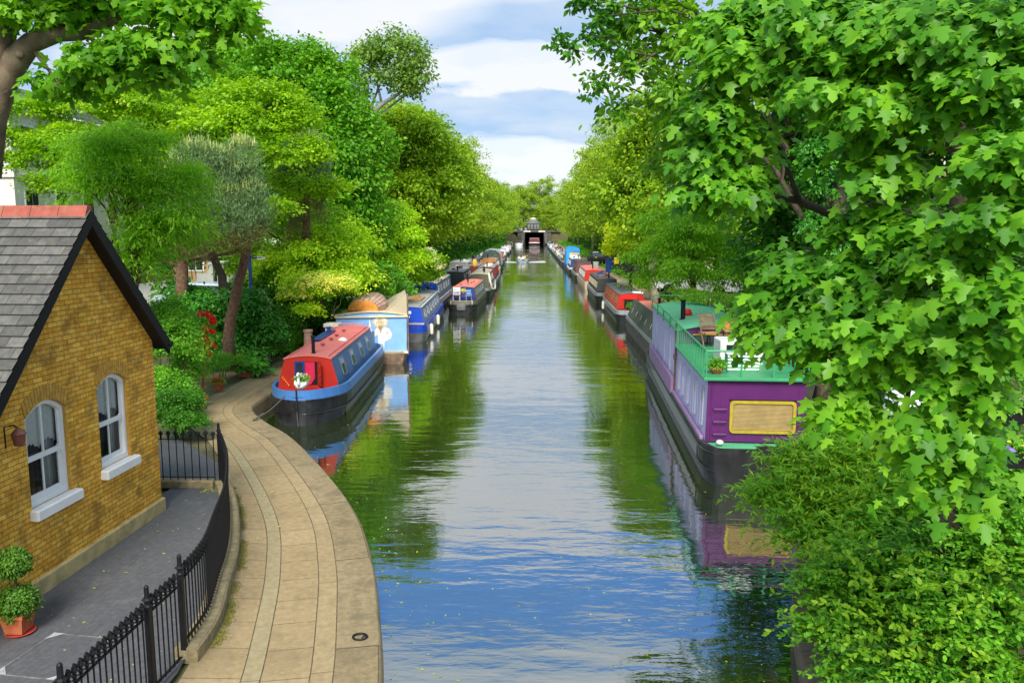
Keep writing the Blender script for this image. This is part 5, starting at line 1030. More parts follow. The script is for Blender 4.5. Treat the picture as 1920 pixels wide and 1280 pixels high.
# ------------------------------------------------------------ moving boats, people and wakes
SKIN = mat('skin', (.58, .36, .26), .6, .05)
def person(label, loc, rz, top, hair, legs=NAVY, s=1.0, lean=.1, arm=.3, group=None):
    """seated figure: one skinned body, clothes and hair as shells over it"""
    t = thing('person', label, 'person', loc, rz, group)
    J = [((0, 0, .46), .15), ((0, lean*.3, .70), .14), ((0, lean*.6, .92), .165), ((0, lean*.7, 1.04), .06), ((0, lean*.6, 1.13), .085), ((0, lean*.6, 1.24), .10),
         ((.19, lean*.6, .93), .06), ((.26, -.05, .70), .05), ((.16, -.30-arm*.2, .66), .04), ((.14, -.38-arm*.2, .66), .035), ((-.19, lean*.6, .93), .06), ((-.26, -.05, .70), .05), ((-.16, -.30, .62), .04), ((-.14, -.38, .62), .035),
         ((.11, -.1, .45), .10), ((.13, -.46, .46), .075), ((.13, -.48, .10), .055), ((.13, -.60, .04), .045), ((-.11, -.1, .45), .10), ((-.13, -.46, .46), .075), ((-.13, -.48, .10), .055), ((-.13, -.60, .04), .045)]
    E_ = [(0, 1), (1, 2), (2, 3), (3, 4), (4, 5), (2, 6), (6, 7), (7, 8), (8, 9), (2, 10), (10, 11), (11, 12), (12, 13), (0, 14), (14, 15), (15, 16), (16, 17), (0, 18), (18, 19), (19, 20), (20, 21)]
    me = bpy.data.meshes.new('body'); me.from_pydata([Vector(j[0])*s for j in J], E_, []); o = link('body', me, t); sk = o.modifiers.new('s', 'SKIN')
    for i, (_, r_) in enumerate(J): v = me.skin_vertices[0].data[i]; v.radius = (r_*s, r_*s*.85); v.use_root = i == 0
    o.modifiers.new('sub', 'SUBSURF').levels = 1; o.modifiers['sub'].render_levels = 1; me.materials.append(SKIN)
    mb = MB(); mb.sm = True; mb.tube([(0, .0, .42*s), (0, lean*.35*s, .70*s), (0, lean*.6*s, .95*s), (0, lean*.65*s, 1.02*s)], [.17*s, .165*s, .205*s, .09*s], 10)
    for k in (-1, 1): mb.tube([(k*.17*s, lean*.6*s, .95*s), (k*.265*s, -.04, .70*s), (k*.18*s, -.24*s, .66*s)], [.085*s, .07*s, .055*s], 8)
    mb.build('jacket', top, t)
    mb = MB(); mb.sm = True
    for k in (-1, 1): mb.tube([(k*.10*s, -.02, .44*s), (k*.13*s, -.46*s, .47*s), (k*.13*s, -.49*s, .12*s)], [.125*s, .09*s, .07*s], 8)
    mb.build('trousers', legs, t)
    mb = MB(); mb.sm = True; mb.ball((0, (lean*.6+.03)*s, 1.245*s), (.105*s, .115*s, .115*s), 12, 8); mb.build('hair', hair, t); return t
H1 = mat('hair_brown', (.10, .055, .03), .8); H2 = mat('hair_fair', (.45, .30, .14), .8); foam = mat('foam', (.62, .68, .66), .6, .2, 3)
t = thing('motor_dinghy', 'small grey open boat with four people motoring down the middle of the canal', 'boat', (-2.05, 146, 0), R(4)); mb = MB(); secs = []
for d in (0, .15, .6, 1.4, 2.6, 4.2): w_ = 1.15*(.55+.45*math.sqrt(1-(1-min(1, d/1.2))**2)); secs.append([(-w_*.8, d, -.1), (-w_, d, .35), (-w_, d, .72+.08*max(0, 1-d)), (-w_*.9, d, .74), (-w_*.85, d, .3), (w_*.85, d, .3), (w_*.9, d, .74), (w_, d, .72+.08*max(0, 1-d)), (w_, d, .35), (w_*.8, d, -.1)])
mb.loft(secs, caps=True); mb.build('hull', mat('boat_grey', (.22, .27, .26), .4), t)
for y in (.9, 2.4): MB().box(-1, 1, y, y+.35, .42, .48).build('bench', white, t)
MB().box(-.25, .25, 4.2, 4.5, .1, .9, bev=.05).build('outboard', iron, t)
for lab, dx, dy, tp, hr, s_ in (('person in a white shirt sitting leftmost in the small grey motor boat', -.72, 1.1, white, H2, .95), ('person in a pale top in the middle of the small grey motor boat', -.05, .9, mat('shirt_pale', (.7, .74, .8)), H2, .95), ('person in a yellow top sitting right of centre in the small motor boat', .35, 2.5, mat('shirt_yellow', (.75, .55, .1)), H1, 1.05), ('person in a dark jacket sitting rightmost in the small grey motor boat', .78, 2.0, CHAR, H1, 1.1)):
    person(lab, (-2.05+dx, 146+dy, .02), 0, tp, hr, s=s_)
def wake(name, label, cx, cy, sx, sy, seed):
    rs = np.random.RandomState(seed); mb = MB()
    for s, sl, w0 in ((-1, .16, .10), (1, .16, .10), (-1, .5, .08), (1, .55, .12), (1, 1.6, .08)):
        for k in range(2):
            l = []; n = 14
            for i in range(n+1):
                u = i/n; l.append((cx+s*(1.0+sx*u), cy+.3+sl*sx*u*1.6+k*sy*.4+.25*math.sin(i*1.3+k)*u, .008, w0*(1-u)*(.4+1.0*rs.rand())*1.6))
            mb.loft([[(x, y-w_, .006), (x, y, .03), (x, y+w_, .006)] for x, y, z, w_ in l])
    tag(mb.build(name, foam), label, 'wake', kind='stuff')
wake('wake', 'white foam wake lines spreading from the small motor boat', -2.05, 146, 3.2, 6, 3)
t = simple('trip_boat', 'dark trip boat with white bow line coming out of the tunnel mouth', .0, 320, 0, 14, 4.4, side=MAROON, roof=PINKW, gm=white, near='bow', zr=2.6, zg=1.0, nw=3, tops=1, c0=3.5)
simple('cruiser', 'small white cruiser with dark cover left of the tunnel mouth', -5.8, 300, 0, 9, 3.0, side=CHAR, roof=CHAR, hm=white, gm=white, near='bow', zr=1.9, zg=1.0, tops=1)
# ------------------------------------------------------------ backdrop: villas, garden walls, cars, fences
def villa(name, label, x, y, w, d, h, m, rz=0, floors=3, cols=4, cat='house', roofm=None):
    t = thing(name, label, cat, (x, y, 2.0), rz); MB().box(-w/2, w/2, -d/2, d/2, -1, h).build('wall', m, t)
    mb = MB(); mb.box(-w/2-.3, w/2+.3, -d/2-.3, d/2+.3, h+.003, h+.35, bev=.1); mb.box(-w/2-.12, w/2+.12, -d/2-.12, d/2+.12, h*.66, h*.66+.2); mb.build('cornice', stucco if roofm is None else m, t)
    mb = MB(); mb.add([(-w/2, -d/2, h+.36), (w/2, -d/2, h+.36), (w/2, d/2, h+.36), (-w/2, d/2, h+.36), (-w/2+2, -d/2+2, h+1.8), (w/2-2, -d/2+2, h+1.8), (w/2-2, d/2-2, h+1.8), (-w/2+2, d/2-2, h+1.8)], [(0, 1, 5, 4), (1, 2, 6, 5), (2, 3, 7, 6), (3, 0, 4, 7), (4, 5, 6, 7)]); mb.build('roof', CHAR, t)
    for f in range(floors):
        z = h*(f+.25)/floors
        for c in range(cols):
            for face in (0, 1):
                L_ = w if face == 0 else d; p = -L_/2+L_*(c+.5)/cols; q = MB()
                q.box(-.6, .6, -.04, .03, 0, 1.9); fr = q.build('window', white, t); g = MB().box(-.5, -.03, -.062, -.041, .1, 1.8).box(.03, .5, -.062, -.041, .1, 1.8).build('pane', glass, fr)
                if face == 0: fr.location = (p, -d/2, z)
                else: fr.location = (w/2 if x < 0 else -w/2, p, z); fr.rotation_euler = (0, 0, PI/2 if x < 0 else -PI/2)
    return t
villa('villa', 'cream stucco villa glimpsed behind the trees above the cottage roof', -33, 47, 12, 11, 9.9, stucco, 0, 3, 4)
brk2 = brickmat('villa_brick', (.42, .25, .09), (.50, .32, .13), (.3, .25, .18), .22, .075, axes=(0, 2), bump=.2)
villa('villa', 'yellow brick villa behind the trees to the right of the cream one', -27.5, 62, 9, 9, 10.5, brk2, 0, 3, 3, roofm=1)
villa('villa', 'pale villa hidden in the trees further along the left street', -30, 95, 14, 12, 10, stucco, 0, 3, 4)
villa('villa', 'brown brick terrace glimpsed through the maple leaves on the right', 31, 62, 14, 22, 10, mat('brown_wall', (.30, .20, .12), .9, .2, 3, .3), 0, 3, 4, roofm=1)
villa('villa', 'pale terrace beyond the right bank trees', 32, 100, 14, 24, 10, stucco, 0, 3, 5)
# spires
for i, (px, py, lab) in enumerate(((886, 303, 'left and taller of the two thin grey spires above the distant trees'), (899, 311, 'right and shorter of the two thin grey spires above the distant trees'))):
    p = PY(px, py, 420); t = thing('spire', lab, 'spire', (p.x, 420, 5.4)); MB().lathe([(2.2, 0), (2.2, p.z-5.4-12), (2.6, p.z-5.4-12), (.5, p.z-5.4-2), (.05, p.z-5.4)], (0, 0, 0), 8).build('tower', mat('spire_grey', (.12, .12, .14), .8), t)
# left garden wall with gate piers and gate
gp = thing('garden_wall', 'white rendered garden wall with gate opening between tall piers behind the ivy hedge', 'wall', (-17, 40, 2.0))
def W_(px, py, Y): return PY(px, py, Y)
Yw = 38.0
def wallseg(px0, px1, top0, top1, zb=1.6, th=.35, Y=Yw):
    a = W_(px0, top0, Y); b = W_(px1, top1, Y); mb = MB(); mb.add([(a.x, Y, zb), (b.x, Y, zb), (b.x, Y, b.z), (a.x, Y, a.z), (a.x, Y+th, zb), (b.x, Y+th, zb), (b.x, Y+th, b.z), (a.x, Y+th, a.z)], [(0, 1, 2, 3), (3, 2, 6, 7), (1, 5, 6, 2), (0, 3, 7, 4), (5, 4, 7, 6)]); return mb
for nm, q in (('wall_panel', wallseg(200, 345, 540, 521)), ('wall_panel', wallseg(368, 388, 513, 513)), ('wall_panel', wallseg(388, 394, 511, 500)), ('wall_panel', wallseg(425, 450, 514, 512)), ('wall_panel', wallseg(345, 352, 519, 519))): q.build(nm, stucco, gp, True)
for px0, px1, top in ((394, 401, 496), (408, 421, 494)):
    a = W_(px0, top, Yw); b = W_(px1, top, Yw); MB().box(a.x, b.x, Yw-.15, Yw+.5, 1.6, a.z).box(a.x-.06, b.x+.06, Yw-.21, Yw+.56, a.z, a.z+.12, bev=.03).build('pier', stucco, gp, True)
a = W_(401, 500, Yw); b = W_(408, 500, Yw); mb = MB()
for i in range(4): x = a.x+(b.x-a.x)*(i+.5)/4; mb.box(x-.012, x+.012, Yw+.1, Yw+.13, 1.9, a.z)
mb.box(a.x, b.x, Yw+.09, Yw+.14, 2.6, 2.68); mb.build('gate', iron, gp, True)
a = W_(494, 570, 33); t = thing('gate_pier', 'pale stone gate pier with pointed cap between the ivy hedge and the yellow shrub', 'pier', (a.x, 33, .4)); MB().box(-.22, .22, -.22, .22, 0, 2.3).build('shaft', stucco, t); MB().lathe([(.34, 2.302), (.34, 2.4), (.03, 2.95)], (0, 0, 0), 4).build('cap', stone, t)
mb = MB()
for i in range(3): mb.tube([(.34+i*.09, 0, 0), (.34+i*.09, 0, 1.7)], .012, 5)
mb.build('rail', iron, t)
def car(name, label, x, y, z, rz, m, g='parked cars'):
    t = thing(name, label, 'car', (x, y, z), rz, g); prof = [(-2.1, .35), (-2.15, .7), (-1.5, .9), (-.8, 1.38), (.7, 1.42), (1.5, .95), (2.1, .85), (2.15, .4)]
    mb = MB(); mb.sm = False; mb.loft([[(s*.86*(1 if z_ < 1 else .8), yy, z_) for yy, z_ in prof] for s in (-1, 1)], closed=False, caps=True); mb.build('body', m, t)
    for s in (-1, 1): mb = MB(); mb.add([(s*.80, -1.3, .93), (s*.73, -.8, 1.30), (s*.73, .65, 1.34), (s*.80, 1.3, .96)], [(0, 1, 2, 3)]); q = mb.build('side_window', glass, t); q.location = (s*.045, 0, 0)
    mb = MB(); mb.add([(-.7, -1.47, .93), (.7, -1.47, .93), (.64, -.82, 1.385), (-.64, -.82, 1.385)], [(0, 1, 2, 3)]); mb.build('windscreen', glass, t)
    for sx in (-1, 1):
        for yy in (-1.35, 1.35): q = MB().lathe([(.3, 0), (.32, .05), (.32, .2), (.3, .22)], (0, 0, 0), 14).build('wheel', iron, t); q.rotation_euler = (0, PI/2*sx, 0); q.location = (sx*.68, yy, .33)
    return t
a = W_(372, 533, 35); car('parked_car', 'pale silver blue car roof showing over the ivy hedge on the left', a.x, 36, a.z-1.38, R(88), paint('car_silver', (.42, .52, .58), .25))
a = PY(1315, 513, 42); car('parked_car', 'white parked car glimpsed behind the dark fence on the right', a.x, 42.5, a.z-1.2, R(60), white)
a = PY(1284, 513, 46); car('parked_car', 'dark parked car left of the white one behind the right fence', a.x, 46.5, a.z-1.2, R(15), CHAR)
a = PY(1118, 477, 105); car('parked_car', 'black parked car behind the fence far down the right bank', a.x, 105, a.z-1.2, R(5), iron)
a = PY(1325, 500, 48); t = thing('gate_pier', 'cream gate pier with a moulded cap beyond the white car', 'pier', (a.x, 48, 1.7)); MB().box(-.3, .3, -.3, .3, 0, a.z+.4-1.7).box(-.38, .38, -.38, .38, a.z+.4-1.7, a.z+.55-1.7, bev=.05).build('shaft', cream, t)
def fence(name, label, pts, h, m, step=.14):
    t = thing(name, label, 'fence', pts[0]); b = Vector(pts[0]); mb = MB()
    for i in range(len(pts)-1):
        p, q = Vector(pts[i]), Vector(pts[i+1]); n = int((q-p).length/step); a = math.atan2(q.y-p.y, q.x-p.x)
        for k in range(n): v = p.lerp(q, (k+.5)/n)-b; mb.box(-step*.43, step*.43, -.012, .012, 0, h+.02*math.sin(k*2.3), M=Matrix.Translation(v) @ Matrix.Rotation(a, 4, 'Z'))
    mb.build('palings', m, t)
    for i in range(len(pts)-1):
        p, q = Vector(pts[i])-b, Vector(pts[i+1])-b; n = max(1, int((q-p).length/2.6))
        for k in range(n+1): v = p.lerp(q, k/n); MB().box(v.x-.05, v.x+.05, v.y+.02, v.y+.12, v.z, v.z+h+.1).build('post', m, t)
    return t
fdark = mat('fence_dark', (.045, .05, .05), .8, .4, 6, .4, grime=(.09, .09, .07, .5))
fence('paling_fence', 'dark close boarded fence along the right bank near the purple houseboat', [(13.2, 24, .9), (12.0, 34, .9), (11.4, 50, .7)], 1.5, fdark, .15)
fence('paling_fence', 'dark vertical board fence further down the right bank beyond the red roofed boat', [(10.9, 55, .6), (10.7, 90, .6), (10.7, 130, .6)], 1.5, fdark, .3)
# right bank furniture
t = thing('service_post', 'pale stone mooring service post on the bank beside the red boat roof', 'post', (8.0, 36.5, .44)); MB().box(-.2, .2, -.2, .2, 0, 2.0, bev=.03).build('cabinet', stone, t); MB().box(-.12, .12, -.212, -.201, 1.4, 1.8).build('panel', GREYR, t)
for k in (-1, 1): MB().tube([(k*.06, 0, 2.0), (k*.06, 0, 2.6)], .04, 6).build('pipe', terra, t)
t = thing('bin', 'dark blue bin by the right towpath in front of the fence', 'bin', (9.7, 104, .45)); MB().box(-.45, .45, -.4, .4, 0, 1.7, bev=.05).build('body', NAVY, t); MB().box(-.48, .48, -.43, .43, 1.7, 1.78).build('lid', NAVY, t)
t = thing('yellow_sign', 'small yellow sign board right of the blue bin', 'sign', (10.3, 101, .45)); MB().box(-.3, .3, 0, .05, 1.2, 2.0).build('board', paint('sign_yellow', (.8, .55, .03)), t); MB().tube([(0, .06, 0), (0, .06, 1.9)], .04, 6).build('pole', iron, t)
t = thing('cabinet', 'pale green metal cabinet on the bank behind the blue canopy boat', 'cabinet', (8.5, 112, .45)); MB().box(-.4, .4, -.3, .3, 0, 2.4, bev=.05).build('body', paint('pale_green', (.35, .45, .35)), t)
t = thing('garden_chair', 'black metal garden chair standing on the bank behind the red roof', 'chair', (7.95, 45, .45), R(30)); mb = MB()
for sx in (-1, 1):
    for sy in (-1, 1): mb.tube([(sx*.25, sy*.22, 0), (sx*.25, sy*.22, 1.0 if sy > 0 else .66)], .02, 6)
    mb.tube([(sx*.25, -.22, .66), (sx*.25, .22, .68)], .018, 6)
mb.build('frame', iron, t); MB().box(-.25, .25, -.22, .22, .42, .45).build('seat', iron, t)
for k in range(3): MB().box(-.25, .25, .21, .24, .58+k*.14, .64+k*.14).build('slat', iron, t)
# covered heap and black flower troughs, lower right
a = PY(1705, 770, 11.5); t = thing('covered_barrel', 'white cloth draped over a grey barrel among the leaves on the right', 'barrel', (a.x, a.y, a.z-.5)); q = MB(); q.sm = True; q.lathe([(.28, 0), (.34, .3), (.33, .62), (.30, .70)], (0, 0, 0), 18); q.build('barrel', mat('grey_barrel', (.28, .28, .28), .6), t)
q = MB(); q.sm = True; q.loft([[(r_*math.cos(2*PI*k/22), r_*math.sin(2*PI*k/22), z_+(.10*math.sin(k*1.9)+.05*math.sin(k*3.7))*(1 if r_ > .33 else .15)) for k in range(22)] for r_, z_ in ((.04, .80), (.20, .78), (.34, .70), (.37, .55), (.40, .42))], closed=True); q.build('cloth', mat('white_cloth', (.72, .74, .76), .8, .1, 6, .3), t)
for px, py, YY, lab in ((1885, 775, 9.5, 'upper black trough of pink flowers at the right edge'), (1900, 855, 8.2, 'lower black trough with yellow and purple pansies at the right edge')):
    a = PY(px, py, YY); t = thing('flower_trough', lab, 'planter', a); MB().box(-.32, .6, -.12, .12, -.10, .05, bev=.01).build('trough', iron, t)
    foliage('leaves', crown([(.1, 0, .10, .42, .12, .10)], 90, 12, .06, .045, 5), OVAL, L_BUSH, t)
    mb = crown([(.1, -.08, .15, .40, .10, .07)], 12, 5, .03, .055, 6 if py < 800 else 9, out=.4); foliage('blossoms', mb, OVAL, L_PINK if py < 800 else L_YEL, t)
    if py > 800: foliage('blossoms', crown([(-.2, -.12, .10, .06, .05, .05)], 5, 6, .03, .055, 9, out=.4), OVAL, leafmat('petal_purple', (.15, .08, .6), (.2, .1, .75), (.3, .2, .9)), t)
    MB().box(-.3, -.26, -.05, .05, -.5, -.10).build('leg', iron, t); MB().box(.5, .54, -.05, .05, -.5, -.10).build('leg', iron, t)
# street lamp seen by the pine
a = PY(452, 475, 30); t = thing('blue_post', 'blue and gold topped post with a small sign arm behind the leaning pine trunk', 'post', (a.x-.05, 31, .9)); MB().tube([(0, 0, 0), (0, 0, a.z-.9+.3)], .07, 8).build('pole', NAVY, t); MB().lathe([(.1, 0), (.12, .1), (.02, .2)], (0, 0, a.z-.9+.3), 8).build('finial', chrome, t); MB().box(.3, .62, -.02, .02, a.z-1.16, a.z-1.06).build('sign', white, t); MB().tube([(0, 0, a.z-1.1), (.5, 0, a.z-1.1)], .03, 5).build('arm', NAVY, t)
# ------------------------------------------------------------ trees: distant rows
def rowproto(seed, m, R_=5.5, H=20, low=3.2):
    rng = random.Random(seed); lob = []
    for i in range(15):
        z = low+1.6+(H-low-3.6)*(i/14); rr = R_*(.58+.5*math.sin(PI*min(1, (z-low)/(H-low)*.92+.12)))*.62; a = i*2.4
        lob.append((math.cos(a)*R_*.42, math.sin(a)*R_*.42, z, rr, rr, rr*.72))
    return lob
def row():
    protos = []
    for i, (m, H, Rr) in enumerate(((L_PLANE, 17.5, 5.4), (L_FAR, 20.5, 5.8), (L_FAR, 22, 6.2), (L_PLANE, 19.5, 5.6))):
        lob = np.array(rowproto(10+i, m, Rr, H)); rs_ = crown(sprout(lob, i, 4, .6), 700, 58, 1.0, .34, 20+i, shell=.62, flat=.55, droop=.4)
        pos, nrm, tip, size, rr = rs_; cm = leaf_mesh('crown', pos, nrm, tip, size, QUAD, m, rr); rng = random.Random(i)
        tips = [Vector(L[:3])+Vector((rng.uniform(-.8, .8)*L[3], rng.uniform(-.8, .8)*L[3], rng.uniform(0, .8)*L[5])) for L in lob[::2]]
        tm = trunk_mesh((0, 0, -.2), (0, 0, H*.8), .42, .12, tips, rng).mesh('trunk', barkp); protos.append((cm, tm))
    rng = random.Random(5)
    def put(x, y, k, s, rz, label, group):
        t = thing('plane_tree', label, 'tree', (x, y, .9), rz, group); t.scale = (s*1.0, s*1.0, s); cm, tm = protos[k]
        for nm, me in (('crown', cm), ('trunk', tm)): link(nm, me, t)
    ords = 'second third fourth fifth sixth seventh eighth ninth tenth eleventh twelfth thirteenth fourteenth fifteenth'.split()
    ysL = [78, 90, 103, 117, 132, 148, 165, 183, 202, 222, 244, 268, 292, 316]
    for i, y in enumerate(ysL):
        lab = f'yellow green plane tree in the left bank row, {ords[i]} from the near end' if i < 14 else ''
        put(-15.0+rng.uniform(-.6, .6)+(1.2 if i > 7 else 0), y, [0, 3, 1, 0, 3, 1, 2][i % 7], rng.uniform(.88, 1.0)*(1 if i < 3 else 1.05), rng.uniform(0, 6), lab, 'plane trees of the left bank row')
    ysR = [62, 74, 87, 101, 116, 132, 149, 167, 187, 208, 230, 254, 280, 308]
    for i, y in enumerate(ysR):
        lab = f'leafy plane tree in the right bank row, {ords[i]} from the near end' if i < 14 else ''
        put(14.6+rng.uniform(-.6, .6)-(.5 if i > 7 else 0), y, [0, 0, 3, 0, 3, 1, 2][i % 7] if y < 110 else [3, 1, 2][i % 3], (rng.uniform(.74, .82) if y < 110 else rng.uniform(.92, 1.08)), rng.uniform(0, 6), lab, 'plane trees of the right bank row')
    for i, (x, y, s) in enumerate(((-21, 340, 1.1), (-11, 352, 1.0), (8, 356, .95), (17, 345, 1.1), (-5, 375, 1.3), (4, 385, 1.35))):
        put(x, y, [1, 2][i % 2], s, i, 'distant tree beyond the far bridge, %s the pavilion' % ['leftmost, well left of', 'just behind and left of', 'just behind and right of', 'rightmost, well right of', 'furthest back, left behind', 'furthest back, right behind'][i], 'trees beyond the far bridge')
    # second file of street trees further from the canal
    for i, (x, y, s) in enumerate(((-26, 72, 1.0), (-25, 110, 1.0), (-25, 150, 1.05), (-24, 200, 1.1), (25, 80, .9), (24, 115, 1.0), (24, 160, 1.05), (24, 215, 1.1))):
        put(x, y, i % 4, s, i*1.3, 'street tree half hidden behind the %s bank row, %s from the near end' % ('left' if x < 0 else 'right', ['first', 'second', 'third', 'fourth'][i % 4]), 'street trees behind the %s row' % ('left' if x < 0 else 'right'))
row()
# undergrowth along both banks (uncountable)
def under(name, label, x0, x1, y0, y1, n, zt, m, size, seed, zb=.45, rise=0):
    rs = np.random.RandomState(seed); ncl = n; cx = rs.uniform(x0, x1, ncl); cy_ = y0+(y1-y0)*rs.rand(ncl)**1.5
    h = (.25+.75*rs.rand(ncl))*zt*(.7+.3*np.sin(cy_*.7+cx)); per = 26; cr_ = .5
    c = np.stack([cx, cy_, zb+h+rise*(np.abs(cx)-abs(min(x0, x1, key=abs)))], 1); o = rs.randn(ncl, per, 3)*.45; pos = (c[:, None]+o*np.array([1, 1, .8])*cr_).reshape(-1, 3); k = len(pos)
    pos[:, 2] = np.maximum(pos[:, 2], zb); nrm = np.array([0, -.25, .8])+rs.randn(k, 3)*.6; tip = rs.randn(k, 3)+np.array([0, 0, -.2])
    me = leaf_mesh(name, pos, nrm, tip, size*(.6+.8*rs.rand(k))*(1+pos[:, 1]/220), QUAD, m, rs); return tag(link(name, me), label, 'undergrowth', kind='stuff')
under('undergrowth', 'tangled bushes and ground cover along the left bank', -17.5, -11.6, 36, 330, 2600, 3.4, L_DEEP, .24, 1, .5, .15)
under('undergrowth', 'low bright weeds along the left towpath edge', -12.6, -10.2, 34, 330, 1000, 1.2, L_BUSH, .2, 2)
under('undergrowth', 'low green plants and weeds on the right bank verge', 10.0, 13.5, 28, 330, 1500, 1.0, L_BUSH, .18, 3)
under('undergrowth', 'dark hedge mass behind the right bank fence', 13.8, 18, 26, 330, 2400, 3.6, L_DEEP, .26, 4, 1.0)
under('undergrowth', 'pale dry grasses and weeds on the right verge by the orange red boat', 9.3, 11.2, 30, 56, 260, .8, L_GRASS, .13, 6)
# ------------------------------------------------------------ left bank trees
def T(name, label, bpx, Y, lobes, m, ncl, per, cr, size, seed, bk=bark, zb=.5, **k):
    base = PY(bpx, 500, Y); base.z = zb; return tree(name, label, base, [LB(*l) for l in lobes], m, bk, ncl, per, cr, size, seed, **k)
T('lime_tree', 'tall dense mid green tree behind the layered acer, left of the leaning sparse tree', 560, 47,
  [(560, 180, 47, 95, 85), (480, 200, 48, 90, 80), (640, 300, 46, 75, 90), (600, 400, 45, 80, 80), (540, 330, 47, 90, 90), (630, 220, 46, 55, 60), (400, 190, 50, 80, 70), (590, 140, 47, 55, 45), (660, 400, 46, 60, 80), (470, 130, 50, 60, 40)], leafmat('leaf_lime_tree', (.025, .10, .006), (.07, .24, .01), (.18, .40, .02), patch=.4), 2000, 52, .75, .22, 31, tr=(.4, .15), ntips=10)
T('tall_tree', 'dense tree filling the skyline behind the acer at upper left', 330, 58, [(330, 180, 58, 90, 80), (250, 200, 60, 90, 70), (420, 130, 58, 70, 55), (180, 230, 60, 80, 60), (350, 300, 58, 110, 100), (210, 330, 60, 90, 90)], L_ACER, 800, 46, 1.0, .34, 32, tr=(.4, .15))
# leaning sparse tree with bare grey limbs
def leaning():
    Y = 56; b = PY(640, 430, Y); b.z = .6; t = thing('leaning_tree', 'tall sparse tree leaning out over the canvas of leaves with bare grey limbs against the sky', 'tree', b); t['label'] = 'tall sparse tree leaning towards the canal with bare grey limbs against the sky'
    P = lambda px, py, dy=0: PY(px, py, Y+dy)-b; mb = MB(); mb.sm = True
    mb.tube([P(640, 430), P(655, 330), P(672, 270), P(690, 222), P(716, 196), P(748, 176), P(762, 160)], [.34, .30, .24, .19, .15, .11, .06], 9)
    for q in ([(690, 222), (700, 190), (716, 150), (730, 110), (735, 80)], [(716, 196), (708, 160), (700, 130), (690, 105)], [(748, 176), (770, 140), (785, 110)], [(690, 225), (725, 205), (752, 185), (790, 160)], [(730, 110), (745, 90), (750, 70)], [(716, 150), (690, 130), (668, 115)]): mb.tube([P(x, y, .3*i) for i, (x, y) in enumerate(q)], [.10, .08, .06, .04, .02][:len(q)], 6)
    mb.build('trunk', mat('bark_grey', (.28, .27, .25), .85, .3, 5, .5), t)
    lob = [(730, 90, Y, 48, 32), (765, 105, Y, 38, 32), (690, 110, Y, 38, 24), (755, 145, Y, 48, 26), (700, 145, Y, 22, 18), (675, 170, Y, 18, 28), (780, 130, Y, 22, 22), (770, 165, Y, 28, 16)]
    lob = np.array([LB(*l) for l in lob]); lob[:, :3] -= np.array(b)
    foliage('crown', crown(lob, 300, 24, .62, .24, 33, shell=.3, flat=.6), QUAD, leafmat('leaf_sparse', (.05, .12, .02), (.12, .24, .04), (.25, .38, .08), patch=.5), t)
leaning()
T('plane_tree', 'yellow green plane with a pale curving limb, first of the left bank row', 745, 64,
  [(760, 270, 64, 70, 60), (700, 320, 64, 70, 70), (820, 300, 66, 55, 55), (790, 360, 64, 75, 60), (720, 410, 64, 75, 50), (860, 350, 68, 45, 50), (750, 240, 64, 50, 38), (800, 420, 66, 70, 40), (790, 235, 66, 32, 28)], L_PLANE, 1150, 50, .8, .27, 34, bk=barkp, tr=(.35, .12), ntips=9, group='plane trees of the left bank row')
T('layered_acer', 'broad bright green acer with layered leaf pads behind the pines', 430, 31,
  [(430, 230, 31, 110, 34), (520, 290, 31, 75, 40), (300, 200, 32, 100, 40), (470, 180, 32, 90, 30), (540, 220, 32, 50, 45), (560, 420, 38, 95, 34), (610, 470, 39, 80, 30), (500, 490, 38, 70, 30), (570, 350, 34, 60, 30), (400, 290, 31, 60, 30), (520, 390, 30, 60, 22), (160, 280, 33, 100, 50), (60, 210, 33, 80, 30), (80, 300, 33, 80, 30), (200, 180, 33, 90, 40), (30, 260, 33, 55, 25), (120, 345, 33, 60, 22)], L_ACER, 1500, 60, .42, .135, 35, shell=.35, flat=.35, up=1.0, droop=.5, tr=(.22, .08), ntips=12)
T('feathery_tree', 'feathery fine leaved bright tree over the cottage roof ridge', 250, 22,
  [(250, 320, 22, 90, 80), (180, 360, 22, 70, 60), (330, 400, 22, 60, 80), (210, 270, 22, 70, 50), (280, 450, 22, 70, 70), (140, 300, 22.5, 60, 50), (340, 340, 22, 45, 40), (240, 500, 22, 55, 60)], L_ROB, 560, 56, .42, .145, 36, tmpl=SLIM, shell=.25, flat=.28, droop=.6, tr=(.13, .04), ntips=12)
T('weeping_bush_tree', 'lime green arching bush tree between the acer and the yellow flowered shrub', 600, 36,
  [(600, 480, 36, 70, 50), (540, 510, 36, 60, 45), (660, 520, 36, 50, 40), (630, 450, 37, 60, 40)], L_LIME, 500, 50, .45, .14, 37, shell=.4, tr=(.12, .04))
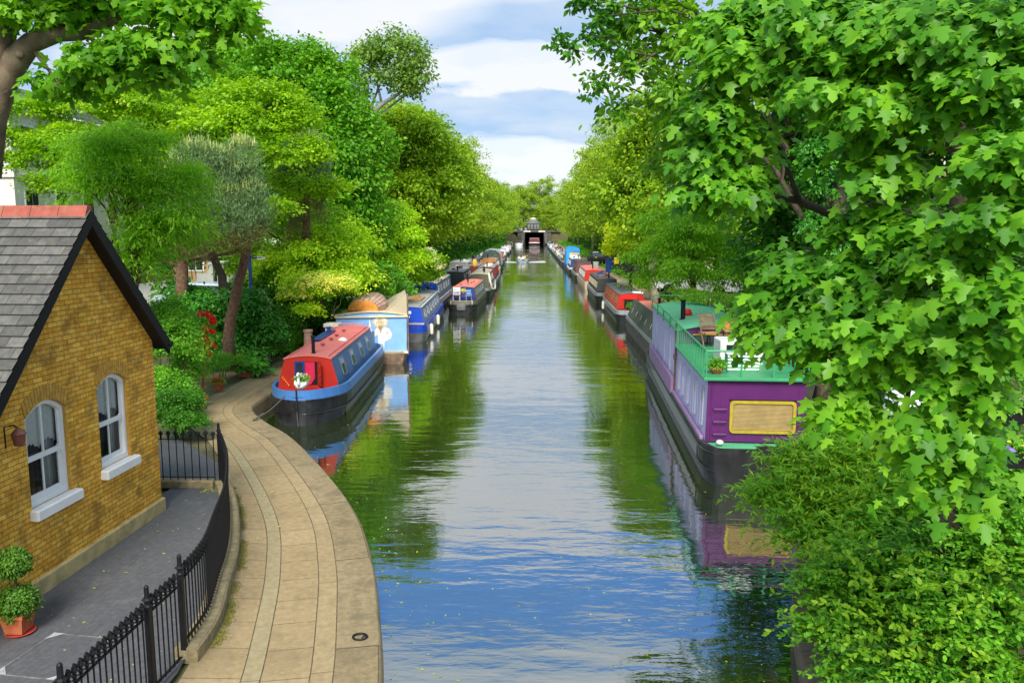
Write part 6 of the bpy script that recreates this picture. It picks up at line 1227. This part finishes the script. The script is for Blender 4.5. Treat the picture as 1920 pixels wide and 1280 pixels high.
# pines
def pine(label, bpts, r0, lobes, seed, br=(), m=L_PINE, brown=(), ncl=240, shoots=True):
    b = bpts[0]; t = thing('pine_tree', label, 'tree', b); mb = MB(); mb.sm = True; n = len(bpts)
    mb.tube([p-b for p in bpts], [r0*(1-.45*i/(n-1)) for i in range(n)], 10)
    for q in br: mb.tube([p-b for p in q], [.09*(1-.7*i/(len(q)-1)) for i in range(len(q))], 6)
    mb.build('trunk', barkpine, t); lob = np.array([LB(*l) for l in lobes]); lob[:, :3] -= np.array(b)
    def needles(lob, seed, ncl, m, up=.9):
        rs = np.random.RandomState(seed); pos, nrm, tip, size, rs = crown(lob, ncl, 70, .30, .15, seed, shell=.5, flat=.9, low=-.8); k = len(pos)
        tip = rs.randn(k, 3)*.55+np.array([0, 0, up]); return pos, rs.randn(k, 3), tip, size, rs
    foliage('needles', needles(lob, seed, ncl*3, m), NEED if False else ([(0, 0, 0), (.055, .3, 0), (0, 1, 0), (-.055, .3, 0)], [(0, 1, 2, 3)]), m, t)
    if len(brown): lb = np.array([LB(*l) for l in brown]); lb[:, :3] -= np.array(b); foliage('old_needles', needles(lb, seed+1, ncl, m, .3), ([(0, 0, 0), (.055, .3, 0), (0, 1, 0), (-.055, .3, 0)], [(0, 1, 2, 3)]), L_PINEB, t)
    if shoots:
        rs = np.random.RandomState(seed+5); P_ = []
        for L in lob:
            k = 130; u = unit(rs.randn(k, 3)); u[:, 2] = np.abs(u[:, 2])+.7; u = unit(u); P_.append(L[:3]+u*L[3:]*1.0)
        P_ = np.concatenate(P_); k = len(P_); foliage('young_shoots', (P_, rs.randn(k, 3), np.array([0, 0, 1.0])+rs.randn(k, 3)*.10, .22+.16*rs.rand(k), rs), ([(-.05, 0, 0), (.05, 0, 0), (.06, .6, 0), (0, 1, 0), (-.06, .6, 0)], [(0, 1, 2, 3, 4)]), L_CANDLE, t)
    return t
zt = .55
p1 = [PZ(433, 680, zt), PY(428, 640, 28.6), PY(432, 600, 28.6), PY(441, 560, 28.5), PY(447, 530, 28.4), PY(456, 500, 28.2), PY(462, 465, 28), PY(463, 420, 28), PY(455, 360, 28)]
p1[0] = PY(433, 690, 28.6)
pine('pine with a bare leaning reddish trunk rising beside the towpath pots', p1, .22, [(440, 350, 27.5, 50, 45), (400, 330, 27, 50, 50), (470, 390, 27.5, 32, 50), (420, 400, 27, 60, 50), (370, 310, 26.5, 45, 40), (345, 350, 26.5, 40, 50), (455, 300, 27.5, 32, 35)], 41, br=([PY(462, 465, 28), PY(430, 475, 27.5), PY(400, 480, 27), PY(350, 500, 26.5)],), brown=((450, 430, 27.5, 42, 32), (400, 450, 27, 60, 22)))
p2 = [PY(340, 600, 30), PY(341, 540, 30), PY(342, 490, 30), PY(340, 420, 30), PY(345, 350, 30)]
pine('second darker pine trunk standing left of the leaning pine', p2, .26, [(360, 400, 30, 55, 40), (320, 430, 30, 45, 30), (400, 380, 30, 45, 40)], 43, br=([PY(342, 490, 30), PY(380, 480, 29.8), PY(430, 455, 29.5)], [PY(342, 500, 30), PY(310, 490, 30), PY(285, 475, 30)]), brown=((330, 455, 30, 60, 15),), shoots=False, ncl=120)
pine('blue green pine crown with brown underside right of the leaning pine', [PY(575, 560, 35), PY(572, 480, 35), PY(575, 400, 35), PY(575, 300, 35)], .2, [(575, 290, 35, 36, 40), (550, 320, 35, 32, 32), (595, 330, 35, 26, 34)], 45, brown=((575, 380, 35, 34, 40), (560, 430, 35, 26, 30)), ncl=130)
# upper left branch of a big plane, trunk beside the frame edge
def bigplane():
    b = PY(-30, 420, 18.5); b.z = .8; t = thing('plane_tree', 'big plane with thick brown trunk and a long overhanging branch in the top left corner', 'tree', b)
    P = lambda px, py, Y=18: PY(px, py, Y)-b; mb = MB(); mb.sm = True
    mb.tube([Vector((-.6, 0, 0)), P(-40, 330), P(-18, 230), P(5, 160), P(32, 110), P(60, 80), P(110, 63), P(150, 62), P(200, 40), P(260, 24), P(330, 8), P(400, -30)], [.42, .36, .30, .28, .27, .22, .18, .17, .14, .11, .08, .04], 12)
    mb.tube([P(-30, 330), P(-14, 180), P(2, 60), P(8, -60), P(10, -200)], [.34, .32, .30, .28, .22], 12)
    mb.ball(P(38, 106)+Vector((.12, -.2, 0)), .10, 10, 6)
    for q in ([(60, 80), (75, 30), (80, -30)], [(110, 63), (130, 20), (170, -20)], [(200, 40), (250, 60), (300, 75)], [(260, 24), (330, 40), (400, 45)], [(150, 62), (200, 90), (250, 120), (270, 130)], [(60, 90), (90, 130), (120, 170)], [(330, 8), (400, 10), (460, 20)]): mb.tube([P(x, y, 18-.15*i) for i, (x, y) in enumerate(q)], [.05, .035, .02, .01][:len(q)], 6)
    mb.build('trunk', barkp if False else mat('bark_plane', (.17, .125, .08), .85, .35, 4, .7, grime=(.26, .22, .13, .6), gs=3), t)
    lob = [(130, 20, 18, 60, 26), (220, 0, 18, 70, 30), (320, 30, 17.6, 70, 26), (400, 10, 17.6, 60, 24), (440, 30, 17.5, 38, 14), (260, 90, 17.6, 80, 34), (180, 120, 17.8, 70, 34), (350, 90, 17.6, 60, 22), (60, 0, 18.4, 60, 24), (110, 150, 18, 50, 22), (290, 130, 17.7, 45, 22), (410, 60, 17.5, 30, 12), (20, 20, 17.5, 26, 18), (200, -60, 18, 200, 30)]
    lob = np.array([LB(*l) for l in lob]); lob[:, :3] -= np.array(b)
    foliage('crown', crown(lob, 360, 15, .42, .21, 51, shell=.25, flat=.5, up=.8, droop=.5, low=-.9), MAPLE, leafmat('leaf_bigplane', (.03, .12, .006), (.08, .25, .012), (.20, .42, .03), patch=.6, trans=.5), t)
bigplane()
# ------------------------------------------------------------ left gardens
def BU(name, label, lobes, m, ncl, per, cr, size, seed, **k): return bush(name, label, [LB(*l) for l in lobes], m, ncl, per, cr, size, seed, **k)
BU('ivy_hedge', 'dense glossy dark green ivy hedge behind the leaning pine trunk', [(390, 590, 30.5, 60, 45), (460, 590, 30.5, 45, 45), (490, 620, 31, 30, 40), (420, 640, 30.5, 50, 40), (470, 660, 30.5, 40, 25), (350, 560, 31, 40, 25), (370, 650, 30, 40, 40), (510, 640, 31, 25, 35)], L_IVY, 1100, 40, .25, .12, 61, tmpl=OVAL, out=1, up=.5, cat='hedge')
BU('garden_hedge', 'bright clipped hedge behind the white gate piers', [(250, 500, 41, 60, 26), (330, 490, 41, 60, 30), (410, 478, 41, 50, 30), (470, 480, 42, 50, 32), (360, 455, 43, 60, 26), (440, 445, 43, 60, 30)], L_BUSH, 620, 36, .34, .13, 59, cat='hedge')
BU('shrub', 'loose green shrub with fine leaves at the cottage corner', [(330, 660, 23, 55, 60), (320, 740, 22, 50, 50), (345, 700, 24, 36, 45), (310, 600, 24, 45, 45)], L_BUSH, 650, 40, .22, .075, 62)
BU('shrub', 'low dark grey green shrub at the corner of the short railing', [(335, 790, 20, 40, 36), (320, 760, 20.3, 40, 36), (352, 765, 20.6, 28, 32)], L_DEEP, 360, 36, .17, .06, 63)
BU('shrub', 'bright green foliage mound behind the first terracotta pots', [(400, 690, 27.2, 40, 24), (440, 682, 28.3, 28, 20), (352, 742, 24.5, 24, 26)], L_BUSH, 300, 36, .2, .07, 64, tmpl=SLIM)
BU('hosta_clump', 'broad leaved light green clump at the foot of the leaning pine', [(480, 690, 29, 26, 16), (462, 680, 29.5, 22, 16)], L_LIME if False else L_IVY, 70, 12, .2, .22, 65, tmpl=OVAL)
BU('shrub', 'dark purplish green shrub beside the towpath before the bow of the red boat', [(515, 650, 31, 28, 34), (500, 620, 31, 24, 24)], L_DEEP, 260, 34, .2, .08, 66, tmpl=SLIM)
BU('shrub', 'dark leafy shrub left of the chimney pots behind the red roofed narrowboat', [(540, 600, 33, 22, 30), (560, 570, 34, 26, 26), (600, 600, 35, 34, 22)], L_DEEP, 320, 34, .25, .10, 67)
yb = BU('yellow_shrub', 'tree-like shrub covered in pale yellow blossom above the red roofed narrowboat', [(590, 545, 33.5, 50, 26), (625, 540, 33.5, 38, 26), (555, 560, 33.5, 32, 24), (600, 525, 34, 44, 16), (575, 585, 33, 30, 14)], L_LIME, 420, 36, .27, .10, 68)
lob = np.array([LB(*l) for l in [(595, 538, 33.3, 52, 28), (628, 540, 33.3, 38, 26), (560, 555, 33.3, 34, 24)]]); lob[:, :3] -= np.array(yb.location); foliage('blossom', crown(lob, 300, 10, .16, .10, 69, out=1, shell=.8, low=0), OVAL, L_YEL, yb)
BU('golden_shrub', 'rounded lime yellow shrub tree standing over the blue porthole boat', [(738, 420, 50, 34, 30), (725, 460, 50, 30, 28), (760, 450, 50, 34, 30), (745, 400, 50, 22, 20), (770, 490, 50, 34, 28), (725, 500, 49, 34, 24)], L_LIME, 520, 40, .42, .17, 70)
g = BU('shrub', 'bright green shrub with white flower heads beside the blue porthole boat', [(790, 490, 54, 30, 24), (770, 520, 52, 30, 20), (800, 520, 55, 22, 20)], L_ACER, 260, 36, .4, .17, 71)
lob = np.array([LB(800, 480, 53.5, 20, 20)]); lob[:, :3] -= np.array(g.location); foliage('flower_heads', crown(lob, 40, 12, .2, .13, 72, out=1), OVAL, L_CREAM, g)
g = BU('shrub', 'deep green shrub dotted with red flowers behind the upturned rowing boat', [(680, 520, 40, 34, 24), (720, 520, 42, 34, 26), (650, 500, 40, 34, 24), (700, 550, 41, 40, 20), (745, 545, 44, 30, 22)], L_BUSH, 420, 36, .32, .13, 73)
lob = np.array([LB(668, 513, 39.3, 14, 10), LB(690, 508, 39.3, 16, 8)]); lob[:, :3] -= np.array(g.location); foliage('flowers', crown(lob, 16, 6, .15, .12, 74, out=1), OVAL, L_RED, g)
g = BU('plume_grass', 'pale feathery cream plume shrub behind the cobalt boats', [(805, 505, 60, 20, 18), (790, 520, 58, 16, 16)], L_CREAM, 90, 24, .35, .16, 75, tmpl=SLIM)
BU('shrub', 'mid green filling shrubs between the garden wall and the yellow blossom', [(530, 545, 36, 40, 34), (490, 540, 36, 40, 30), (640, 590, 37, 40, 30), (590, 610, 38, 60, 26)], L_DEEP, 420, 34, .35, .13, 76)
# rose bush with big red blooms
g = BU('red_rose', 'rose bush with large scarlet blooms in front of the ivy hedge', [(375, 630, 25.5, 26, 40), (360, 680, 25, 26, 24)], L_BUSH, 110, 26, .2, .08, 77)
rs = np.random.RandomState(8)
bl = [(376, 588), (388, 588), (396, 593), (399, 602), (385, 613), (381, 630), (390, 640), (372, 640), (382, 645), (390, 645), (397, 646), (381, 658), (352, 642), (345, 650), (398, 620), (392, 660)]
for i, (x, y) in enumerate(bl):
    p = PY(x, y, 24.9)-g.location; c = crown([(0, 0, 0, .09, .09, .075)], 14, 6, .03, .075, 80+i, out=1.2, low=-1); q = foliage('bloom', c, OVAL, L_RED, g); q.location = p
for i, (x, y, Y_, lab, lf) in enumerate(((380, 692, 25.2, 'terracotta pot on a stand under the scarlet roses', None), (411, 733, 0, 'small terracotta pot of orange red flowers on the towpath edge', L_RED), (461, 706, 0, 'rectangular terracotta trough of red flowers on the towpath edge', L_RED), (378, 762, 0, 'empty looking brown pot half hidden in the shrubs', None))):
    if Y_: p = PY(x, y, Y_); 
    else: p = PZ(x, y, .41)
    t = thing('flower_pot', lab, 'flower pot', p); 
    if i == 2: q = MB(); q.loft([[(-.26, -.11, 0), (.26, -.11, 0), (.26, .11, 0), (-.26, .11, 0)], [(-.32, -.15, .26), (.32, -.15, .26), (.32, .15, .26), (-.32, .15, .26)], [(-.34, -.17, .26), (.34, -.17, .26), (.34, .17, .26), (-.34, .17, .26)], [(-.34, -.17, .31), (.34, -.17, .31), (.34, .17, .31), (-.34, .17, .31)]], closed=True, caps=True); q.build('pot', terra, t)
    else: MB().lathe([(.12, 0), (.19, .26), (.22, .26), (.22, .32), (.18, .32), (.16, .27), (.01, .27)], (0, 0, 0), 16).build('pot', terra, t)
    if lf: foliage('leaves', crown([(0, 0, .34, .22, .16, .10)], 60, 12, .06, .06, 90+i), OVAL, L_BUSH, t); foliage('flowers', crown([(0, 0, .38, .20, .15, .10)], 24, 9, .04, .06, 95+i, out=1), OVAL, lf, t)
    if i == 0: MB().tube([(0, 0, -.9), (0, 0, 0)], .05, 8).build('stand', terra, t)
a = PY(578, 635, 31.5); t = thing('chimney_pot', 'old cream and terracotta chimney pot standing on the bank behind the red roofed boat', 'chimney pot', (a.x, 31.5, .42)); MB().lathe([(.26, 0), (.24, .6), (.27, .62), (.27, .68), (.19, .8), (.16, 1.35), (.19, 1.37), (.19, 1.45)], (0, 0, 0), 10).build('body', mat('old_pot', (.45, .25, .18), .9, .3, 6, grime=(.6, .5, .38, .7)), t)
a = PY(618, 620, 33); t = thing('pillar', 'small white pillar with a square cap by the garden railings', 'pillar', (a.x, 33.5, .42)); MB().box(-.25, .25, -.25, .25, 0, 1.35).box(-.32, .32, -.32, .32, 1.35, 1.5, bev=.03).build('shaft', stucco, t)
rail('iron_railing', 'black garden railing on the bank left of the small white pillar', [(-10.4, 33.4), (-9.6, 33.4), (-8.95, 33.4)], 33.3, 33.5, .42, 2.5, .16, [(-10.4, 33.4)], (2.3, .7), cat='railing') if False else None
# ------------------------------------------------------------ right bank: chestnut, sumac, gold tree, maple, shrubs
T('chestnut_tree', 'tall tree whose dark leaf sprays reach out over the canal at top centre right', 1560, 21,
  [(1230, 60, 20, 80, 60), (1320, 120, 20, 90, 70), (1260, 200, 20, 80, 60), (1180, 130, 20, 40, 40), (1350, 260, 21, 90, 70), (1210, 20, 20, 70, 40), (1400, 60, 20, 90, 60), (1290, 300, 22, 60, 50), (1160, 30, 20, 30, 20), (1450, 180, 21, 90, 90), (1240, -60, 22, 90, 60), (1330, -150, 23, 120, 90), (1250, -250, 24, 100, 80), (1450, -250, 24, 150, 120), (1190, -140, 22, 50, 40), (1330, -380, 25, 150, 100), (1600, -300, 25, 200, 150)], leafmat('leaf_chestnut', (.03, .11, .008), (.09, .24, .015), (.22, .42, .03), patch=.5), 1250, 34, .40, .19, 101, tmpl=OVAL, shell=.45, tr=(.24, .10), ntips=10, zb=.5, top=PY(1540, 60, 21.5))
def sprays():
    b = PY(1200, 70, 19.5); t = thing('branch_spray', 'thin twigs with dark leaf tufts sticking out left against the sky', 'branch', b); P = lambda x, y, Y=19.5: PY(x, y, Y)-b; mb = MB(); mb.sm = True; L_ = []
    for q in ([(1220, 105), (1165, 93), (1130, 95), (1100, 98), (1068, 92)], [(1165, 93), (1140, 70), (1115, 68), (1100, 60)], [(1230, 100), (1180, 130), (1140, 140), (1105, 150)], [(1200, 20), (1150, 5), (1110, 5), (1085, 2)], [(1180, 130), (1160, 155), (1130, 165), (1115, 170)], [(1240, 20), (1180, 25), (1140, 30), (1120, 35)], [(1068, 92), (1055, 80), (1048, 68)]):
        mb.tube([P(x, y) for x, y in q], [.028, .02, .014, .009, .006][:len(q)], 5); L_ += [(x+dx, y+dy) for x, y in q[1:] for dx, dy in ((0, 0), (-8, 6), (6, -7))]
    mb.build('twigs', bark, t); lob = np.array([LB(x, y, 19.5, 13, 9) for x, y in L_]); lob[:, :3] -= np.array(b)
    foliage('leaves', crown(lob, 130, 8, .14, .15, 103, shell=.2, low=-1), OVAL, L_DEEP, t); t['label'] = 'thin leafy branch sticking out left against the sky at top centre'
sprays()
T('sumac_tree', 'bright green tree with long drooping leaflets behind the right bank railing', 1310, 37,
  [(1240, 480, 37, 60, 38), (1320, 450, 36, 70, 50), (1380, 500, 35, 60, 50), (1280, 520, 36, 40, 28), (1290, 505, 34, 50, 24), (1375, 525, 34, 50, 24), (1210, 520, 38, 34, 20), (1350, 400, 36, 60, 40), (1240, 420, 38, 50, 30)], L_ROB, 760, 40, .42, .20, 104, tmpl=SLIM, shell=.4, flat=.4, droop=.9, up=1, tr=(.16, .06), zb=.6)
T('golden_tree', 'golden yellow leaved tree low on the right bank before the plane row', 1180, 62, [(1190, 430, 62, 46, 14), (1215, 465, 60, 44, 12), (1160, 445, 61, 34, 12), (1220, 385, 62, 30, 10), (1180, 405, 62, 26, 10), (1150, 470, 60, 20, 14), (1170, 460, 61, 30, 12)], L_GOLD, 260, 40, .5, .22, 105, flat=.3, shell=.2, up=1, tr=(.15, .05), zb=.5)
T('plane_tree', 'pale limbed yellow green plane, first of the right bank row', 1230, 52,
  [(1210, 300, 52, 45, 60), (1190, 370, 53, 60, 50), (1240, 230, 50, 50, 60), (1260, 360, 50, 70, 60), (1150, 390, 55, 40, 40), (1280, 280, 50, 60, 70), (1230, 430, 52, 60, 30)], L_PLANE, 760, 44, .75, .25, 106, bk=barkp, tr=(.32, .12), zb=.7, group='plane trees of the right bank row')
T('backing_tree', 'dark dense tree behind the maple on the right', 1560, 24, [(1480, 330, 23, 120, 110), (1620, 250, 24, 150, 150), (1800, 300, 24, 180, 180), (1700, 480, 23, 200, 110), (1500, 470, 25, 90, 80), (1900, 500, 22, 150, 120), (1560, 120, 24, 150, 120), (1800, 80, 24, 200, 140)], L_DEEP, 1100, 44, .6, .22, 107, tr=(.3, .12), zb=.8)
T('ivy_tree', 'trunk wrapped in small dark ivy leaves seen in the shade between maple boughs', 1600, 20.5, [(1540, 240, 20.5, 30, 60), (1548, 330, 20.5, 34, 60), (1560, 420, 20.5, 38, 50), (1530, 290, 20.5, 44, 30), (1575, 500, 20.5, 40, 60), (1590, 590, 20.5, 36, 60)], L_IVY, 520, 44, .2, .085, 108, tmpl=OVAL, out=1.2, up=.2, tr=(.22, .15), zb=.5, top=PY(1540, 120, 20.5))
def maple():
    b = PY(1800, 700, 8.8); b.z = .45; t = thing('maple_tree', 'large maple with big lobed leaves filling the right of the photo', 'tree', b)
    P = lambda x, y, Y: PY(x, y, Y)-b; mb = MB(); mb.sm = True
    mb.tube([Vector((0, 0, -.1)), P(1802, 560, 8.7), P(1800, 420, 8.7), P(1805, 310, 8.6), P(1812, 180, 8.6), P(1800, 40, 8.6), P(1790, -150, 8.6)], [.17, .13, .12, .11, .10, .08, .05], 9)
    for q, r in (([(1805, 300, 8.6), (1770, 255, 8.5), (1745, 240, 8.4), (1700, 190, 8.2), (1640, 140, 8)], .07), ([(1810, 230, 8.6), (1750, 235, 8.3), (1710, 230, 8)], .045), ([(1800, 420, 8.7), (1700, 400, 8.4), (1600, 420, 8.2), (1500, 470, 8.1), (1440, 520, 8)], .08), ([(1600, 420, 8.2), (1500, 380, 8), (1400, 360, 7.9), (1330, 330, 7.9)], .05), ([(1700, 400, 8.4), (1640, 560, 7.6), (1560, 640, 7.4), (1480, 700, 7.3)], .05), ([(1812, 200, 8.6), (1700, 100, 8.3), (1560, 60, 8), (1420, 60, 8), (1330, 40, 8)], .07), ([(1560, 60, 8), (1500, 140, 8), (1440, 190, 8), (1390, 160, 8)], .035), ([(1500, 380, 8), (1470, 280, 8), (1440, 220, 8)], .03), ([(1802, 500, 8.7), (1840, 600, 7.4), (1850, 720, 6.6), (1830, 820, 6.3)], .045), ([(1802, 560, 8.7), (1720, 640, 7.4), (1690, 760, 6.8), (1700, 850, 6.6)], .04), ([(1820, 230, 8.6), (1900, 180, 7.5), (1990, 120, 6.8)], .06)):
        n = len(q); pts = [P(*v) for v in q]; pts = [pts[0]]+[p+Vector((random.uniform(-1, 1), random.uniform(-1, 1), random.uniform(-1, 1)))*.05 for p in pts[1:]]; mb.tube(pts, [r*(1-.75*i/(n-1)) for i in range(n)], 7)
    mb.build('trunk', mat('bark_dark', (.05, .04, .025), .9, .4, 9, .8), t)
    L_ = [(1330, 60, 8, 60, 36), (1420, 30, 8, 70, 40), (1410, 120, 7.8, 90, 50), (1320, 200, 8, 50, 40), (1350, 260, 8, 70, 40), (1300, 300, 8, 50, 36), (1340, 350, 7.9, 80, 36), (1540, 40, 7.4, 90, 60), (1560, 150, 7.2, 90, 60), (1660, 60, 7, 90, 60), (1650, 190, 6.9, 90, 60), (1630, 290, 7.2, 60, 40), (1780, 60, 6.7, 110, 70), (1900, 60, 6.4, 100, 80), (1860, 160, 6.3, 100, 50), (1740, 200, 6.8, 60, 50), (1900, 290, 6.0, 90, 60), (1660, 330, 7.0, 80, 40), (1880, 400, 6.0, 90, 50), (1630, 420, 7.2, 80, 40), (1720, 440, 6.7, 80, 40), (1800, 480, 6.3, 90, 40),
          (1440, 490, 7.6, 60, 34), (1400, 560, 7.5, 60, 34), (1380, 610, 7.5, 45, 26), (1470, 570, 7.4, 70, 36), (1440, 640, 7.3, 70, 34), (1560, 520, 7.2, 70, 40), (1580, 600, 7.0, 90, 40), (1475, 672, 7.2, 50, 24), (1660, 540, 6.9, 80, 44), (1680, 640, 6.6, 80, 40), (1780, 590, 6.3, 90, 50), (1900, 560, 5.9, 90, 60), (1860, 650, 6.0, 70, 30), (1620, 680, 6.8, 50, 40), (1600, 730, 6.8, 36, 22), (1590, 770, 6.8, 45, 20), (1800, 720, 6.2, 60, 40), (1760, 790, 6.3, 60, 34), (1700, 850, 6.4, 50, 26), (1820, 830, 6.2, 40, 30), (1770, 880, 6.3, 50, 26), (1750, 910, 6.3, 30, 18)]
    L_ = [(x+(62 if x < 1420 and y > 380 else 45 if x < 1520 and y > 380 else 24 if x < 1380 else 0), y-(14 if x < 1500 and y > 600 else 0), Y, max(28, a-14), c*.85) for x, y, Y, a, c in L_]
    lob = np.array([LB(*l) for l in L_]); lob[:, :3] -= np.array(b)
    pos, nrm, tip, size, rs2 = crown(lob, 900, 23, .25, .108, 111, shell=.25, flat=.45, up=.8, out=.5, rnd=.42, droop=1.0, low=-.7, jit=.42)
    nrm = nrm+np.array([-.2, -.5, .15]); tip = tip*.7+np.array([0, -.15, -.75]); cr_ = (pos, nrm, tip, size, rs2)   # leaves turned to the open light over the water
    foliage('crown', cr_, MAPLE, L_MAPLE, t)
maple()
def sideshoots(lobes, m, name, label, n, seed, L=.5, leaf=.09, tm=SLIM, cat='shrub', per=26, bushy=None):
    """shrub made of arching shoots carrying rows of slender leaves"""
    rs = np.random.RandomState(seed); lob = np.array([LB(*l) for l in lobes]); b = np.array([lob[:, 0].mean(), lob[:, 1].mean(), .45]); t = thing(name, label, cat, Vector(b)); P_ = []; Nn = []; Tt = []; mb = MB(); wgt = lob[:, 3]*lob[:, 5]; wgt = wgt/wgt.sum()
    for i in range(n):
        l = lob[rs.choice(len(lob), p=wgt)]; u = unit(rs.randn(1, 3))[0]; u[2] = abs(u[2])*.9; u[1] = -abs(u[1]) if rs.rand() < .7 else u[1]
        c = l[:3]+u*l[3:]*(.45+.5*rs.rand())-b; d = unit((u+np.array([-.5, -.1, .25])+rs.randn(3)*.3)[None])[0]; Li = L*(.6+.8*rs.rand()); prev = None
        for k in range(per):
            s = k/per; p = c+d*Li*s+np.array([0, 0, -.35*Li*s*s]); sd = unit(rs.randn(1, 3))[0]
            P_.append(p); Tt.append(d*.7+sd*.8+np.array([0, 0, -.15])); Nn.append(np.array([0, 0, 1])+rs.randn(3)*.5)
        if i % 3 == 0: mb.tube([c, c+d*Li*.5+np.array([0, 0, -.09*Li]), c+d*Li+np.array([0, 0, -.35*Li])], [.006, .004, .002], 4, caps=False)
    P_, Nn, Tt = map(np.array, (P_, Nn, Tt)); foliage('foliage', (P_, Nn, Tt, leaf*(.6+.8*rs.rand(len(P_))), rs), tm, m, t); mb.build('stems', bark, t); return t
sideshoots([(1540, 880, 12.5, 70, 50), (1480, 930, 12, 60, 40), (1600, 900, 12, 90, 60), (1700, 960, 11, 110, 70), (1560, 980, 11.5, 90, 50), (1650, 1040, 10.5, 110, 60), (1470, 870, 12.5, 30, 20), (1430, 945, 12, 30, 14), (1580, 830, 13, 50, 30), (1650, 870, 12.5, 60, 40), (1510, 1010, 11.3, 40, 26)], L_WILLOW, 'willow_shrub', 'yellow green shrub with slender leaves overhanging the water by the purple bow', 1500, 121, .55, .115)
sideshoots([(1620, 1080, 9.5, 100, 60), (1560, 1100, 9.5, 50, 50), (1600, 1180, 9, 100, 70), (1680, 1250, 8.5, 110, 60), (1780, 1120, 8.7, 130, 90), (1880, 1020, 8.7, 110, 90), (1880, 1200, 8, 130, 90), (1600, 1270, 8.6, 70, 40), (1800, 1290, 7.8, 160, 60), (1560, 1180, 9.2, 50, 50)], L_BUSH, 'bank_shrub', 'mid green small leaved bush tumbling to the water at the lower right corner', 1750, 122, .34, .058, OVAL, per=24)
sideshoots([(1620, 1080, 9.2, 110, 60), (1700, 1200, 8.4, 130, 80), (1850, 1100, 8.2, 130, 90), (1560, 1150, 9.2, 50, 60), (1880, 1240, 7.7, 120, 60)], leafmat('leaf_bramble', (.05, .14, .01), (.12, .28, .015), (.26, .42, .03), patch=2), 'bramble', 'arching yellowish bramble shoots poking out of the lower right bush', 110, 131, .62, .075, OVAL, per=22)
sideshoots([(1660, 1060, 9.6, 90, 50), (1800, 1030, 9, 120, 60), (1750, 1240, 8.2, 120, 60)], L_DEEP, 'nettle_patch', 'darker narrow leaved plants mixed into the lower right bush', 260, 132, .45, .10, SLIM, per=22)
sideshoots([(1740, 980, 10.5, 110, 70), (1850, 930, 10, 110, 70), (1680, 1090, 9.8, 90, 50)], L_DEEP if False else L_BUSH, 'bank_shrub', 'taller green shrub above the lower right corner behind the hanging maple leaves', 800, 123, .4, .085, OVAL)
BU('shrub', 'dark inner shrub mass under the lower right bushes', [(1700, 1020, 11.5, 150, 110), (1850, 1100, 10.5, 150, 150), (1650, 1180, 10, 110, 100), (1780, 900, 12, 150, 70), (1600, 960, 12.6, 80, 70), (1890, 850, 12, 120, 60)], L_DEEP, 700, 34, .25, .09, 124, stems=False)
BU('shrub', 'yellowish shrub beside the sandy path right of the purple houseboat', [(1600, 700, 19, 40, 36), (1640, 760, 18, 50, 40), (1580, 820, 16.5, 40, 24), (1640, 830, 16, 60, 30), (1700, 700, 19, 70, 50)], L_WILLOW, 420, 34, .2, .08, 125, tmpl=SLIM)
BU('shrub', 'low bank plants between the far sandy path and the fence', [(1590, 640, 25, 40, 30), (1650, 640, 24, 60, 40), (1560, 600, 27, 40, 24), (1800, 700, 18, 150, 80)], L_DEEP, 420, 34, .3, .11, 126)
BU('shrub', 'pale yellow green weeds and ferns behind the green roof railings', [(1330, 560, 31, 45, 14), (1290, 552, 33, 30, 12), (1380, 570, 30, 30, 16)], L_WILLOW, 200, 30, .2, .10, 127, tmpl=SLIM)
